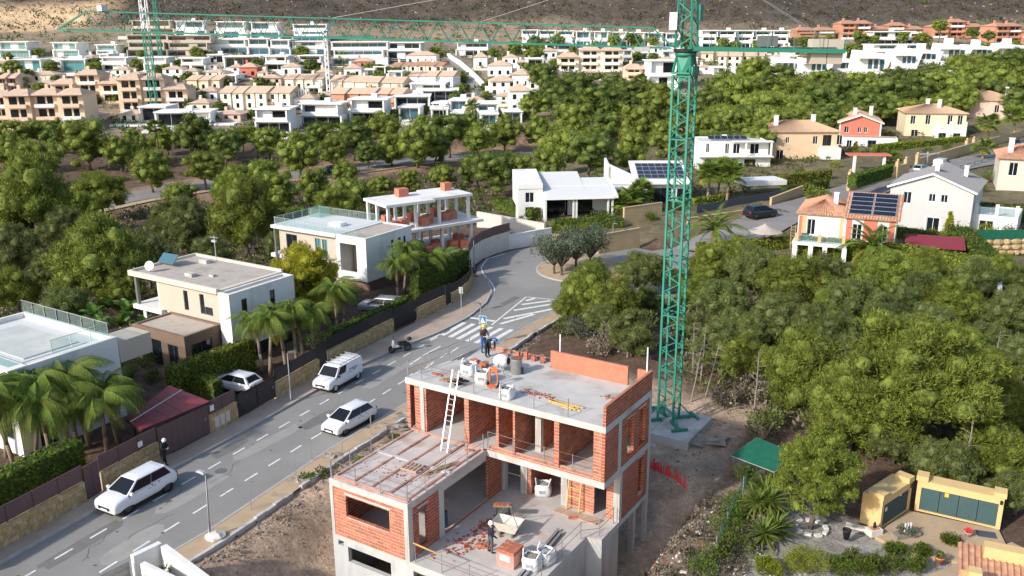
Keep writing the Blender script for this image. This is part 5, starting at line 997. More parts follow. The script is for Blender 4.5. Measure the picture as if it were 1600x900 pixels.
# ------------------------------------------------------------------ people
def person(label, base, rz, J, cloth, helmet, extra=None):
    """one continuous skinned body; J maps joints to local points, cloth colours jacket / trousers / shoes"""
    J = dict(J); face = J.pop("face", (0,-1,0)); names = list(J); idx = {n: i for i, n in enumerate(names)}
    E = [('pelvis','waist'),('waist','chest'),('chest','neck'),('neck','head'),('head','crown')]+[(a, b) for s in 'LR' for a, b in (('chest','sh'+s),('sh'+s,'el'+s),('el'+s,'wr'+s),('wr'+s,'ha'+s),('pelvis','hip'+s),('hip'+s,'kn'+s),('kn'+s,'an'+s),('an'+s,'to'+s))]
    rad = dict(pelvis=(.15,.12), waist=(.15,.115), chest=(.17,.125), neck=(.06,.06), head=(.085,.095), crown=(.07,.08), sh=(.085,.085), el=(.06,.06), wr=(.042,.042), ha=(.045,.03), hip=(.105,.105), kn=(.075,.075), an=(.055,.055), to=(.05,.04))
    me = bpy.data.meshes.new('body'); me.from_pydata([J[n] for n in names], [(idx[a], idx[b]) for a, b in E], []); tmp = bpy.data.objects.new('tmp', me); C.objects.link(tmp)
    sk_ = tmp.modifiers.new('skin', 'SKIN'); sk_.use_smooth_shade = True; ss = tmp.modifiers.new('ss', 'SUBSURF'); ss.levels = 1; ss.render_levels = 1
    for n in names:
        r = rad.get(n) or rad[n[:-1]]; d = me.skin_vertices[0].data[idx[n]]; d.radius = r; d.use_root = n == 'pelvis'
    dg = bpy.context.evaluated_depsgraph_get(); dg.update(); me2 = bpy.data.meshes.new_from_object(tmp.evaluated_get(dg)); bpy.data.objects.remove(tmp)
    o = thing('person', label, 'person', base, rz); me2.materials.clear()
    for c in (cloth[0], cloth[1], 'skin', 'plastic_black'): me2.materials.append(MATS[c])
    part = {'neck': 2, 'head': 2, 'crown': 2, 'pelvis': 1}; segs = [(Vector(J[a]), Vector(J[b]), a, b) for a, b in E]
    for p in me2.polygons:
        best = min(segs, key=lambda s: (p.center-(s[0]+(s[1]-s[0])*max(0, min(1, (p.center-s[0]).dot(s[1]-s[0])/max(1e-6, (s[1]-s[0]).length_squared))))).length); b = best[3]
        p.material_index = 2 if b in ('head','crown') or b[:2] == 'ha' else 3 if b[:2] == 'to' else 1 if b[:2] in ('hi','kn','an') else 0; p.use_smooth = True
    link('body', me2, o); hd, cr = Vector(J['head']), Vector(J['crown']); ax = (cr-hd).normalized(); hm = MB().lathe([(.145,-.02),(.15,0),(.125,.02),(.12,.07),(.085,.12),(.03,.145),(0,.147)], n=14).build('helmet', helmet, o, True); hm.location = hd+ax*.045; hm.rotation_mode = 'QUATERNION'; hm.rotation_quaternion = ax.to_track_quat('Z', 'Y')
    fw = Vector(face).normalized()
    fc = MB(); fc.rbox(hd+fw*.10+Vector((0,0,-.02)), (.03,.03,.04)); fc.build('nose', 'skin', o)
    for s in 'LR':                                   # fingers, thumb
        h, w_ = Vector(J['ha'+s]), Vector(J['wr'+s]); d = (h-w_).normalized(); sd_ = d.cross(Vector((0,0,1))); sd_ = sd_.normalized() if sd_.length > .05 else Vector((1,0,0)); fm = MB()
        for k in range(4): q = h+sd_*(k-1.5)*.019; fm.path([q, q+d*.035, q+d*.06+Vector((0,0,-.015))], [.010,.009,.007], 5)
        q = h-d*.03+sd_*.04; fm.path([q, q+d*.025+sd_*.015, q+d*.045+sd_*.012], [.011,.010,.008], 5); fm.build('fingers', 'skin', o)
    return o
def pose(**k):
    J = dict(pelvis=(0,0,.95), waist=(0,0,1.1), chest=(0,0,1.34), neck=(0,0,1.5), head=(0,-.02,1.62), crown=(0,-.02,1.72), shL=(.18,0,1.40), elL=(.24,.03,1.12), wrL=(.25,-.08,.88), haL=(.25,-.12,.79), shR=(-.18,0,1.40), elR=(-.24,.03,1.12), wrR=(-.25,-.08,.88), haR=(-.25,-.12,.79), hipL=(.1,0,.9), knL=(.11,-.02,.5), anL=(.12,.02,.09), toL=(.13,-.16,.04), hipR=(-.1,0,.9), knR=(-.11,-.02,.5), anR=(-.12,.02,.09), toR=(-.13,-.16,.04)); J.update(k); return J
q = P(259, 725, ZP+.03); person('person in dark work clothes and white helmet looking down at hands by the gate', q, R(70), pose(elL=(.25,-.06,1.14), wrL=(.10,-.26,1.12), haL=(.03,-.30,1.12), elR=(-.25,-.06,1.14), wrR=(-.10,-.26,1.10), haR=(-.03,-.30,1.10), head=(0,-.07,1.60), crown=(0,-.10,1.70), knL=(.14,.14,.5), anL=(.17,.32,.09), toL=(.18,.17,.04), knR=(-.12,-.12,.5), anR=(-.13,-.16,.09), toR=(-.14,-.33,.04)), ('navy','navy'), 'helmet_white')
person('person with white helmet and navy jacket standing on the patio by the mortar tub', on(7.98,2.75,0), YA+R(150), pose(elL=(.28,-.05,1.15), wrL=(.2,-.25,1.05), haL=(.16,-.33,1.05), elR=(-.28,.0,1.13), wrR=(-.27,-.18,.95), haR=(-.26,-.24,.88), knL=(.12,.05,.5), anL=(.13,.10,.09), toL=(.14,-.08,.04)), ('navy','grey_cloth'), 'helmet_white')
person('person in brown top, blue trousers and yellow helmet standing on the roof', on(1.15,12.45,6.2), YA+R(60), pose(elL=(.25,-.12,1.15), wrL=(.15,-.33,1.1), haL=(.10,-.40,1.1), elR=(-.25,-.10,1.15), wrR=(-.14,-.31,1.12), haR=(-.09,-.38,1.12)), ('brown_cloth','blue_cloth'), 'helmet_yellow')
person('person in navy top and blue helmet bending over bricks on the roof', on(1.75,11.95,6.2), YA+R(80), pose(waist=(0,-.08,1.06), chest=(0,-.33,1.16), neck=(0,-.50,1.20), head=(0,-.62,1.20), crown=(0,-.71,1.21), shL=(.18,-.38,1.15), elL=(.2,-.42,.86), wrL=(.15,-.48,.62), haL=(.13,-.50,.53), shR=(-.18,-.38,1.15), elR=(-.2,-.42,.86), wrR=(-.15,-.48,.62), haR=(-.13,-.50,.53), face=(0,-.3,-1)), ('navy','black_cloth'), 'helmet_blue')
# ------------------------------------------------------------------ house kit
def side_pt(side, x0, y0, x1, y1, a, z, d=0):
    """point on a side of a box: f = y0 face, b = y1, l = x0, r = x1; d goes inward"""
    return {'f': (x0+a, y0+d, z), 'b': (x0+a, y1-d, z), 'l': (x0+d, y0+a, z), 'r': (x1-d, y0+a, z)}[side]
def add_window(par, side, bx, op, fm='white_paint', gm='glass_dark', depth=.12, fr=.06, bars=1):
    a0, a1, z0, z1 = op[:4]; e = lambda a, z, d: side_pt(side, *bx, a, z, d); w_ = MB()
    def bar(aa, ab, za, zb):
        p, q = e(aa, za, depth-.04), e(ab, zb, depth+.03); w_.box(min(p[0],q[0]), min(p[1],q[1]), za, max(p[0],q[0]), max(p[1],q[1]), zb)
    bar(a0, a1, z0, z0+fr); bar(a0, a1, z1-fr, z1); bar(a0, a0+fr, z0+fr, z1-fr); bar(a1-fr, a1, z0+fr, z1-fr)
    for k in range(bars): m_ = a0+(a1-a0)*(k+1)/(bars+1); bar(m_-fr/2, m_+fr/2, z0+fr, z1-fr)
    o = w_.build('window', fm, par); p = [e(a0+fr*.5, z0+fr*.5, depth), e(a1-fr*.5, z0+fr*.5, depth), e(a1-fr*.5, z1-fr*.5, depth), e(a0+fr*.5, z1-fr*.5, depth)]
    MB().add(p, [(0,1,2,3)]).build('pane', gm, o); return o
def box_house(par, x0, y0, x1, y1, z0, z1, m='white_render', ops=None, roof='roof_gravel', parapet=.25, th=.25, far=False):
    """a storey block: four walls with real openings, windows set back in them, a roof deck below the parapet"""
    ops = ops or {}; bx = (x0, y0, x1, y1)
    for s in 'fblr':
        L = x1-x0 if s in 'fb' else y1-y0; lst = ops.get(s, []); mb = MB(); a0, a1 = (0, L) if s in 'fb' else (th, L-th)
        for p0, p1, q0, q1 in cells(a0, a1, z0, z1, lst):
            p, q = side_pt(s, *bx, p0, q0, 0), side_pt(s, *bx, p1, q1, th); mb.box(min(p[0],q[0]), min(p[1],q[1]), q0, max(p[0],q[0]), max(p[1],q[1]), q1)
        mb.build('wall', m, par)
        for o in lst:
            st = o[4] if len(o) > 4 else 'w'
            if st == 'w': add_window(par, s, bx, o, bars=1 if o[1]-o[0] < 2.2 else 2)
            elif st == 'k': add_window(par, s, bx, o, fm='fence_grey', gm='glass_dark', bars=0 if o[1]-o[0] < 1 else 1)
            elif st == 't': add_window(par, s, bx, o, fm='fence_grey', gm='glass_teal', bars=1)
            elif st == 'B': add_window(par, s, bx, o, fm='white_paint', gm='glass_blue', bars=max(1, int((o[1]-o[0])/1.3)))
    if roof: MB().box(x0+th, y0+th, z1-parapet-.15, x1-th, y1-th, z1-parapet).build('roof', roof, par)
    MB().box(x0+th, y0+th, z0+.02, x1-th, y1-th, z0+.1).build('floor', 'concrete_floor', par)
def glass_rail(par, pts, z, h=.95):
    for a, b in zip(pts, pts[1:]):
        L = math.hypot(b[0]-a[0], b[1]-a[1]); n = max(1, round(L/1.5))
        for i in range(n):
            p = [a[k]+(b[k]-a[k])*(i/n+.008) for k in (0,1)]; q = [a[k]+(b[k]-a[k])*((i+1)/n-.008) for k in (0,1)]
            MB().add([(*p,z),(*q,z),(*q,z+h),(*p,z+h)], [(0,1,2,3)]).build('glass_panel', 'glass_rail', par); unit_beam('rail_post', (*p,z), (*p,z+h), .03, 'metal_light', par)
        unit_beam('hand_rail', (*a,z+h), (*b,z+h), .03, 'metal_light', par)
def tiles(par, a, b, c, d, m='tile_roof', n=None, th=.12, name='roof_slope'):
    """pitched slope a-b eave, d-c ridge, with rounded ribs of tiles running down it"""
    a, b, c, d = map(Vector, (a, b, c, d)); nn = (b-a).cross(d-a).normalized(); mb = MB(); mb.add([a, b, c, d, a-nn*th, b-nn*th, c-nn*th, d-nn*th], [(0,1,2,3),(7,6,5,4),(0,4,5,1),(1,5,6,2),(2,6,7,3),(3,7,4,0)])
    n = n or max(4, int((b-a).length/.3))
    for i in range(n):
        t0, t1 = (i+.18)/n, (i+.82)/n; e0, e1, r0, r1 = a.lerp(b,t0), a.lerp(b,t1), d.lerp(c,t0), d.lerp(c,t1); em, rm = (e0+e1)/2+nn*.075, (r0+r1)/2+nn*.075
        mb.add([e0, em, e1, r0, rm, r1], [(0,1,4,3),(1,2,5,4),(0,2,1)])
    return mb.build(name, m, par)
def hip_roof(par, x0, y0, x1, y1, z, rh, ov=.4, m='tile_roof', gable=None):
    X0, Y0, X1, Y1 = x0-ov, y0-ov, x1+ov, y1+ov; w, d = X1-X0, Y1-Y0
    if gable == 'x':   # ridge along x, gables on l and r
        ym = (Y0+Y1)/2; tiles(par, (X0,Y0,z),(X1,Y0,z),(X1,ym,z+rh),(X0,ym,z+rh), m); tiles(par, (X1,Y1,z),(X0,Y1,z),(X0,ym,z+rh),(X1,ym,z+rh), m)
    elif gable == 'y':
        xm = (X0+X1)/2; tiles(par, (X0,Y1,z),(X0,Y0,z),(xm,Y0,z+rh),(xm,Y1,z+rh), m); tiles(par, (X1,Y0,z),(X1,Y1,z),(xm,Y1,z+rh),(xm,Y0,z+rh), m)
    else:
        k = min(w, d)/2*.98; p, q = ((X0+k, (Y0+Y1)/2, z+rh), (X1-k, (Y0+Y1)/2, z+rh)) if w >= d else (((X0+X1)/2, Y0+k, z+rh), ((X0+X1)/2, Y1-k, z+rh))
        if w >= d: tiles(par, (X0,Y0,z),(X1,Y0,z),q,p,m); tiles(par, (X1,Y1,z),(X0,Y1,z),p,q,m); tiles(par, (X0,Y1,z),(X0,Y0,z),p,p,m); tiles(par, (X1,Y0,z),(X1,Y1,z),q,q,m)
        else: tiles(par, (X0,Y1,z),(X0,Y0,z),p,q,m); tiles(par, (X1,Y0,z),(X1,Y1,z),q,p,m); tiles(par, (X0,Y0,z),(X1,Y0,z),p,p,m); tiles(par, (X1,Y1,z),(X0,Y1,z),q,q,m)
def gable_wall(par, side, x0, y0, x1, y1, z, rh, m, ov=0):
    mb = MB()
    if side in 'fb': y = y0 if side == 'f' else y1-.25; mb.yprism([(x0,z),(x1,z),((x0+x1)/2,z+rh)], y, y+.25)
    else: x = x0 if side == 'l' else x1-.25; mb.xprism([(y0,z),(y1,z),((y0+y1)/2,z+rh)], x, x+.25)
    return mb.build('gable', m, par)
def chimney(par, x, y, z, h=1.1, w=.5, m='white_render'):
    o = MB().box(x-w/2, y-w/2, z, x+w/2, y+w/2, z+h).build('chimney', m, par); MB().box(x-w*.62, y-w*.62, z+h+.01, x+w*.62, y+w*.62, z+h+.1).build('cap', m, o); return o
def house(name, label, corner, rz, cat='house', group=None): return thing(name, label, cat, corner, rz, group)
def solar(par, a, b, c, d, nx, ny, lift=.14):
    a, b, c, d = map(Vector, (a, b, c, d)); nn = (b-a).cross(d-a).normalized()*lift; e = lambda u, v: a.lerp(b,u).lerp(d.lerp(c,u),v)+nn
    for i in range(nx):
        for j in range(ny):
            q = [e((i+s)/nx, (j+t)/ny) for s, t in ((.02,.03),(.98,.03),(.98,.97),(.02,.97))]; k = nn.normalized()*.035
            f = MB().add(q+[v+k for v in q], [(4,5,6,7),(0,1,5,4),(1,2,6,5),(2,3,7,6),(3,0,4,7),(3,2,1,0)]).build('solar_panel', 'metal_light', par); s_ = [e((i+s)/nx, (j+t)/ny)+k*1.1 for s, t in ((.04,.06),(.96,.06),(.96,.94),(.04,.94))]; MB().add(s_, [(0,1,2,3)]).build('cells', 'solar_cell', f)
def gl(c): return gz(c.x, c.y)
# ---- villa at the picture's edge: white, roof terrace with glass rail
c = P(15, 580, 4.9); Hh = house('white_villa', 'white flat roofed villa with a glass railed roof terrace behind palms', (c.x, c.y, 0), YA)
box_house(Hh, -11, 0, 0, 7.4, -1.4, 4.9, 'white_render', {'r': [(2.2,2.7,2.6,3.6,'k'),(3.3,3.8,2.6,3.6,'k'),(4.4,4.9,2.6,3.6,'k'),(1.2,2.4,-.8,1.2,'k')], 'f': [(8.3,10.2,.0,2.2,'k'),(7.6,9.6,2.7,4.3,'k'),(3,6,2.6,4.3,'k'),(2,6.5,-1,1.5,'k')]}, 'roof_pale', .35)
MB().box(-11.2, -.25, 4.9, .2, 1.0, 5.0).build('eave_band', 'white_render', Hh)
for i in range(7): unit_box('skylight', -.3-1.55*(i+1), .15, 5.002, -.3-1.55*i-.12, .85, 5.04, 'glass_rail', Hh)
glass_rail(Hh, [(-.4,3.0),(-.4,7.1),(-10.8,7.1)], 4.95); MB().box(-9, 2.0, 4.57, -2.0, 5.8, 4.68).build('roof_terrace_floor', 'pool', Hh); MB().box(-9.4,1.7,4.555,-1.6,6.2,4.60).build('terrace_floor_border','roof_pale',Hh)  # pale raised terrace floor with its border
MB().box(-2.2, 7.45, 3.0, 0, 10.0, 4.5).build('rear_block', 'beige_render', Hh)
# ---- beige villa with brown lower block
c = P(357, 461, 4.9); Hh = house('beige_villa', 'beige and white flat roofed villa with a brown ground floor block and satellite dish', (c.x, c.y, 0), YA)
box_house(Hh, -9.2, .35, -1.3, 7.0, 2.15, 4.75, 'beige_render', {'f': [(3.2,3.75,2.6,4.3,'k'),(5.2,5.75,2.6,4.3,'k'),(5.75,6.7,2.6,3.3,'k')]}, None)
box_house(Hh, -1.29, .0, 0, 7.0, .2, 4.9, 'white_render', {'r': [(4.2,4.8,2.4,4.2,'k'),(1.2,1.8,2.4,4.2,'k')]}, 'roof_gravel', .15)
box_house(Hh, -7.8, -3.4, -1.5, .33, -1.4, 2.15, 'brown_render', {'r': [(.6,2.6,-.9,1.3,'k')], 'f': [(.8,3.4,-1,1.3,'k'),(4.2,5.4,-1,1.2,'k')]}, 'roof_gravel', .12)
box_house(Hh, -12, .6, -1.4, 7.0, -1.4, 2.1, 'white_render', {'f': [(.4,3.6,-1,1.6,'k')]}, None)
MB().box(-12.6, .1, 1.75, -8.8, 7.0, 2.12).build('balcony_slab', 'white_render', Hh); MB().box(-12.5, -.1, 4.76, -1.31, 7.05, 5.0).build('roof_slab', 'cream_render', Hh); MB().box(-12.1, .3, 5.003, -1.8, 6.7, 5.02).build('roof_deck', 'roof_gravel', Hh)
for a, b in (((-12.5,-.1),(-1.3,.12)),((-12.5,6.85),(-1.3,7.06)),((-12.5,.12),(-12.3,6.85))): MB().box(a[0], a[1], 5.004, b[0], b[1], 5.2).build('roof_kerb', 'cream_render', Hh)
unit_box('column', -12.3, .3, 2.12, -12.05, .55, 4.76, 'metal_grey', Hh); unit_box('column', -9.4, .4, 2.12, -9.2, .6, 4.76, 'white_render', Hh); MB().box(-1.2,.3,-1.4,-.2,6.8,.19).build('garage_shade_block','plastic_black',Hh)  # solid black block stands for the dark inside of the garage
for x, y, s in ((-7.2,1.6,.5),(-5.4,2.6,.3),(-9.8,5.2,.55)): MB().box(x, y, 5.02, x+s*1.8, y+s, 5.02+s*.6).build('roof_vent', 'concrete', Hh)
d = MB().lathe([(0,-.06),(.25,-.02),(.42,.08),(.40,.09),(.2,.02),(0,-.02)], n=18).build('satellite_dish', 'white_paint', Hh, True); d.location = (-10.9, 1.0, 5.55); d.rotation_euler = (R(70),0,R(25)); unit_beam('dish_arm', (-10.9,1.0,5.02), (-10.9,1.05,5.5), .06, 'metal_grey', Hh)
s_ = MB().rbox((0,0,0),(2.0,.06,1.0)).build('solar_heater', 'glass_blue', Hh); s_.location = (-11.3,3.2,5.65); s_.rotation_euler = (R(-45),0,0); unit_beam('antenna_mast', (-8.8,6.3,5.0), (-8.8,6.3,7.4), .05, 'metal_light', Hh); unit_beam('antenna_arm', (-9.3,6.3,7.2), (-8.3,6.3,7.25), .04, 'metal_light', Hh); unit_beam('antenna_arm', (-9.1,6.3,6.9), (-8.6,6.3,6.9), .2, 'metal_light', Hh)
# ---- third villa, roof terrace with glass rail
c = P(572, 373, 4.9); Hh = house('pale_villa', 'pale flat roofed villa with white end block and glass rail on the roof', (c.x, c.y, 0), YA)
box_house(Hh, -12.6, .4, -4.0, 7.0, -1.2, 4.55, 'beige_render', {'f': [(5.2,6.0,2.0,4.0,'t'),(6.2,6.9,2.0,4.0,'t'),(1,2.6,1.8,4.0,'k')]}, None)
box_house(Hh, -3.99, -.1, 0, 7.2, .4, 4.9, 'white_render', {'f': [(.5,2.7,1.2,4.1,'o')], 'r': [(5.0,5.5,1.6,4.0,'k'),(5.9,6.3,1.6,4.0,'k'),(3.9,4.3,1.6,4.0,'k')]}, 'roof_gravel', .12)
MB().box(-3.6, 2.0, .55, -.4, 2.2, 4.7).build('recess_wall', 'beige_render', Hh); MB().box(-3.7,.6,-1.2,-.4,7.0,.38).build('carport_shade_block','brown_render',Hh)  # solid dark block below the end block, recess shade put into its colour
MB().box(-13.2, -.2, 4.56, -4.0, 7.2, 4.88).build('roof_slab', 'white_render', Hh); MB().box(-12.9,.0,4.883,-4.2,7.0,4.91).build('roof_deck','roof_pale',Hh); MB().box(-14.0,.3,1.2,-12.4,6,1.6).build('balcony_slab','white_render',Hh); unit_box('column',-13.0,0,-1.2,-12.8,.2,4.56,'metal_grey',Hh)
glass_rail(Hh, [(-12.9,.1),(-1.2,.1)], 4.92, .8); glass_rail(Hh, [(-12.9,6.9),(-4.2,6.9)], 4.92, .8); glass_rail(Hh, [(-12.9,.1),(-12.9,6.9)], 4.92, .8)
MB().box(-12.7,5,4.92,-11,6.6,5.9).build('stair_head','glass_rail',Hh); MB().box(-7.4,2.6,4.92,-5.8,3.6,5.3).build('sun_lounger','white_paint',Hh)
# ---- concrete skeleton of a villa
c = P(605, 321, 6.0); Hh = house('concrete_frame', 'bare white concrete frame of an unfinished villa, open on all sides', (c.x, c.y, 0), R(35), 'building')
MB().prism([(-.3,-.3),(6.0,-.3),(6.0,.5),(11.6,.5),(11.6,6.2),(7.2,6.2),(7.2,5.4),(-.3,5.4)], 5.75, 6.05).build('roof_slab', 'white_render', Hh); MB().prism([(-.6,-.9),(12.6,-.3),(12.6,7),(-.6,6.5)], 2.65, 2.95).build('floor_slab', 'white_render', Hh); MB().prism([(-1.5,-1.6),(13,-1.2),(13,7.5),(-1.5,7)], -1.2, -.25).build('base_slab', 'concrete', Hh)
for x in (.1, 3.6, 7.0, 11.0):
    for y in (.2, 2.9, 5.2): unit_box('column', x, y+(.5 if x > 6 else 0), 2.95, x+.32, y+.32+(.5 if x > 6 else 0), 5.75, 'white_render', Hh); unit_box('column', x, y, -.25, x+.34, y+.34, 2.65, 'white_render', Hh)
MB().box(3.2, 3.2, 6.05, 4.5, 4.3, 7.0).build('stair_head', 'brick_stack', Hh); MB().box(9.6, 3.6, 6.05, 10.6, 4.6, 7.0).build('chimney_stack', 'brick_stack', Hh); MB().box(-.2,.2,2.95,-.05,3.0,3.9).build('low_wall','white_render',Hh)
Mi = Matrix.Translation((c.x,c.y,0)) @ Matrix.Rotation(R(35),4,'Z')
def pallet_far(x, y, z, lab, grp):
    q = Mi @ Vector((x,y,z)); o = thing('brick_pallet', lab, 'bricks', q, R(35), grp); MB().box(-.5,-.5,0,.5,.5,.1).build('pallet','wood_pallet',o)
    for k in range(3): MB().box(-.5,-.5,.11+k*.3,.5,.5,.11+k*.3+.285).build('brick_layer','brick_stack',o)
for x, y in ((1.2,.6),(2.6,1.2),(5.0,.8),(6.0,1.6),(8.4,1.8),(9.6,2.2),(5.2,3.8),(8.8,4.6),(2.0,4.2)): pallet_far(x, y, 2.955, 'brick pallet on the open upper floor of the concrete frame', 'brick pallets on the upper floor of the frame')
for x, y in ((3.2,-.8),(4.6,-.4),(6.0,.2),(8.6,.4),(9.8,.0),(11.6,-.4),(7.2,1.8),(5.0,2.2),(11,3)): pallet_far(x, y, -.25, 'brick pallet on the ground level of the concrete frame', 'brick pallets at ground level of the frame')
# ---- red carport beside the mauve gate, clipped hedges of the street gardens
pts = [P(197,655,1.25), P(265,603,1.25), P(328,628,1.25), P(220,673,1.25)]; cc = sum(pts, Vector())/4; cc.z = 1.25
Cp = thing('carport', 'dark red panelled carport roof on black posts behind the mauve gate', 'carport', (cc.x, cc.y, 0)); L_ = [p-cc for p in pts]
for i in range(5):
    e = lambda u, v: L_[0].lerp(L_[1], u).lerp(L_[3].lerp(L_[2], u), v)
    q = [e(s, t) for s, t in (((i+.01)/5,0),((i+.985)/5,0),((i+.985)/5,1),((i+.01)/5,1))]; MB().add([v+Vector((0,0,1.25)) for v in q]+[v+Vector((0,0,1.31)) for v in q], [(3,2,1,0),(4,5,6,7),(0,1,5,4),(1,2,6,5),(2,3,7,6),(3,0,4,7)]).build('roof_panel', 'red_roof', Cp)
for a, b in zip(L_, L_[1:]+L_[:1]): unit_beam('edge_beam', a+Vector((0,0,1.2)), b+Vector((0,0,1.2)), .10, 'plastic_black', Cp)
unit_beam('ridge_strip', L_[0].lerp(L_[3],.32)+Vector((0,0,1.33)), L_[1].lerp(L_[2],.32)+Vector((0,0,1.33)), .05, 'roof_pale', Cp)
for v in L_: unit_beam('post', (v.x*.72-.35, v.y*.72+.2, -1.2), (v.x*.72-.35, v.y*.72+.2, 1.2), .12, 'plastic_black', Cp)
hedge(P(268,578,-.9+2.4)+Vector((0,0,-2.4)), P(398,532,1.5)+Vector((0,0,-2.4)), 2.5, 1.0, 'tall clipped hedge with a yellow green top in front of the beige villa', 'hedge_yellow', 60)
hedge(P(-60,775,1.4)+Vector((0,0,-2.5)), P(132,690,1.4)+Vector((0,0,-2.5)), 2.6, 1.3, 'dark clipped hedge behind the mauve panels', 'hedge_leaf', 60)
hedge(P(265,600,-.5), P(335,622,-.5), 1.2, .9, 'low dark hedge between carport and driveway', 'hedge_leaf', 60)
hedge(P(655,470,-.9), P(735,432,-.9), 3.0, 1.1, 'tall dark hedge behind the curved fence at the roundabout', 'hedge_leaf', 55); hedge(P(520,545,-.9), P(640,487,-.9), 1.5, .9, 'dark garden hedge behind the long slat fence', 'hedge_leaf', 45)
# palms of the street gardens
PL = dict(label='feathery queen palm crowding the white villa garden', group='queen palms by the white villa')
for px, py, h in ((55,742,4.2),(110,728,4.6),(168,712,4.2),(25,735,4.8),(140,695,4.8),(80,712,5.0),(185,690,4.0),(10,715,5.0),(120,700,3.6)): q = P(px, py, -1); palm(q, h, kind='feather', n=30, sc=1.15, **PL)
PL = dict(label='feathery queen palm with pale trunk by the dark slat fence', group='queen palms by the slat fence')
for px, py, h in ((422,588,4.2),(448,580,4.4),(465,572,4.3),(475,560,4.5),(492,565,4.0),(410,580,4.6),(540,518,4.2),(528,525,3.9)): q = P(px, py, -.9); palm(q, h, kind='feather', n=24, sc=.92, **PL)
PL = dict(label='feathery palm in front of the pale villa by the roundabout', group='palms by the pale villa')
for px, py, h in ((622,468,3.6),(645,462,3.9),(668,456,3.6),(632,455,4.2),(690,440,3.2)): q = P(px, py, -.8); palm(q, h, kind='feather', n=24, sc=.95, **PL)
PL = dict(label='broad leaved banana plant beside the brown villa block', group='banana plants by the beige villa')
for px, py, h in ((165,540,1.6),(190,545,2.0),(150,520,1.4),(215,552,1.3),(175,505,1.6),(120,510,1.2),(230,540,1.5),(205,520,1.8)): q = P(px, py, -.8); palm(q, h, kind='broad', n=9, sc=1.0, name='banana_plant', tr=.1, dry=0, **PL)
for px, py, r, lf in ((560,530,.9,'hedge_leaf'),(580,520,.8,'hedge_leaf'),(600,478,1.2,'hedge_leaf'),(490,545,1.3,'hedge_leaf'),(520,500,1.2,'hedge_yellow'),(250,565,1.0,'hedge_leaf'),(300,580,.9,'hedge_leaf'),(225,575,1.3,'hedge_leaf'),(205,590,1.2,'hedge_leaf'),(190,570,1.2,'hedge_leaf'),(240,600,.9,'hedge_leaf'),(700,400,.9,'hedge_leaf'),(550,470,1.3,'hedge_leaf')): bush(P(px,py,-.9), r, 'rounded garden shrub between the street villas', lf, 700, .11, 'shrubs of the street villas')
# ------------------------------------------------------------------ houses beyond the roundabout
# white house with one long pale pitched roof
a, b = P(854,342,0), P(959,339,0); g0 = .0; rz = math.atan2(b.y-a.y, b.x-a.x); Hh = house('pitched_villa', 'white house with a long pale pitched roof and covered terrace facing the roundabout', (a.x, a.y, 0), rz); L = (b-a).length
zf, zb_ = 2.75, 4.9; dp = 8.0
MB().xprism([(-.1,-.6),(dp,-.6),(dp,zb_+.2),(-.1,zf+.25)], -.3, 0).build('side_wall','white_render',Hh)
box_house(Hh, -3.7, 1.5, -.31, dp, -.6, 3.9, 'white_render', {'f': [(1.0,2.2,.0,1.4,'w'),(1.0,2.2,2.0,3.4,'w')]}, None)
MB().xprism([(1.4,3.9),(dp,3.9),(dp,5.6),(1.4,4.5)], -3.72, -.32).build('mono_gable','white_render',Hh)
MB().xprism([(-.2,zf),(dp,zb_),(dp,zb_+.22),(-.2,zf+.22)], .005, 5.6).build('roof','roof_pale',Hh); MB().xprism([(-.2,zf-.01),(6.0,zf+1.55),(6.0,zf+1.77),(-.2,zf+.21)], 5.61, L+.3).build('roof','roof_pale',Hh)
unit_box('fascia', -.3, -.28, zf-.14, L+.35, -.2, zf+.26, 'white_paint', Hh); MB().xprism([(-.28,zf-.1),(6.1,zf+1.52),(6.1,zf+1.85),(-.28,zf+.3)], L+.3, L+.5).build('verge','white_paint',Hh)
MB().box(0.02,3.2,-.6,L-.2,3.4,3.9).build('back_wall','white_render',Hh); MB().box(L-.25,3.41,-.6,L,8,3.6).build('wall','white_render',Hh)
for x0, x1 in ((.3,3.4),(4.4,6.9)): unit_box('terrace_door', x0, 3.1, -.3, x1, 3.18, 2.1, 'glass_dark', Hh)
for x in (3.6, 4.0, L-.9, L-.3): unit_box('column', x, .1, -.6, x+.25, .35, zf+.02, 'white_render', Hh)
for x in (1.0,2.0,5.0): MB().rbox((x,1.6,-.1),(.7,.7,.4)).build('terrace_seat','plastic_black',Hh)
# house with roof solar panels
a, b = P(953,318,.2), P(1075,318,.2); Hh = house('solar_villa', 'white villa with mono pitched roof carrying a bank of solar panels', (a.x, a.y, .0), math.atan2(b.y-a.y, b.x-a.x)); L = (b-a).length
MB().xprism([(0,-.4),(9,-.4),(9,5.6),(0,5.6)], -.3, 0).build('side_wall','white_render',Hh); MB().yprism([(-.3,3.0),(5.6,3.0),(3.2,4.4),(-.3,6.0)], 0, .25).build('front_gable','white_render',Hh)
box_house(Hh, 0, .26, 5.4, 9, -.4, 3.0, 'white_render', {'f': [(1.0,4.6,-.1,2.3,'k')]}, None); box_house(Hh, 5.41, 1.0, L, 9, -.4, 3.0, 'white_render', {'f': [(.5,3.6,-.1,2.3,'k'),(4.4,6.6,.2,2.2,'k')]}, None)
MB().xprism([(.2,2.95),(9,4.9),(9,5.15),(.2,3.2)], 3.4, L+.3).build('roof','white_render',Hh); solar(Hh, (4.2,1.6,3.56),(L-.2,1.6,3.56),(L-.2,7.6,4.88),(4.2,7.6,4.88), 7, 4, .06); MB().box(.5,-2.5,2.6,5.5,.24,2.85).build('canopy','white_render',Hh)
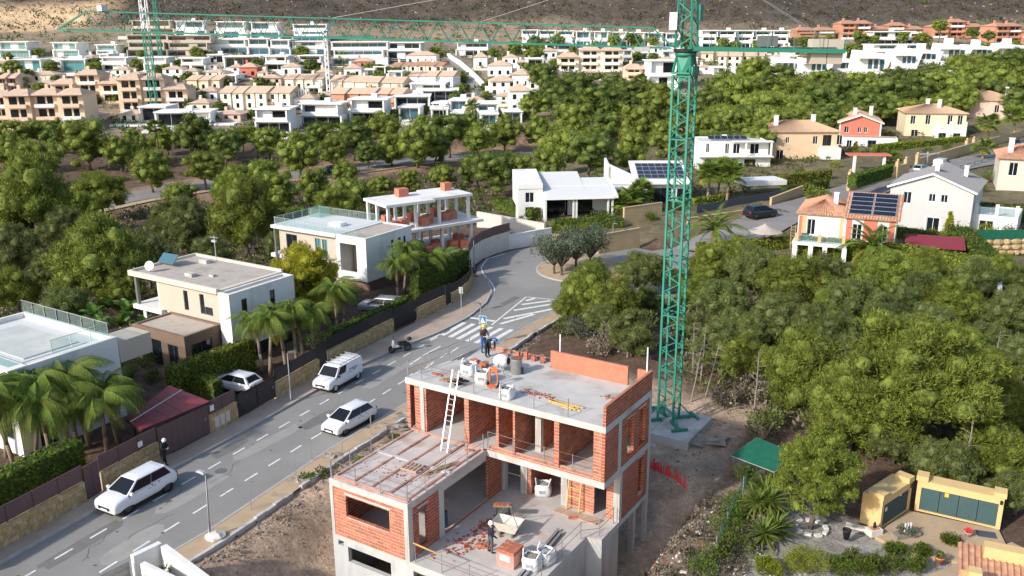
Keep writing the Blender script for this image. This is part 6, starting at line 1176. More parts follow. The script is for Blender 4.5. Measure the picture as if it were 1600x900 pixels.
# two storey white villa behind the fan palms
a, b = P(1092,262,.5), P(1203,262,.5); Hh = house('white_villa', 'two storey white villa with rooftop solar panels behind fan palms', (a.x, a.y, gl(a)), math.atan2(b.y-a.y, b.x-a.x)); L = (b-a).length
box_house(Hh, 0, 0, L, 8, -.5, 2.6, 'white_render', {'f': [(5.5,7,.2,2.1,'k'),(8,10,.2,2.1,'k'),(1,3,.2,2.1,'k')]}, None); box_house(Hh, 0, .5, L-.4, 8, 2.8, 5.2, 'white_render', {'f': [(4.6,5.3,3.0,4.8,'w'),(6.0,7.2,3.0,4.8,'w'),(9.0,10.6,3.0,4.8,'w'),(1.2,1.8,3.2,4.8,'w')]}, 'roof_pale', .2)
MB().box(-.3,-1.2,2.6,L+.2,8.1,2.79).build('floor_band','white_render',Hh); MB().box(L*.45,-1.0,5.2,L+.1,.49,5.4).build('roof_band','white_render',Hh); unit_box('column', L*.62,-.9,2.79,L*.62+.3,-.6,5.2,'white_render',Hh); unit_box('column', L-.35,-.9,2.79,L-.05,-.6,5.2,'white_render',Hh); solar(Hh, (2,3,5.2),(9,3,5.2),(9,4.6,5.7),(2,4.6,5.7), 6, 1, .05); unit_box('roof_unit', 5, 5.5, 5.0, 5.8, 6.2, 5.8, 'white_paint', Hh)
# red, white and ochre house with solar roof
a, b = P(1243,394,0), P(1394,408,0); Hh = house('tiled_house', 'white house with orange red wall panels, tiled roof and solar panels', (a.x, a.y, 0), math.atan2(b.y-a.y, b.x-a.x)); L = (b-a).length; k = L*.49
box_house(Hh, 0, 0, k, 8, -.4, 4.6, 'white_render', {'f': [(1.0,1.9,2.2,4.0,'w'),(1.0,2.2,-.2,1.5,'k'),(3.0,4.2,-.2,1.4,'k')]}, None); box_house(Hh, k+.01, -.4, L, 8, -.4, 4.7, 'white_render', {'f': [(.8,1.8,2.1,3.9,'w'),(3.5,4.4,2.1,3.9,'w'),(.6,2.6,-.2,1.4,'k')]}, None)
for x0, x1, m_ in ((k+.15,k+.72,'red_render'),(k+1.95,k+3.35,'red_render'),(k+4.55,L-.1,'red_render')): unit_box('wall_panel', x0, -.44, 2.1, x1, -.402, 4.5, m_, Hh)
for x0, x1, m_ in ((.1,.45,'red_render'),(.46,.9,'ochre_render'),(k-.55,k-.2,'ochre_render')): unit_box('wall_panel', x0, -.04, 2.0, x1, -.002, 4.3, m_, Hh)
hip_roof(Hh, 0, 0, k, 8, 4.6, 1.3, .3, 'tile_red'); tiles(Hh, (k-.2,-.8,4.65),(L+.4,-.8,4.65),(L+.4,4.2,6.7),(k-.2,4.2,6.7), 'tile_red'); tiles(Hh, (L+.4,8.4,4.9),(k-.2,8.4,4.9),(k-.2,4.2,6.7),(L+.4,4.2,6.7), 'tile_red'); solar(Hh, (k+.2,-.2,4.9),(L-.1,-.2,4.9),(L-.1,3.9,6.58),(k+.2,3.9,6.58), 2, 5, .1)
chimney(Hh, k*.72, 3.0, 5.2, 1.4); MB().box(-.2,-2.6,1.5,k+.5,-.41,1.85).build('balcony_slab','white_render',Hh)
for x in (.0, 1.7, 3.2, k+.2): unit_box('balcony_pier', x-.1, -2.6, -.4, x+.4, -2.2, 1.5, 'white_render', Hh)
for x in (.1,k*.5,k): unit_box('balcony_post', x, -2.55, 1.85, x+.35, -2.3, 2.8, 'ochre_render' if x else 'white_render', Hh)
glass_rail(Hh, [(.3,-2.5),(k,-2.5)], 1.85, .8); MB().box(.6,-1.6,1.85,1.4,-.8,2.5).build('balcony_table','green_dark',Hh)
ladder('wooden_ladder', 'pale wooden ladder against the end wall of the tiled house', P(1238,391,0), P(1239,345,0)*0+Vector((a.x-.3,a.y+.6,3.0)), .5, 'wood_pallet', 8)
# grey gabled house
a, b = P(1385,352,0), P(1513,366,0); Hh = house('gabled_house', 'light grey gabled house with dark slate roof and white trim', (a.x, a.y, 0), math.atan2(b.y-a.y, b.x-a.x)+.02); L = (b-a).length
box_house(Hh, 0, 0, L, 11, -.6, 5.2, 'grey_render', {'f': [(1.6,2.6,3.1,4.6,'w'),(4.6,5.4,3.6,4.6,'w'),(6.0,6.8,3.6,4.6,'w'),(4.7,6.2,-.2,1.6,'w')], 'r': [(1.5,2.6,2.9,4.8,'w'),(4,5,2.9,4.8,'w')]}, None)
gable_wall(Hh, 'f', 0, 0, L, 11, 5.2, 1.75, 'grey_render'); tiles(Hh, (-.4,11.3,5.05),(-.4,-.3,5.05),(L/2,-.3,7.1),(L/2,11.3,7.1),'slate'); tiles(Hh, (L+.4,-.3,5.05),(L+.4,11.3,5.05),(L/2,11.3,7.1),(L/2,-.3,7.1),'slate')
for s in (0, 1): unit_beam('verge_trim', (-.4+s*(L+.8),-.32,5.08), (L/2,-.32,7.13), .22, 'white_paint', Hh)
for x0, x1, z0, z1 in ((1.45,2.75,2.95,4.75),(4.45,6.95,3.45,4.75),(4.5,6.4,-.3,1.75)):
    for e in ((x0,z0,x1,z0+.13),(x0,z1-.13,x1,z1),(x0,z0,x0+.13,z1),(x1-.13,z0,x1,z1)): unit_box('window_surround', e[0], -.03, e[1], e[2], -.004, e[3], 'white_paint', Hh)
chimney(Hh, L*.5, 3.0, 6.9, .9); chimney(Hh, L*.8, 7.5, 6.0, 1.3); box_house(Hh, L+.01, 2, L+5, 9, -.6, 2.2, 'white_render', {'f': [(.8,2.4,-.2,1.5,'w')]}, 'roof_pale', .1)
for x in (L+.1, L+2.4, L+4.6): unit_box('terrace_pier', x, 2, 2.2, x+.4, 2.4, 3.6, 'white_render', Hh)
glass_rail(Hh, [(L+.5,2.1),(L+4.6,2.1)], 2.2, .9)
# brown shed
a = P(1417,408,0); Hh = house('garden_shed', 'dark brown timber shed with a low red roof beside the hedge', (a.x, a.y, -.1), -.35, 'shed')
mb = MB(); box_house(Hh, 0, 0, 5.2, 4, 0, 1.9, 'plastic_black', {'f': [(1.4,2.2,.6,1.4,'w'),(3.2,3.9,.6,1.4,'w')]}, None); MB().xprism([(-.5,1.85),(2.2,2.6),(4.4,1.9),(4.4,2.0),(2.2,2.72),(-.5,1.97)], -.4, 5.6).build('roof','red_roof',Hh)
# tiled houses up the hill road
def tiled(name, label, pa, pb, zg, d, h, rh, m, ops, gable=None, chim=(), trim=None, extra=None, roof='tile_roof'):
    a, b = P(*pa, zg), P(*pb, zg); o = house(name, label, (a.x, a.y, zg), math.atan2(b.y-a.y, b.x-a.x)); L = (b-a).length; box_house(o, 0, 0, L, d, -1, h, m, ops, None); hip_roof(o, 0, 0, L, d, h, rh, .45, roof, gable)
    if gable == 'y': gable_wall(o, 'f', 0, 0, L, d, h, rh, m)
    if gable == 'x': gable_wall(o, 'r', 0, 0, L, d, h, rh, m); gable_wall(o, 'l', 0, 0, L, d, h, rh, m)
    for x, y in chim: chimney(o, x, y, h+.5, rh+.5, .7)
    if trim:
        for z in (0.02, h-.12): unit_box('trim_band', -.03, -.04, z, L+.03, -.004, z+.12, 'white_paint', o)
    return o, L
W_ = 'w'
o, L = tiled('ochre_house', 'ochre two storey house with hipped tile roof and two chimneys', (1195,248), (1308,248), 1, 9, 5.0, 1.7, 'peach_render', {'f': [(1.2,1.9,2.9,4.0,W_),(3.6,4.3,2.9,4.0,W_),(8.6,9.5,2.7,4.2,W_),(10.4,12,2.4,4.4,'k'),(13,14,2.6,4.4,W_),(2,3.4,-.2,1.6,W_)]}, None, ((2.2,2.5),(9.5,4)))
unit_box('porch_block', 9.8, -1.8, -1, 13.4, -.01, 2.2, 'white_render', o)
o, L = tiled('red_house', 'red gabled two storey house with white trim and pale tile roof', (1309,226), (1374,228), 1, 13, 4.6, 1.6, 'red_render', {'f': [(1.0,1.9,2.5,3.8,W_),(3.6,4.3,2.6,3.7,W_),(4.8,5.5,2.6,3.7,W_)], 'r': [(1,1.6,2.2,4.0,W_),(3,3.6,2.2,4.0,W_),(5,5.6,2.2,4.0,W_),(7,7.6,2.2,4.0,W_),(9,9.6,2.2,4.0,W_)]}, 'y', ((3,4),(6.5,9)))
for s in (0,1): unit_beam('verge_trim', (-.45+s*(L+.9),-.47,4.55), (L/2,-.47,6.2), .25, 'white_paint', o)
for x in (0, L-.25): unit_box('corner_trim', x, -.05, -1, x+.25, -.005, 4.6, 'white_paint', o)
box_house(o, .5, -3.5, L+3, -.06, -1, 2.0, 'white_render', {'f': [(1,2,-.4,1.4,W_),(5,6.6,-.6,1.5,'k')]}, 'tile_roof', 0)
o, L = tiled('cream_house', 'cream and white two storey house with hipped roof and terrace', (1412,214), (1506,216), 1.4, 10, 5.2, 1.6, 'cream_yellow', {'f': [(1,2,2.8,4.6,W_),(4,5,2.8,4.8,W_),(8.4,9.4,2.8,4.8,W_),(10.4,11.4,2.8,4.8,W_),(1.4,2.8,-.4,1.6,W_),(6,7.6,-.6,1.8,'k'),(9.5,11,-.4,1.8,'k')]}, None, ((5,5),(7,3)))
box_house(o, 5.5, -3.5, L-.5, -.02, -1, 2.2, 'white_render', {'f': [(.8,2.2,-.6,1.4,'k'),(3.6,5,-.6,1.4,'k')]}, 'roof_pale', .1)
for x in (5.6, 8.2, L-1): unit_box('terrace_pier', x, -3.5, 2.2, x+.5, -3.0, 3.8, 'white_render', o)
tiled('pink_house', 'pink two storey house with hipped tile roof and paired chimneys', (1485,192), (1578,196), 2.0, 11, 5.6, 1.9, 'pink_render', {'f': [(3,3.8,3,4.2,W_),(9,10,2.8,4.6,W_),(11,12.4,2.6,4.6,'k')]}, None, ((2.6,3),(11,4)))
tiled('pink_house', 'pink tiled house cut by the frame edge above the fan palms', (1578,168), (1640,170), 3.0, 10, 5.2, 1.7, 'pink_render', {'f': [(1,2,2.8,4.2,W_),(4,5,2.8,4.2,W_)]}, None, ())
o, L = tiled('cream_house', 'cream tiled house with a white chimney and balcony beside the uphill road', (1556,298), (1640,303), .6, 9, 5.0, 1.8, 'cream_render', {'f': [(1.3,2.5,2.4,4.4,W_),(4,5,2.4,4.2,W_)]}, None, ((1.3,1.5),), roof='tile_red')
# ---- walls, fences, hedges and gates around those houses
def plain_wall(a, b, h, m, label, th=.3, name='boundary_wall', cop=True, panels=None, group=None, cat='wall'):
    a, b = Vector(a), Vector(b); L = (b-a).to_2d().length; o = thing(name, label, cat, a, math.atan2(b.y-a.y, b.x-a.x), group); o.rotation_euler.y = -math.atan2(b.z-a.z, L)
    n = max(1, round(L/4))
    for i in range(n): MB().box(L*i/n+.01, 0, -.6, L*(i+1)/n-.01, th, h).build('bay', m, o)
    if cop: MB().box(-.02, -.04, h+.002, L+.02, th+.04, h+.07).build('coping', m, o)
    return o
plain_wall(P(862,392,-1.1), P(935,396,-1.1), 2.0, 'ochre_wall', 'ochre boundary wall behind the olive trees of the roundabout'); plain_wall(P(936,396,-1.1), P(1000,384,-1.0), 2.2, 'ochre_wall', 'ochre boundary wall running up to the drive gate'); plain_wall(P(975,352,-.2), P(1034,343,-.2), 2.3, 'ochre_wall', 'tall ochre wall beside the dark gate panels')
plain_wall(P(795,388,-1.1), P(862,376,-1.0), 1.6, 'white_render', 'cream white ramp wall between frame and ochre wall', name='ramp_wall'); plain_wall(P(745,352,-.6), P(850,372,-.6), 1.8, 'stone_white', 'pale retaining wall behind the concrete frame', name='ramp_wall')
plain_wall(P(978,343,.0)+Vector((0,.5,0)), P(1030,335,.0)+Vector((0,.5,0)), 1.5, 'fence_grey', 'dark grey panel fence in front of the solar villa', .08, 'panel_fence', False, cat='fence'); plain_wall(P(1088,338,0), P(1180,321,.2), 1.5, 'fence_grey', 'dark grey panel fence below the fan palms', .08, 'panel_fence', False, cat='fence'); plain_wall(P(1180,321,.2), P(1245,309,.4), 1.5, 'fence_grey', 'dark grey panel fence beside the carport', .08, 'panel_fence', False, cat='fence')
plain_wall(P(1075,352,0), P(1185,336,.1), .9, 'ochre_wall', 'low ochre wall under the dark panel fence'); plain_wall(P(1205,325,.4), P(1255,305,.6), 1.4, 'ochre_wall', 'ochre wall climbing beside the conifer'); plain_wall(P(1325,297,.9), P(1420,274,1.0), 2.0, 'ochre_wall', 'ochre wall with tall hedge on the uphill road'); plain_wall(P(1432,266,1), P(1530,236,1.2), 1.9, 'ochre_wall', 'long ochre wall along the uphill road under green mesh'); plain_wall(P(1530,236,1.2), P(1610,215,1.4), 1.9, 'ochre_wall', 'ochre wall with dark gate near the top of the uphill road')
for i, (px, py) in enumerate(((1326,298),(1400,280),(1413,276),(1431,268),(1508,243),(1519,240))):
    q = P(px, py, .9); o = thing('gate_pillar', 'ochre gate pillar with a ball on the uphill road', 'pillar', q, .6, 'gate pillars of the uphill road'); MB().box(-.25,-.25,-.4,.25,.25,2.9).build('shaft','ochre_wall',o); MB().blob((0,0,3.1),.22,1,.02,10,6).build('ball','ochre_wall',o,True)
o = thing('pergola', 'pergola with a rust red flat roof behind the clipped hedge', 'pergola', P(1330,268,1)); MB().rbox((2.6,0,2.9),(7,2.6,.2),-.1).build('roof','red_render',o)
for x in (0,5): unit_box('post', x-.2,-1.2,-.3,x+.2,-.8,2.8,'white_render',o)
for i in range(9):
    q0 = P(1500+i*11, 268-i*3.4, 1.0); o = thing('road_railing', 'dark steel railing section along the uphill road', 'railing', q0, .6, 'railings along the uphill road'); unit_beam('post',(0,0,0),(0,0,1.0),.06,'plastic_black',o); unit_beam('bar',(0,0,.95),(1.9,0,.95),.05,'plastic_black',o); unit_beam('bar',(0,0,.5),(1.9,0,.5),.04,'plastic_black',o)
Hg = [((1130,398),(1245,388),.0,1.3,1.2,'hedge_yellow','clipped hedge beside the thatched umbrella terrace'),((1245,402),(1395,416),-.2,2.3,2.0,'hedge_yellow','clipped hedge in front of the red panelled house'),((1395,416),(1560,447),-.2,2.3,2.0,'hedge_yellow','clipped hedge beside the dark shed'),((1085,400),(1135,410),-.4,1.5,1.5,'hedge_yellow','rounded clipped hedge under the date palm'),((1225,290),(1300,281),.8,1.6,1.2,'hedge_yellow','tall light green hedge below the ochre house'),((1228,308),(1296,296),.6,1.5,1.2,'hedge_leaf','dark clipped hedge along the grey fence'),((1337,292),(1395,274),2.6,1.6,1.3,'hedge_leaf','dark clipped hedge on top of an ochre wall'),((1370,240),(1510,226),1.0,1.6,1.5,'hedge_yellow','long hedge below the red house'),((1530,345),(1640,350),.2,2.2,1.5,'hedge_leaf','tall dark hedge beside the white terrace'),((1478,378),(1525,430),0,2.0,2.5,'hedge_leaf','dark hedge block beside the stone bank'),((865,362),(975,360),-.6,1.5,1.3,'hedge_leaf','mixed hedge on top of the ochre wall'),((770,325),(830,345),-.3,1.6,1.6,'hedge_leaf','dark hedge next to the pitched white house'),((1395,372),(1480,385),.0,1.4,.8,'hedge_leaf','thin dark hedge below the grey gable'),((1085,322),(1140,314),.3,1.0,1.0,'hedge_yellow','low green hedge behind the grey panel fence')]
for a, b, z, h, t, lf, lb in Hg: hedge(P(*a,z), P(*b,z), h, t, lb, lf, 42, .14)
def rock_bank(a, b, rows, label, s=.7):
    a, b = Vector(a), Vector(b); o = thing('stone_bank', label, 'wall', a, math.atan2(b.y-a.y, b.x-a.x)); L = (b-a).to_2d().length; rg = random.Random(3)
    for r in range(rows):
        x = 0
        while x < L: wd = rg.uniform(1.0,2.0)*s; MB().blob((x+wd/2, r*.12, s*.45+r*s*.8), (wd*.54,.45*s,s*.45), int(x*50+r), .12, 8, 5).build('boulder','stone_clad',o); x += wd
rock_bank(P(1500,402,0), P(1620,398,0), 3, 'bank of honey boulders beside the hedge block', .75)
plain_wall(P(1478,372,.2), P(1640,372,.3), 1.0, 'green_net', 'dark green mesh fence above the boulder bank', .05, 'mesh_fence', False, cat='fence'); plain_wall(P(1560,500,0), P(1560,440,0), 2.0, 'white_render', 'white garden wall behind the pines'); MB_ = None
o = tag(MB().lathe([(2.0,2.0),(1.1,2.35),(.3,2.75),(0,2.95),(.02,2.2)], n=14).build('thatched_umbrella','roof_gravel'), 'round thatched sunshade on the terrace behind the hedge', 'sunshade'); q = P(1193,385,.2); o.location = (q.x,q.y,.0); unit_beam('pole',(0,0,0),(0,0,2.6),.12,'wood',o)
plain_wall(P(1165,308,.4), P(1228,305,.4), .1, 'white_render', 'flat white carport roof beside the fan palms', 4, 'carport', False, cat='carport').location.z = 2.6
# palms, conifers and olive trees
palm(P(1118,388,-.2), 2.2, 'large arching date palm on the clipped hedge', 'date', 46, 1.5, tr=.35, dry=5); palm(P(1357,414,-.1), 2.0, 'spreading date palm in front of the red panelled house', 'date', 46, 1.45, tr=.35, dry=8)
PL = dict(label='leafy fan palm in front of the white villas', group='fan palms before the white villas')
for px, py, h, s in ((1105,315,4.4,1.6),(1135,318,4.8,1.6),(985,333,2.2,1.4),(1000,330,2.8,1.4),(972,335,1.6,1.2),(1120,312,3.8,1.5)): palm(P(px,py,.2), h, kind='fan', n=34, sc=s, tr=.18, dry=4, **PL)
PL = dict(label='tall slim palm standing among the pines', group='slim palms among the pines')
for px, py, h, s in ((250,250,8,1.5),(403,248,6.5,1.4),(916,208,9,1.5),(999,178,9,1.5),(831,200,9,1.5),(525,245,6,1.4),(744,215,9,1.5),(1012,215,6,1.4)): q = G(px, py); palm(q, h, kind='fan', n=22, sc=s, tr=.2, dry=5, **PL)
PL = dict(label='fan palm in the gardens of the hill houses', group='fan palms of the hill houses')
for px, py, h, s in ((1265,243,2.5,1.5),(1545,225,4,1.8),(1585,215,4.5,1.8),(1535,250,2.2,1.5),(1390,265,1.5,1.3),(1380,130,3,1.5),(1295,130,3,1.4),(1450,75,3,1.5)): q = G(px, py); palm(q, h, kind='fan', n=22, sc=s, tr=.2, dry=3, **PL)
def olive(px, py, r, label, grp=None):
    q = P(px, py, ZR+.2); o = thing('olive_tree', label, 'tree', q, random.uniform(0,6), grp); rg = random.Random(int(px)); mb = MB(); tb = MB()
    for _ in range(34): 
        t, u, e = rg.uniform(0,6.28), rg.uniform(.1,1), rg.uniform(-.5,1); c = Vector((math.cos(t)*r*.8*u, math.sin(t)*r*.8*u, 2.7+e*r*.5)); needles(mb, c, r*.34, 130, rg, .15); tb.path([(0,0,.9), (c.x*.5,c.y*.5,1.8), c], [.09,.05,.015], 5)
    tb.path([(0,0,-.2),(.05,.03,.5),(0,0,1.0)], [.16,.13,.11], 8); mb.build('crown','olive_leaf',o); tb.build('trunk','bark',o,True)
for px, py, r in ((866,427,2.5),(877,429,2.6),(900,418,2.8),(922,415,2.7)): olive(px, py, r, 'grey green olive tree on the roundabout island', 'olive trees on the roundabout')
bush(P(1275,318,.6), 2.2, 'spreading light green conifer beside the ochre wall', 'pine_leaf', 1500, .2, name='conifer'); 
def cone_tree(px, py, z, r, h, label, leaf):
    q = P(px, py, z); o = thing('conifer', label, 'tree', q); mb = MB(); rg = random.Random(int(px))
    for i in range(16): t = i/16; needles(mb, (rg.uniform(-.1,.1),rg.uniform(-.1,.1),h*(.08+.9*t)), r*(1.05-t)*.95, 120, rg, .16, .6)
    mb.build('crown', leaf, o); MB().tube((0,0,-.1),(0,0,h*.5),.08).build('trunk','bark',o)
cone_tree(1481,372,.1,.95,3.4,'golden yellow conical conifer beside the grey house','pine_yellow'); cone_tree(1335,245,1,.9,3.0,'golden conical conifer below the red house','pine_yellow')
for px, py, r, lf in ((1500,365,1.6,'hedge_leaf'),(1540,370,1.5,'hedge_yellow'),(1580,372,1.4,'olive_leaf'),(1530,300,1.3,'hedge_leaf'),(1545,285,1.6,'hedge_leaf'),(880,365,1.0,'hedge_yellow'),(940,345,1.2,'hedge_leaf'),(955,350,1.3,'hedge_leaf'),(915,360,.9,'hedge_yellow'),(1020,345,1.0,'hedge_leaf'),(1060,330,1.0,'hedge_leaf'),(815,340,1.3,'hedge_leaf'),(1165,300,1.3,'hedge_leaf'),(1180,292,1.4,'hedge_leaf'),(1215,285,1.2,'hedge_leaf'),(1250,275,1.3,'hedge_leaf'),(1305,262,1.2,'hedge_yellow'),(1450,242,1.2,'hedge_leaf'),(1560,245,1.4,'hedge_leaf'),(1590,245,1.4,'hedge_yellow'),(1400,250,1.1,'hedge_leaf'),(1480,235,1.1,'hedge_leaf')): bush(G(px,py), r, 'rounded shrub in the gardens beyond the roundabout', lf, 500, .16, 'shrubs beyond the roundabout')
# ------------------------------------------------------------------ the hillside town
rtown = random.Random(21); OCC = []
def town_base(x0, x1, yt, yb, d=9, rz=None):
    OCC.append((x0, yt, x1, yb)); q = G((x0+x1)/2, yb); zc = q.y*cp-(q.z-HC)*sp; w = (x1-x0)*zc/FPX; h = (yb-yt)*zc/FPX/.96; rz = rtown.uniform(-.12,.12) if rz is None else rz
    return q, max(w, 3), max(h, 2.6), rz
def ub(n, x0, y0, z0, x1, y1, z1, m, p): return unit_box(n, x0, y0, z0, x1, y1, z1, m, p)
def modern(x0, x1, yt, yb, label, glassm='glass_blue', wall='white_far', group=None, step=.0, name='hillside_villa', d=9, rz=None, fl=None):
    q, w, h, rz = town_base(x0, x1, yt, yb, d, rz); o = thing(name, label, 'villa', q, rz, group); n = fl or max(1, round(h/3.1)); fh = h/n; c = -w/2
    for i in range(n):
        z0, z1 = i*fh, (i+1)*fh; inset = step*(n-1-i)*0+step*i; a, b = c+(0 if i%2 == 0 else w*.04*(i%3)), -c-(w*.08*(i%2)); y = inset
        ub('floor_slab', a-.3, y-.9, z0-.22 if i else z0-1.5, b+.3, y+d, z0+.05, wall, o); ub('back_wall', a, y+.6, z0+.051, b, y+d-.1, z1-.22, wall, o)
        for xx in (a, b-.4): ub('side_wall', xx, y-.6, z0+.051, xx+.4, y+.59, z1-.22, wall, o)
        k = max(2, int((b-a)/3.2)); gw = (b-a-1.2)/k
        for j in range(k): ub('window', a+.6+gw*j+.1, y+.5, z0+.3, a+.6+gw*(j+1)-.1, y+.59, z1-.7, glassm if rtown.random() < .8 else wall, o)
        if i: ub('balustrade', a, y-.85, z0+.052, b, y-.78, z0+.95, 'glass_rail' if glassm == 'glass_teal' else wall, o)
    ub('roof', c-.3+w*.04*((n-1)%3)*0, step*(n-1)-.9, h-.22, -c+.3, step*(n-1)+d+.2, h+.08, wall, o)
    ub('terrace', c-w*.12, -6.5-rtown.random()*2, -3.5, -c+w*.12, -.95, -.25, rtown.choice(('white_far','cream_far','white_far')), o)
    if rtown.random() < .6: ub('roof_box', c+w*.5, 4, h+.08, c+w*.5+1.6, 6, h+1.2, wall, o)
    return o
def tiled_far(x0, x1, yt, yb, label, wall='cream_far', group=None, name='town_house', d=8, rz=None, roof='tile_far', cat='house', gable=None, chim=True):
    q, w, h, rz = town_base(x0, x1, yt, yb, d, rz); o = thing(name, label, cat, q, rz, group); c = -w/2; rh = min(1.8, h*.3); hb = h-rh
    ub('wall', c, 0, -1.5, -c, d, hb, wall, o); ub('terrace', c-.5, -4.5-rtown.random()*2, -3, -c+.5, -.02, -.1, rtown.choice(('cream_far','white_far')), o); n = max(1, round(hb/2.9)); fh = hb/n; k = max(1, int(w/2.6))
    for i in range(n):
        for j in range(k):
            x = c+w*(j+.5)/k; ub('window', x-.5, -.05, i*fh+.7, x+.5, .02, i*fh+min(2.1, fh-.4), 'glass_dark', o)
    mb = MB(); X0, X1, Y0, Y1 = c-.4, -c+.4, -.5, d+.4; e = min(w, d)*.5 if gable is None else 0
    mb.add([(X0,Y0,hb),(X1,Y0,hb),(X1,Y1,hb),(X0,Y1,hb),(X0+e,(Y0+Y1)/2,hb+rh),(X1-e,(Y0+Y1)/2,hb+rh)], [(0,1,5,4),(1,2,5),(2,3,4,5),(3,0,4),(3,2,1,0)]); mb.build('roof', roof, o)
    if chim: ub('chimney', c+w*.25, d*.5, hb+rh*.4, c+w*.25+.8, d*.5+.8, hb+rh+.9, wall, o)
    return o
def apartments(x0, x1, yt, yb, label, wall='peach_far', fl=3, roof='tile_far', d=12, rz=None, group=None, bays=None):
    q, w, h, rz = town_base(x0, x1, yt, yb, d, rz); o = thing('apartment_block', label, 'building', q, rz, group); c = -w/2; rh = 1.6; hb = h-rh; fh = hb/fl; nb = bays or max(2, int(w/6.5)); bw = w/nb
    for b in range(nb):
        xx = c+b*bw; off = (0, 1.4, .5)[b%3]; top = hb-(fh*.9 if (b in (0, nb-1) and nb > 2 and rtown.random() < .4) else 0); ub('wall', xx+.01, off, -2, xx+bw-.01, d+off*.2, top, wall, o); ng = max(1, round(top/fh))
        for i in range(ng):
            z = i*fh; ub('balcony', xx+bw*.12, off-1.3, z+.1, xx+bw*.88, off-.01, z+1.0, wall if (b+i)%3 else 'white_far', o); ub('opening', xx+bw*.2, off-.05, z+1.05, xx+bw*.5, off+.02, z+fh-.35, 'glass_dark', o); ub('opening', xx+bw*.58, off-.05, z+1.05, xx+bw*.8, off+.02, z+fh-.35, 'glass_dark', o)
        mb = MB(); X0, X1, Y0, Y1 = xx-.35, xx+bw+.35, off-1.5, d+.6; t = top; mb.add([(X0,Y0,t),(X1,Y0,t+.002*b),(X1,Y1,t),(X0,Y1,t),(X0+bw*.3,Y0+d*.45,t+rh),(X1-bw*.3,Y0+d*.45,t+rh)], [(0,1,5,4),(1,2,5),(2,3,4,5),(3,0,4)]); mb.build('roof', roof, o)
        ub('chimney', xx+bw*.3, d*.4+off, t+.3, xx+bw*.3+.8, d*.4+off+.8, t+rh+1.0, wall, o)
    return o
BLUE = 'white hillside villa with blue ribbon windows below the quarry'
for a in [(0,50,67,90),(83,127,68,89),(152,186,71,88)]: modern(*a, BLUE, 'glass_teal', group='blue glazed villas below the quarry')
for a in [(25,66,94,112),(97,136,94,112)]: modern(*a, 'white villa with teal glazing above the peach apartments', 'glass_teal', group='teal glazed villas above the apartments')
for a in [(160,204,91,110),(226,265,91,110),(284,322,92,111),(351,408,89,106),(415,452,89,110),(467,506,88,107)]: modern(*a, 'white two storey villa with dark ribbon windows in the middle row', 'glass_dark', group='dark glazed villas of the middle row')
for a in [(275,322,35,59),(336,386,36,60),(392,437,37,62),(457,510,40,66)]: modern(*a, 'large white terraced villa with blue glazing at the foot of the mountain', 'glass_blue', group='blue glazed villas at the mountain foot', step=1.5)
for a in [(330,388,63,84),(388,422,62,86),(422,455,64,86),(455,510,66,86)]: modern(*a, 'pale stepped villa below the blue glazed terrace villas', 'glass_blue', group='pale stepped villas', step=1.0)
modern(519,606,68,101,'broad white three level villa with small dark windows','glass_blue',step=1.2); modern(605,662,68,92,'white villa with dark glazed upper floor beside the broad white villa','glass_dark',step=.5)
modern(200,262,57,88,'bare grey concrete villa shell beside the quarry','glass_dark','beige_render',step=1); modern(262,330,58,88,'unfinished pale concrete terrace with pink beams','glass_dark','beige_render',step=1); modern(205,275,34,56,'grey concrete shell under the quarry edge','glass_dark','beige_render')
for a in [(617,672,151,172),(642,696,132,153),(660,716,142,161),(547,607,157,193),(470,536,164,198),(400,456,172,208),(220,262,168,190)]: modern(*a, 'low white cubic villa at the edge of the pine belt', 'glass_dark', group='cubic villas by the pines', fl=2 if a[3]-a[2] > 24 else None)
modern(246,330,176,198,'long low white building with a flat roof among pines','glass_dark',fl=1); modern(712,767,68,88,'white villa with flat roofs above the sloping street','glass_dark',step=1)
apartments(17,133,144,208,'large peach apartment block with stacked balconies next to the pines','peach_far',3,rz=.12); apartments(-40,15,147,205,'peach apartment wing cut by the frame edge','peach_far',3,rz=.1); apartments(85,192,113,163,'peach apartment block with tile roofs behind a white wall','peach_far',3,rz=.08); apartments(190,293,120,176,'peach apartment block behind the distant crane mast','peach_far',3,rz=.1); apartments(0,26,117,147,'small pale apartment house with brown balconies','pink_render',2)
apartments(870,972,75,113,'cream apartment block with stepped tile roofs above the pines','cream_far',3,rz=-.1); apartments(976,1030,103,137,'peach apartment house with tile roof behind the crane mast','peach_far',3)
for a in [(1243,1307,44,64),(1312,1361,34,62),(1362,1440,37,60),(1456,1534,32,60),(1550,1620,38,69)]: apartments(*a, 'terracotta apartment block under the mountain slope', 'terracotta_far', 3, 'tile_red', group='terracotta apartment blocks')
modern(1360,1426,51,73,'long white building with a dark window band below terracotta blocks','glass_dark',fl=2); modern(1012,1060,98,142,'white two storey villa with dark windows beside the crane mast','glass_dark',fl=2); modern(953,995,142,152,'small white flat roofed house among pines','glass_dark',fl=1); modern(973,988,80,100,'narrow grey building with large dark panes','glass_blue','grey_render')
for i in range(9): modern(815+i*28,840+i*28,49+i*.6,76,'white stepped terrace house in the long row under the mountain','glass_blue',group='terrace row under the mountain',rz=-.05,step=1.2)
for i in range(5): modern(1096+i*28,1121+i*28,50,76,'white terrace house with wide eaves beside the crane head','glass_dark',group='terrace row beside the crane head',rz=-.05,step=1)
modern(1170,1200,63,76,'white house with a dark window band below the terrace row','glass_dark',fl=1)
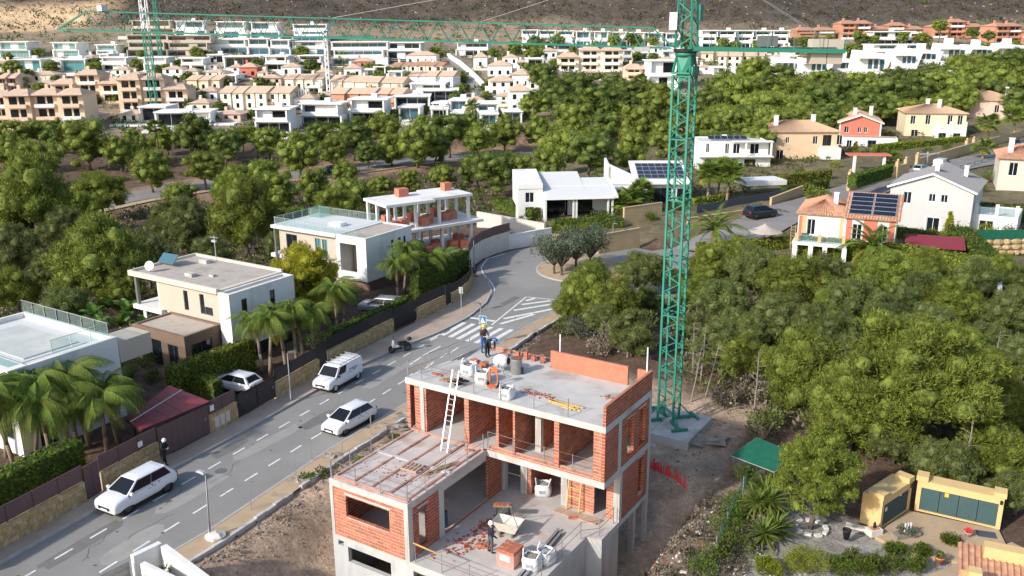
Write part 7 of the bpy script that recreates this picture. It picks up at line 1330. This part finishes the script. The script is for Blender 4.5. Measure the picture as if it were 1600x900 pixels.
def rowhouses(x0, x1, yt, yb, n, label, wall, group, roof='tile_far', dy=0):
    for i in range(n): w = (x1-x0)/n; tiled_far(x0+i*w+.3, x0+(i+1)*w-.3, yt+dy*i/n, yb+dy*i/n, label, wall, group, 'row_house', 9, -.25, roof, gable='x', chim=i%2 == 0)
rowhouses(345,455,138,172,6,'cream row house with stepped tile roof beside the poplar posts','cream_far','cream row houses'); rowhouses(445,505,118,141,4,'pale row house with tile roof above the cream row','cream_far','pale row houses'); rowhouses(517,630,120,148,6,'cream roofed row house behind the terracotta fronts','cream_far','cream roofed row houses',dy=4); rowhouses(517,630,140,167,5,'terracotta fronted row house facing the pines','terracotta_far','terracotta row houses'); rowhouses(612,692,99,114,6,'cream terrace house in a long straight row','cream_far','long cream terrace','tile_red'); rowhouses(640,708,113,137,5,'white row house stepping down beside the sloping street','white_far','white row houses by the street'); rowhouses(1122,1192,82,106,6,'yellow cream row house beside the crane mast','cream_far','yellow cream row houses'); rowhouses(1095,1133,80,93,2,'tile roofed house with blue glazing behind the crane','peach_far','tile roofed pair behind the crane'); rowhouses(292,345,120,142,3,'peach row house next to the apartment blocks','peach_far','peach row houses')
for a, l, wl in [((375,402,100,121),'red tiled house above the row houses','red_render'),((550,583,92,108),'terracotta house with pitched roof among palms','terracotta_far'),((40,88,113,129),'small cream house among trees above the apartments','cream_far'),((400,440,118,134),'tile roofed pale house above the row houses','pink_render'),((331,377,175,190),'low pink tiled house at the pine belt','pink_render'),((405,455,168,180),'low pale red roofed house by the poplar posts','terracotta_far'),((635,682,82,101),'white pitched house below the glazed villa','white_far'),((650,690,96,106),'small white gabled house near the street head','white_far'),((740,761,84,106),'white gabled house right above the street wall','white_far'),((762,800,97,120),'white tiled house cluster beside the street','white_far'),((766,806,120,150),'white house with two gables below the cluster','white_far'),((800,830,110,137),'white house hidden behind the pine crowns','white_far'),((796,828,135,176),'tall white house with tile roof at the pine edge','white_far'),((825,853,120,141),'white gabled cottage among pines','white_far'),((1030,1062,90,106),'peach hip roofed house at the crane mast','peach_far'),((440,470,100,118),'white house with pink roof in the middle row','white_far'),((360,376,101,116),'white cottage next to the red tiled house','white_far'),((495,520,108,128),'cream cottage with chimney among palms','cream_far'),((690,720,112,128),'cream cottage at the street bend','cream_far'),((905,935,112,122),'low cream house in front of the cream block','cream_far'),((255,285,104,118),'white cottage with a tile roof under the villas','white_far'),((1207,1240,86,100),'white cottage at the end of the counter jib','white_far')]: tiled_far(*a, l, wl)
# angular white villas on the wooded ridge
def angular(x0, x1, yt, yb, label, group='angular white villas on the ridge'):
    q, w, h, rz = town_base(x0, x1, yt, yb, 10, rtown.uniform(-.1,.1)); o = thing('angular_villa', label, 'villa', q, rz, group); c = -w/2; k = h*.55
    MB().yprism([(c,-1.5),(-c-k*.6,-1.5),(-c,h*.82),(c+w*.1,h)], 0, 10).build('wall', 'white_far', o); ub('roof_box', c+w*.3, 3, h*.9, c+w*.3+2.6, 6, h+2.0, 'white_far', o)
    for j in range(3): ub('window', c+w*(.3+.17*j), -.05, h*.3, c+w*(.42+.17*j), .02, h*.66, 'glass_blue', o)
    ub('canopy', c-.5, -2.2, h*.70, c+w*.55, -.02, h*.78, 'white_far', o)
for a in [(1208,1260,92,116),(1252,1302,93,118),(1296,1352,92,114),(1338,1392,82,120),(1395,1440,80,108),(1424,1472,78,100),(1465,1518,70,98),(1510,1560,72,94),(1556,1610,70,92)]: angular(*a, 'angular white villa with slanting side walls on the pine ridge')
modern(1357,1440,71,90,'white villa with a blue glass corner on the ridge','glass_blue',fl=2); modern(1484,1516,98,112,'white pool terrace wall among ridge pines','glass_dark',fl=1)
# the smaller houses that fill the terraces between them
OCC += [(678,84,772,158)]
for k in range(900):
    left = k < 620
    yb = rtown.uniform(92, 198) if left else rtown.uniform(78, 118); xc = rtown.uniform(0, 830) if left else rtown.uniform(835, 1240); w_ = rtown.uniform(17, 30)*(.75+.5*(yb-80)/110); h_ = w_*rtown.uniform(.5, .72); r_ = (xc-w_/2, yb-h_, xc+w_/2, yb)
    if any(r_[0] < o_[2]-2 and r_[2] > o_[0]+2 and r_[1] < o_[3]-h_*.35 and r_[3] > o_[1]+h_*.5 for o_ in OCC): continue
    t_ = rtown.random()
    if t_ < .42: modern(r_[0], r_[2], r_[1], r_[3], 'small white flat roofed house packed into the hillside terraces', rtown.choice(('glass_dark','glass_blue')), group='small white flat roofed town houses')
    elif t_ < .72: tiled_far(r_[0], r_[2], r_[1], r_[3], 'small white tile roofed house packed into the hillside terraces', 'white_far', 'small white tiled town houses')
    else: tiled_far(r_[0], r_[2], r_[1], r_[3], 'small cream tile roofed house packed into the hillside terraces', 'cream_far', 'small cream tiled town houses')
# sloping street between white walls
m = MB(); A = [G(742,154).to_2d(), G(728,128).to_2d(), G(708,104).to_2d(), G(692,90).to_2d()]; B_ = [G(770,152).to_2d(), G(748,128).to_2d(), G(722,104).to_2d(), G(702,90).to_2d()]; ribbon(m, A, B_, lambda x, y: gz(x, y)+.35, 24); struct('hill_street', m, 'asphalt_far')
for i in range(6):
    a, b = resample(B_, 7)[i], resample(B_, 7)[i+1]; plain_wall((a.x,a.y,gz(a.x,a.y)), (b.x,b.y,gz(b.x,b.y)), 1.8, 'white_far', 'white parapet section of the sloping street', 1.0, 'street_parapet', False, group='parapets of the sloping street')
# poplar-white posts, distant lamp columns, distant cranes
for i in range(5): q = G(468+i*4, 168); o = tag(MB().tube((0,0,0),(0,0,5.5),.28,.2,8).build('white_column','white_far'), 'tall white column in the row above the cubic villas', 'column', 'white columns'); o.location = q
for px, py, yt in ((170,262,196),(693,196,163),(1035,178,140),(1170,175,130),(1050,230,198),(295,208,190),(878,190,165),(1294,128,110),(1404,135,106),(445,258,230),(805,235,205),(1447,262,238),(585,255,225)):
    q = G(px, py); zc = q.y*cp-(q.z-HC)*sp; h = (py-yt)*zc/FPX; o = thing('street_lamp', 'tall double armed lamp column along the valley road', 'street lamp', q, rtown.uniform(-.3,.3), 'tall lamp columns'); unit_beam('pole', (0,0,0), (0,0,h), .22, 'metal_light', o); unit_beam('arm', (-1.2,0,h*.86), (1.2,0,h*.86), .18, 'metal_light', o)
    for s in (-1,1): unit_box('lamp_head', s*1.6-.5, -.2, h*.86-.05, s*1.6+.5, .2, h*.86+.12, 'metal_light', o)
def far_crane(px, yb, yt, label, cut, w=1.7):
    q = G(px, yb); zc = q.y*cp-(q.z-HC)*sp; h = (yb-yt)*zc/FPX; o = thing('distant_crane', label, 'crane', q); hs_ = w/2; n = int(h/2.2); cs_ = [(-hs_,-hs_),(hs_,-hs_),(hs_,hs_),(-hs_,hs_)]
    for x, y in cs_: unit_beam('mast_leg', (x,y,0), (x,y,h*cut), .24, 'green_paint', o); unit_beam('mast_leg', (x,y,h*cut), (x,y,h), .24, 'white_paint' if cut < 1 else 'green_paint', o)
    for i in range(n):
        for k in range(4):
            a, b = cs_[k], cs_[(k+1)%4]
            if i%2: a, b = b, a
            unit_beam('mast_brace', (*a,h*i/n), (*b,h*(i+1)/n), .13, 'green_paint' if i/n < cut else 'white_paint', o)
    unit_beam('jib', (-h*.1,0,h*.93), (h*.75,0,h*.93), .7, 'green_paint', o); unit_beam('counter_jib', (0,0,h*.93), (-h*.25,0,h*.93), .7, 'green_paint', o)
far_crane(243, 176, -45, 'distant tower crane with green lower and white upper mast', .55); far_crane(251, 90, -40, 'thin distant green crane mast beside the first', 1.0, 1.2)
o = far_crane(514, 150, 55, 'slender pink and white lattice hoist mast in the town', .0, 1.0)
# quarry face below the mountain and scrub over the slopes
def scatter(name, label, n, region, leaf, smin, smax, cat, per=14, seed=3):
    rg = random.Random(seed); mb = MB(); pts = [region(rg) for _ in range(n)]; zs = ground([p[0] for p in pts], [p[1] for p in pts])
    for (x, y), z in zip(pts, zs):
        s = rg.uniform(smin, smax); needles(mb, (x, y, z+s*.3), s, per, rg, s*.5, .7)
    o = mb.build(name, leaf); tag(o, label, cat); o['kind'] = 'stuff'; return o
scatter('mountain_scrub', 'low grey green scrub dotted over the rocky mountain slope', 14000, lambda r: ((t := r.uniform(455, 720)) and (r.uniform(-.68, .68)*t), t), 'scrub', .7, 2.0, 'scrub', 9)
scatter('mountain_bushes', 'darker bushes on the mountain slope', 700, lambda r: ((t := r.uniform(450, 680)) and (r.uniform(-.68, .68)*t), t), 'pine_dark', .8, 2.0, 'scrub', 20, 4)
scatter('town_greenery', 'loose shrubs and small trees between the hillside houses', 2600, lambda r: ((t := r.uniform(235, 450)) and (r.uniform(-.64, .64)*t), t), 'pine_dark', .6, 1.7, 'shrubs', 26, 5)
rk = MB(); rg = random.Random(8)
for _ in range(1800):
    y = rg.uniform(460, 700); x = rg.uniform(-.66,.66)*y; s = rg.uniform(.3,.9); z = gz(x, y) if False else None; rk.v or None
    rk.pts = getattr(rk, 'pts', [])+[(x, y, s)]
zz = ground([p[0] for p in rk.pts], [p[1] for p in rk.pts])
for (x, y, s), z in zip(rk.pts, zz): rk.rbox((x, y, z+s*.15), (s*1.5, s, s*.8), rg.uniform(0,6), rg.uniform(-.4,.4), rg.uniform(-.4,.4))
o = tag(rk.build('mountain_rocks', 'rock'), 'pale limestone outcrops scattered over the mountain slope', 'rocks'); o['kind'] = 'stuff'
# ------------------------------------------------------------------ building plot, neighbouring garden, undergrowth
def litter(name, label, n, fn, m, s0, s1, cat='stones', seed=1, flat=.6):
    rg = random.Random(seed); pts = [fn(rg) for _ in range(n)]; zs = ground([p[0] for p in pts], [p[1] for p in pts]); mb = MB()
    for (x, y), z in zip(pts, zs): s = rg.uniform(s0, s1)*rg.uniform(.5,1); mb.rbox((x, y, z+s*.12), (s*1.5, s, s*flat), rg.uniform(0,6), rg.uniform(-.35,.35), rg.uniform(-.35,.35))
    o = tag(mb.build(name, m), label, cat); o['kind'] = 'stuff'; return o
def uvr(u0, u1, v0, v1): return lambda r: tuple(UVW(r.uniform(u0,u1), r.uniform(v0,v1)).to_2d())
litter('plot_pebbles', 'small stones over the bare earth of the plot', 1300, uvr(-6.5,0,-14,14), 'earth_clod', .03, .11); litter('rubble_stones', 'pale stones strewn over the rubble strip', 520, uvr(14.6,19,-5,14), 'rock_white', .03, .12, seed=2); litter('rubble_chips', 'red brick chips in the rubble strip', 160, uvr(14.5,17,-1,9), 'brick_dark', .05, .13, seed=3); litter('garden_gravel', 'white gravel of the neighbouring garden', 9000, uvr(19.2,31,-6,9.5), 'rock_white', .04, .085, 'gravel', 4); litter('edge_stones', 'stones and rubble along the pavement edge', 500, lambda r: (lambda p: (p.x+r.gauss(.5,.25), p.y-r.gauss(.3,.2)))(resample(k2[1:8], 200)[r.randrange(200)]), 'rock', .04, .16, seed=6)
for u, v, s, i in [(15.6,2.2,.45,0),(16.4,1.4,.4,1),(17.2,.6,.5,2),(16.9,3.6,.35,3),(17.6,2.6,.42,4),(15.9,.4,.38,5),(18.0,-.4,.5,6),(16.8,6.0,.35,7),(17.5,8.4,.4,8),(16.2,9.6,.4,9),(18.2,10.6,.45,10),(17.9,5.2,.3,11)]:
    q = UVW(u, v); o = tag(MB().rbox((0,0,s*.1),(s*.9,s*.45,s*.25),i*1.3,.1).build('stone_block','rock_white'), 'pale squared stone lying in the rubble strip', 'stone', 'pale stones in the rubble strip'); o.location = (q.x, q.y, gz(q.x,q.y))
rg = random.Random(12)
def tufts(name, label, n, fn, leaf, s0, s1, per, seed, cat='grass'):
    r = random.Random(seed); pts = [fn(r) for _ in range(n)]; zs = ground([p[0] for p in pts], [p[1] for p in pts]); mb = MB()
    for (x, y), z in zip(pts, zs): s = r.uniform(s0, s1); needles(mb, (x, y, z+s*.25), s, per, r, s*.42, .8)
    o = tag(mb.build(name, leaf), label, cat); o['kind'] = 'stuff'; return o
tufts('rubble_weeds', 'dry weeds growing through the rubble strip', 800, uvr(14.8,19.3,-5,15), 'dry_twig', .08, .26, 26, 1); tufts('rubble_weeds_olive', 'olive weeds over the rubble strip', 260, uvr(14.8,19.3,-4,15), 'scrub', .12, .34, 26, 21); tufts('rubble_weeds_green', 'green weeds along the garden mesh', 120, uvr(17.6,19.4,-5,14), 'hedge_leaf', .1, .3, 26, 2); tufts('edge_weeds', 'dry weeds along the pavement edge', 130, lambda r: (lambda p: (p.x+r.gauss(.7,.3), p.y-r.gauss(.45,.25)))(resample(k2[1:8], 200)[r.randrange(200)]), 'dry_twig', .08, .24, 24, 3)
def pxr(poly):
    xs = [p[0] for p in poly]; ys = [p[1] for p in poly]
    def f(r):
        while True:
            x, y = r.uniform(min(xs), max(xs)), r.uniform(min(ys), max(ys)); c = False; j = len(poly)-1
            for i in range(len(poly)):
                if (poly[i][1] > y) != (poly[j][1] > y) and x < (poly[j][0]-poly[i][0])*(y-poly[i][1])/(poly[j][1]-poly[i][1])+poly[i][0]: c = not c
                j = i
            if c: return x, y
    return f
woodR = pxr([(12,62),(14,80),(22,92),(50,84),(66,80),(60,46),(36,46),(24,46),(17,54)]); woodL = pxr([(-34,84),(-24,98),(-22,112),(-4,118),(0,150),(-20,190),(-60,160),(-80,140),(-70,90),(-52,70)])
tufts('wood_undergrowth', 'brown and green undergrowth on the floor of the pine wood', 1500, woodR, 'pine_dull', .3, .95, 30, 4, 'undergrowth'); tufts('wood_dry_brush', 'dry grey brush on the floor of the pine wood', 900, woodR, 'dry_twig', .25, .8, 22, 5, 'undergrowth'); tufts('hollow_undergrowth', 'dark undergrowth in the hollow behind the villas', 1500, woodL, 'pine_dark', .35, 1.1, 30, 6, 'undergrowth'); tufts('hollow_dry_brush', 'dry grass in the hollow behind the villas', 700, woodL, 'dry_twig', .25, .7, 20, 7, 'undergrowth')
litter('fallen_twigs', 'fallen twigs and litter on the wood floor', 500, uvr(11,22,15,30), 'bark', .03, .14, 'twigs', 8, .4)
# dead trunks and bare shrubs by the crane
for px, py, h, t in ((1079,632,4.0,.35),(1102,622,3.8,.5),(1176,660,5.0,.05),(1095,590,4,.1),(1082,585,4,-.05),(1115,580,4,.1),(1500,760,4.5,.15),(980,560,3.5,.05),(1545,600,4,.2)):
    q = G(px, py); o = thing('bare_tree', 'thin bare grey trunk at the edge of the pine wood', 'tree', q, 0, 'bare trunks in the pine wood'); b = Vector((t*h*.4, .1, h)); mb = MB().path([(0,0,-.1), b*.5+Vector((.05,0,0)), b], [.07,.05,.02], 6); mb.build('trunk','bark_pale',o); tw = MB(); r = random.Random(px)
    for _ in range(18): a = b*r.uniform(.35,1); d = Vector((r.uniform(-1,1),r.uniform(-1,1),r.uniform(-.1,.7)))*r.uniform(.4,1.1); tw.path([a, a+d*.6, a+d+Vector((0,0,-.1))], [.018,.012,.005], 4)
    tw.build('twigs','bark_pale',o)
for px, py, r, lf in ((962,545,1.5,'dry_twig'),(940,555,1.2,'dry_twig'),(985,552,1.3,'dry_twig'),(1002,530,1.5,'pine_dull'),(905,530,1.4,'olive_leaf'),(880,525,1.1,'pine_dull'),(925,525,1.2,'dry_twig'),(1245,545,1.4,'dry_twig'),(1180,630,1.2,'dry_twig'),(1130,640,1.0,'dry_twig'),(1480,560,1.3,'dry_twig'),(1195,690,1.3,'pine_dull')): bush(G(px,py), r, 'straggling dry shrub at the edge of the pine wood', lf, 700, .16, 'dry shrubs of the pine wood', 1.1)
for px, py in ((650,652),(616,690),(480,752),(503,745),(560,728)): bush(P(px,py,-1.3), .5, 'small weed clump at the pavement edge', 'hedge_leaf', 160, .14, 'weed clumps at the pavement')
# temporary fence posts of the plot, rubble mounds, red net, ground sheet
for px, py in ((393,800),(463,750),(487,722),(536,722),(580,682),(580,668),(700,640),(834,500),(862,470),(805,520),(790,560),(765,552)):
    q = P(px, py, -1.2); o = tag(MB().tube((0,0,-.3),(0,0,2.0 if px > 600 else 1.4),.022,.022,6).build('fence_post','galv'), 'thin steel post of the temporary plot fence', 'post', 'posts of the plot fence'); o.location = q
def mound(px, py, r, label, m='rock', z=-1.3): q = P(px, py, z); o = tag(MB().blob((0,0,.05), r, int(px), .3, 14, 8).build('rubble_mound', m), label, 'mound'); o.location = q
mound(465,756,(.9,.5,.35),'grey white plaster heap at the pavement edge beside a weed'); mound(520,718,(.8,.5,.35),'grey plaster heap at the pavement edge below the hatchback'); mound(612,672,(1.2,.6,.35),'pale rubble heap beside the rear of the hatchback'); mound(638,655,(1.2,.7,.45),'sheet of white plaster rubble next to the brick pier'); mound(1100,690,(1.6,.8,.35),'grey ash heap beside the crane blocks','rock',-.3)
o = MB(); pts = [P(1015,732,-.2), P(1035,740,-.1), P(1052,748,0), P(1065,758,.1), P(1074,768,.1)]
for i in range(4):
    a, b = pts[i], pts[i+1]; n = 6
    for k in range(n): p = a.lerp(b, k/n); q = a.lerp(b, (k+1)/n); hh = .5+.2*math.sin(i*3+k*1.7); o.add([p, q, q+Vector((.08*math.sin(k),.12,hh)), p+Vector((.08*math.sin(k+1),.1,hh))], [(0,1,2,3)])
tag(o.build('warning_net','red_net'), 'crumpled red plastic warning net across the rubble', 'net')
o = thing('green_canopy', 'dark green mesh canopy on posts behind the rubble strip', 'canopy', P(1180,720,0)); q = [P(1142,712,1.2), P(1183,684,1.7), P(1240,708,1.7), P(1210,738,1.2)]; b0 = o.location
MB().add([v-b0 for v in q]+[v-b0+Vector((0,0,.03)) for v in q], [(3,2,1,0),(4,5,6,7),(0,1,5,4),(1,2,6,5),(2,3,7,6),(3,0,4,7)]).build('mesh','green_net',o)
for v in q: unit_beam('post', Vector((v.x,v.y,0))-b0+Vector((0,0,-.3)), v-b0, .06, 'rusty', o)
for a, b in zip(q, q[1:]+q[:1]): unit_beam('edge_tube', a-b0, b-b0, .04, 'metal_light', o)
gp = [P(1118,872,.0), P(1135,832,0), P(1160,775,0), P(1178,735,0)]
for a, b in zip(gp, gp[1:]):
    o = thing('mesh_fence', 'sagging green mesh fence section between rubble and garden', 'fence', a, math.atan2(b.y-a.y,b.x-a.x), 'green mesh fence of the garden'); L = (b-a).length; unit_beam('post',(0,0,-.2),(0,0,1.2),.05,'galv',o); n = int(L/.25); mb = MB()
    for i in range(n): mb.beam((i*.25,0,.05),(i*.25,0,1.05),.02)
    for k in range(5): mb.beam((0,0,.1+k*.22),(L,.02,.1+k*.22),.02)
    w_ = mb.build('wire_mesh','green_net',o); w_['kind'] = 'stuff'
# ---- garden of the neighbour: utility housings, gravel, shrubs
pm = MB(); pm.prism([tuple(P(*p,.03).to_2d()) for p in ((1365,838),(1420,800),(1560,830),(1575,860),(1500,880),(1430,868),(1385,850))], -.3, .12); struct('garden_path', pm, 'pavement_sand')
pm = MB(); pm.prism([tuple(P(*p,.03).to_2d()) for p in ((1500,882),(1580,850),(1640,880),(1600,960),(1430,960),(1440,905))], -.3, .15); struct('drive', pm, 'pavement_sand')
def housing(label, a, b, h, dpt, doors, notice):
    a, b = Vector(a), Vector(b); L = (b-a).to_2d().length; o = thing('utility_housing', label, 'utility housing', a, math.atan2(b.y-a.y,b.x-a.x)); t = .22
    MB().box(0,0,0,t,dpt,h).build('pier','yellow_render',o); MB().box(L-t,0,0,L,dpt,h).build('pier','yellow_render',o); MB().box(t,0,h-.38,L-t,dpt,h).build('lintel','yellow_render',o); MB().box(t,dpt-.15,0,L-t,dpt,h-.381).build('back','yellow_render',o); MB().box(t,.02,0,L-t,.2,.1).build('plinth','yellow_render',o)
    for x in (-.08, L-.5): MB().prism([(x,-.06),(x+.58,-.06),(x+.58,dpt*.7),(x,dpt*.7)], h, h+.28).build('pier_cap','yellow_render',o)
    dw = (L-2*t)/doors
    for i in range(doors):
        d = MB().box(t+dw*i+.015,.06,.11,t+dw*(i+1)-.015,.10,h-.4).build('door','green_door',o); mb = MB(); n = int(dw/.11); k = int((h-.5)/.11)
        for r in range(k):
            for c in range(n): x, z = t+dw*i+.06+c*.11, .17+r*.11; mb.box(x,.045,z,x+.06,.058,z+.06)
        q = mb.build('perforation','fence_grey',d); q['kind'] = 'stuff'
    for x, z, m_ in notice: unit_box('notice', x, .03, z, x+.2, .043, z+.22, m_, o)
    unit_box('wall_light', L-.18, -.08, h-.35, L-.06, -.005, h-.15, 'plastic_black', o); return o
housing('yellow rendered utility housing with two green doors facing the pine', P(1374,829,.1), P(1420,797,.1), 1.75, 1.1, 2, ((.45,.9,'white_paint'),(1.9,1.25,'white_paint')))
housing('wide yellow rendered utility housing with long green perforated doors', P(1428,797,.1), P(1562,828,.1), 1.8, .9, 4, ((1.35,1.15,'yellow_paint'),))
for px, py, r, lb in ((1262,893,1.25,'large rounded light green clipped shrub in the gravel garden'),(1200,895,.78,'smaller rounded clipped shrub beside the large one')): bush(P(px,py,.0), r, lb, 'hedge_yellow', 6500, .055, flat=.8)
for px, py, r in ((1335,893,.85),(1400,868,.65),(1440,868,.5),(1485,850,.55),(1380,890,.85),(1315,900,.8),(1425,893,.7),(1360,900,.8)): bush(P(px,py,.0), r, 'loose dark green bush bordering the gravel garden', 'hedge_leaf', 1500, .08, 'loose bushes of the gravel garden')
for px, py, r in ((1150,800,1.0),(1130,840,1.1),(1150,862,.9),(1118,880,1.0),(1165,752,1.0),(1182,772,.9),(1100,900,.9),(1200,745,.9),(1140,815,.9)): bush(P(px,py,.0), r, 'green shrub along the garden mesh fence', 'hedge_leaf', 900, .09, 'shrubs along the mesh fence')
YU = dict(label='spiky yucca with dry yellow lower leaves in the garden', group='yuccas of the garden')
for px, py, h in ((1180,812,.9),(1205,812,1.1),(1190,855,.7),(1195,790,.9),(1215,840,.5)): palm(P(px,py,.0), h, kind='sword', n=70, sc=1.35, tr=.1, dry=14, name='yucca', **YU)
for i, (px, py, r, h) in enumerate(((1467,880,.22,.36),(1512,838,.17,.25),(1322,842,.2,.55))):
    q = P(px, py, .13); o = thing('plant_pot', ('terracotta plant pot with small shrub on the drive','grey plant pot with red flowers on the path','dark slim garden bollard pot in the gravel')[i], 'pot', q); MB().lathe([(r*.65,0),(r,h*.8),(r*1.1,h*.82),(r*1.1,h),(r*.9,h),(r*.85,h*.85)], n=14).build('pot', ('terracotta','concrete','plastic_black')[i], o, True)
    if i < 2:
        mb = MB(); needles(mb, (0,0,h+r*.4), r*1.0, 160, random.Random(i), .09); mb.build('plant', ('hedge_leaf','red_net')[i], o)
q = P(1365,835,.05); o = thing('stone_box', 'small white stone box with a terracotta slab in the gravel', 'box', q, .3); MB().box(-.35,-.25,0,.35,.25,.35).build('box','rock_white',o); MB().box(-.22,-.16,.352,.22,.16,.39).build('slab','terracotta',o); MB().lathe([(.08,.39),(.07,.62),(.03,.72)],n=8).build('lantern','plastic_black',o)
q = P(1415,838,.1); o = thing('flower_trough', 'weathered trough of plants in front of the utility housings', 'trough', q, .25); MB().box(-.7,-.25,0,.7,.25,.22).build('trough','rock',o); mb = MB(); needles(mb,(0,0,.35),.45,260,random.Random(5),.12,.5); mb.build('plants','olive_leaf',o)
for i in range(3): unit_beam('ornament',(-.1+.16*i,0,.3),(-.08+.16*i,0,.75),.06,'white_paint',o)
o = tag(MB().box(-.45,-.3,0,.45,.3,.02).build('door_mat','fence_grey'), 'grey rectangular mat on the path', 'mat'); q = P(1541,835,.125); o.location = (q.x,q.y,.125); o.rotation_euler.z = -.3
o = tag(MB().rbox((0,0,.06),(1.3,.4,.12),-.45).build('stone_slab','rock_white'), 'white stone slab beside the utility housing', 'slab'); o.location = P(1342,826,.05)
for k in range(9): t = 2*math.pi*k/9; o = tag(MB().rbox((0,0,.06),(.35,.22,.12),t+1.57).build('ring_stone','rock_white'), 'pale stone in the ring round the garden pine', 'stone', 'stones round the garden pine'); o.location = (15.5+.75*math.cos(t), 41.2+.75*math.sin(t), gz(15.5,41.2))
# corner of the neighbour's tiled roof with chimney
q = P(1600, 905, 2.0); o = thing('neighbour_house', 'yellow house corner with weathered red tile roof and stepped chimney', 'house', (q.x, q.y, 0), -.42)
tiles(o, (-2.6,-3.0,1.5),(4.0,-3.0,1.5),(4.0,1.2,2.5),(-2.6,1.2,2.5), 'tile_red', 26); MB().box(-2.2,-3,-.2,4,1.0,1.45).build('wall','yellow_render',o); MB().box(-1.6,.5,1.4,1.5,1.1,2.9).build('parapet','yellow_render',o)
c_ = MB().box(-2.5,-2.3,1.2,-1.7,-1.6,2.6).build('chimney','yellow_render',o); MB().prism([(-2.6,-2.35),(-1.6,-2.35),(-1.6,-1.55),(-2.6,-1.55)],2.601,2.75).build('cap','yellow_render',c_); MB().box(-2.35,-2.2,2.751,-1.85,-1.7,3.1).build('stack','yellow_render',c_); MB().box(-3.4,-2.9,-.2,-2.21,-1.2,1.0).build('buttress','yellow_render',o)
# white wall with sliding gate at the near end of the street
A_, B2, C_ = P(206,868,1.0), P(250,847,1.0), P(345,918,1.0); o = thing('white_gate_wall', 'white rendered corner wall holding a grey sliding gate beside the street', 'wall', (B2.x, B2.y, 0))
def seg(nm, a, b, z0, z1, th, m): d = (b-a).to_2d(); c = (a+b)/2-B2; return MB().rbox((c.x, c.y, (z0+z1)/2), (d.length, th, z1-z0), math.atan2(d.y, d.x)).build(nm, m, o)
seg('street_wall', A_, B2, -1.6, 1.0, .3, 'white_render'); n_ = (C_-B2).normalized()*.35; seg('flank_wall', B2+n_, C_, -1.6, .98, .3, 'white_render')
w2 = Vector((.55,-.35,0)); seg('inner_wall', A_+w2*1.2, A_+w2*5, -1.6, .9, .25, 'white_render')
d_ = (A_-B2).normalized()
for i in range(6): seg('gate_board', A_+d_*.2, A_+d_*4.5, -1.1+i*.32, -.8+i*.32, .06, 'galv')
bush(Vector((A_.x+1.3, A_.y-.5, -.4)), .75, 'green plant between the white gate walls', 'hedge_leaf', 900, .1)

gardenR = pxr([(-2,112),(4,112),(28,126),(46,150),(60,166),(96,190),(110,205),(40,205),(10,160)]); gardenR2 = pxr([(26,96),(45,93),(62,100),(70,118),(60,122),(40,118)])
tufts('garden_greenery', 'low shrubs and ground cover in the gardens beyond the roundabout', 900, gardenR, 'hedge_leaf', .3, .9, 30, 14, 'shrubs'); tufts('garden_dry_cover', 'dry ground cover in the gardens beyond the roundabout', 500, gardenR, 'dry_twig', .2, .6, 22, 15, 'shrubs'); tufts('terrace_greenery', 'low shrubs round the tiled houses', 260, gardenR2, 'hedge_leaf', .2, .6, 30, 16, 'shrubs')
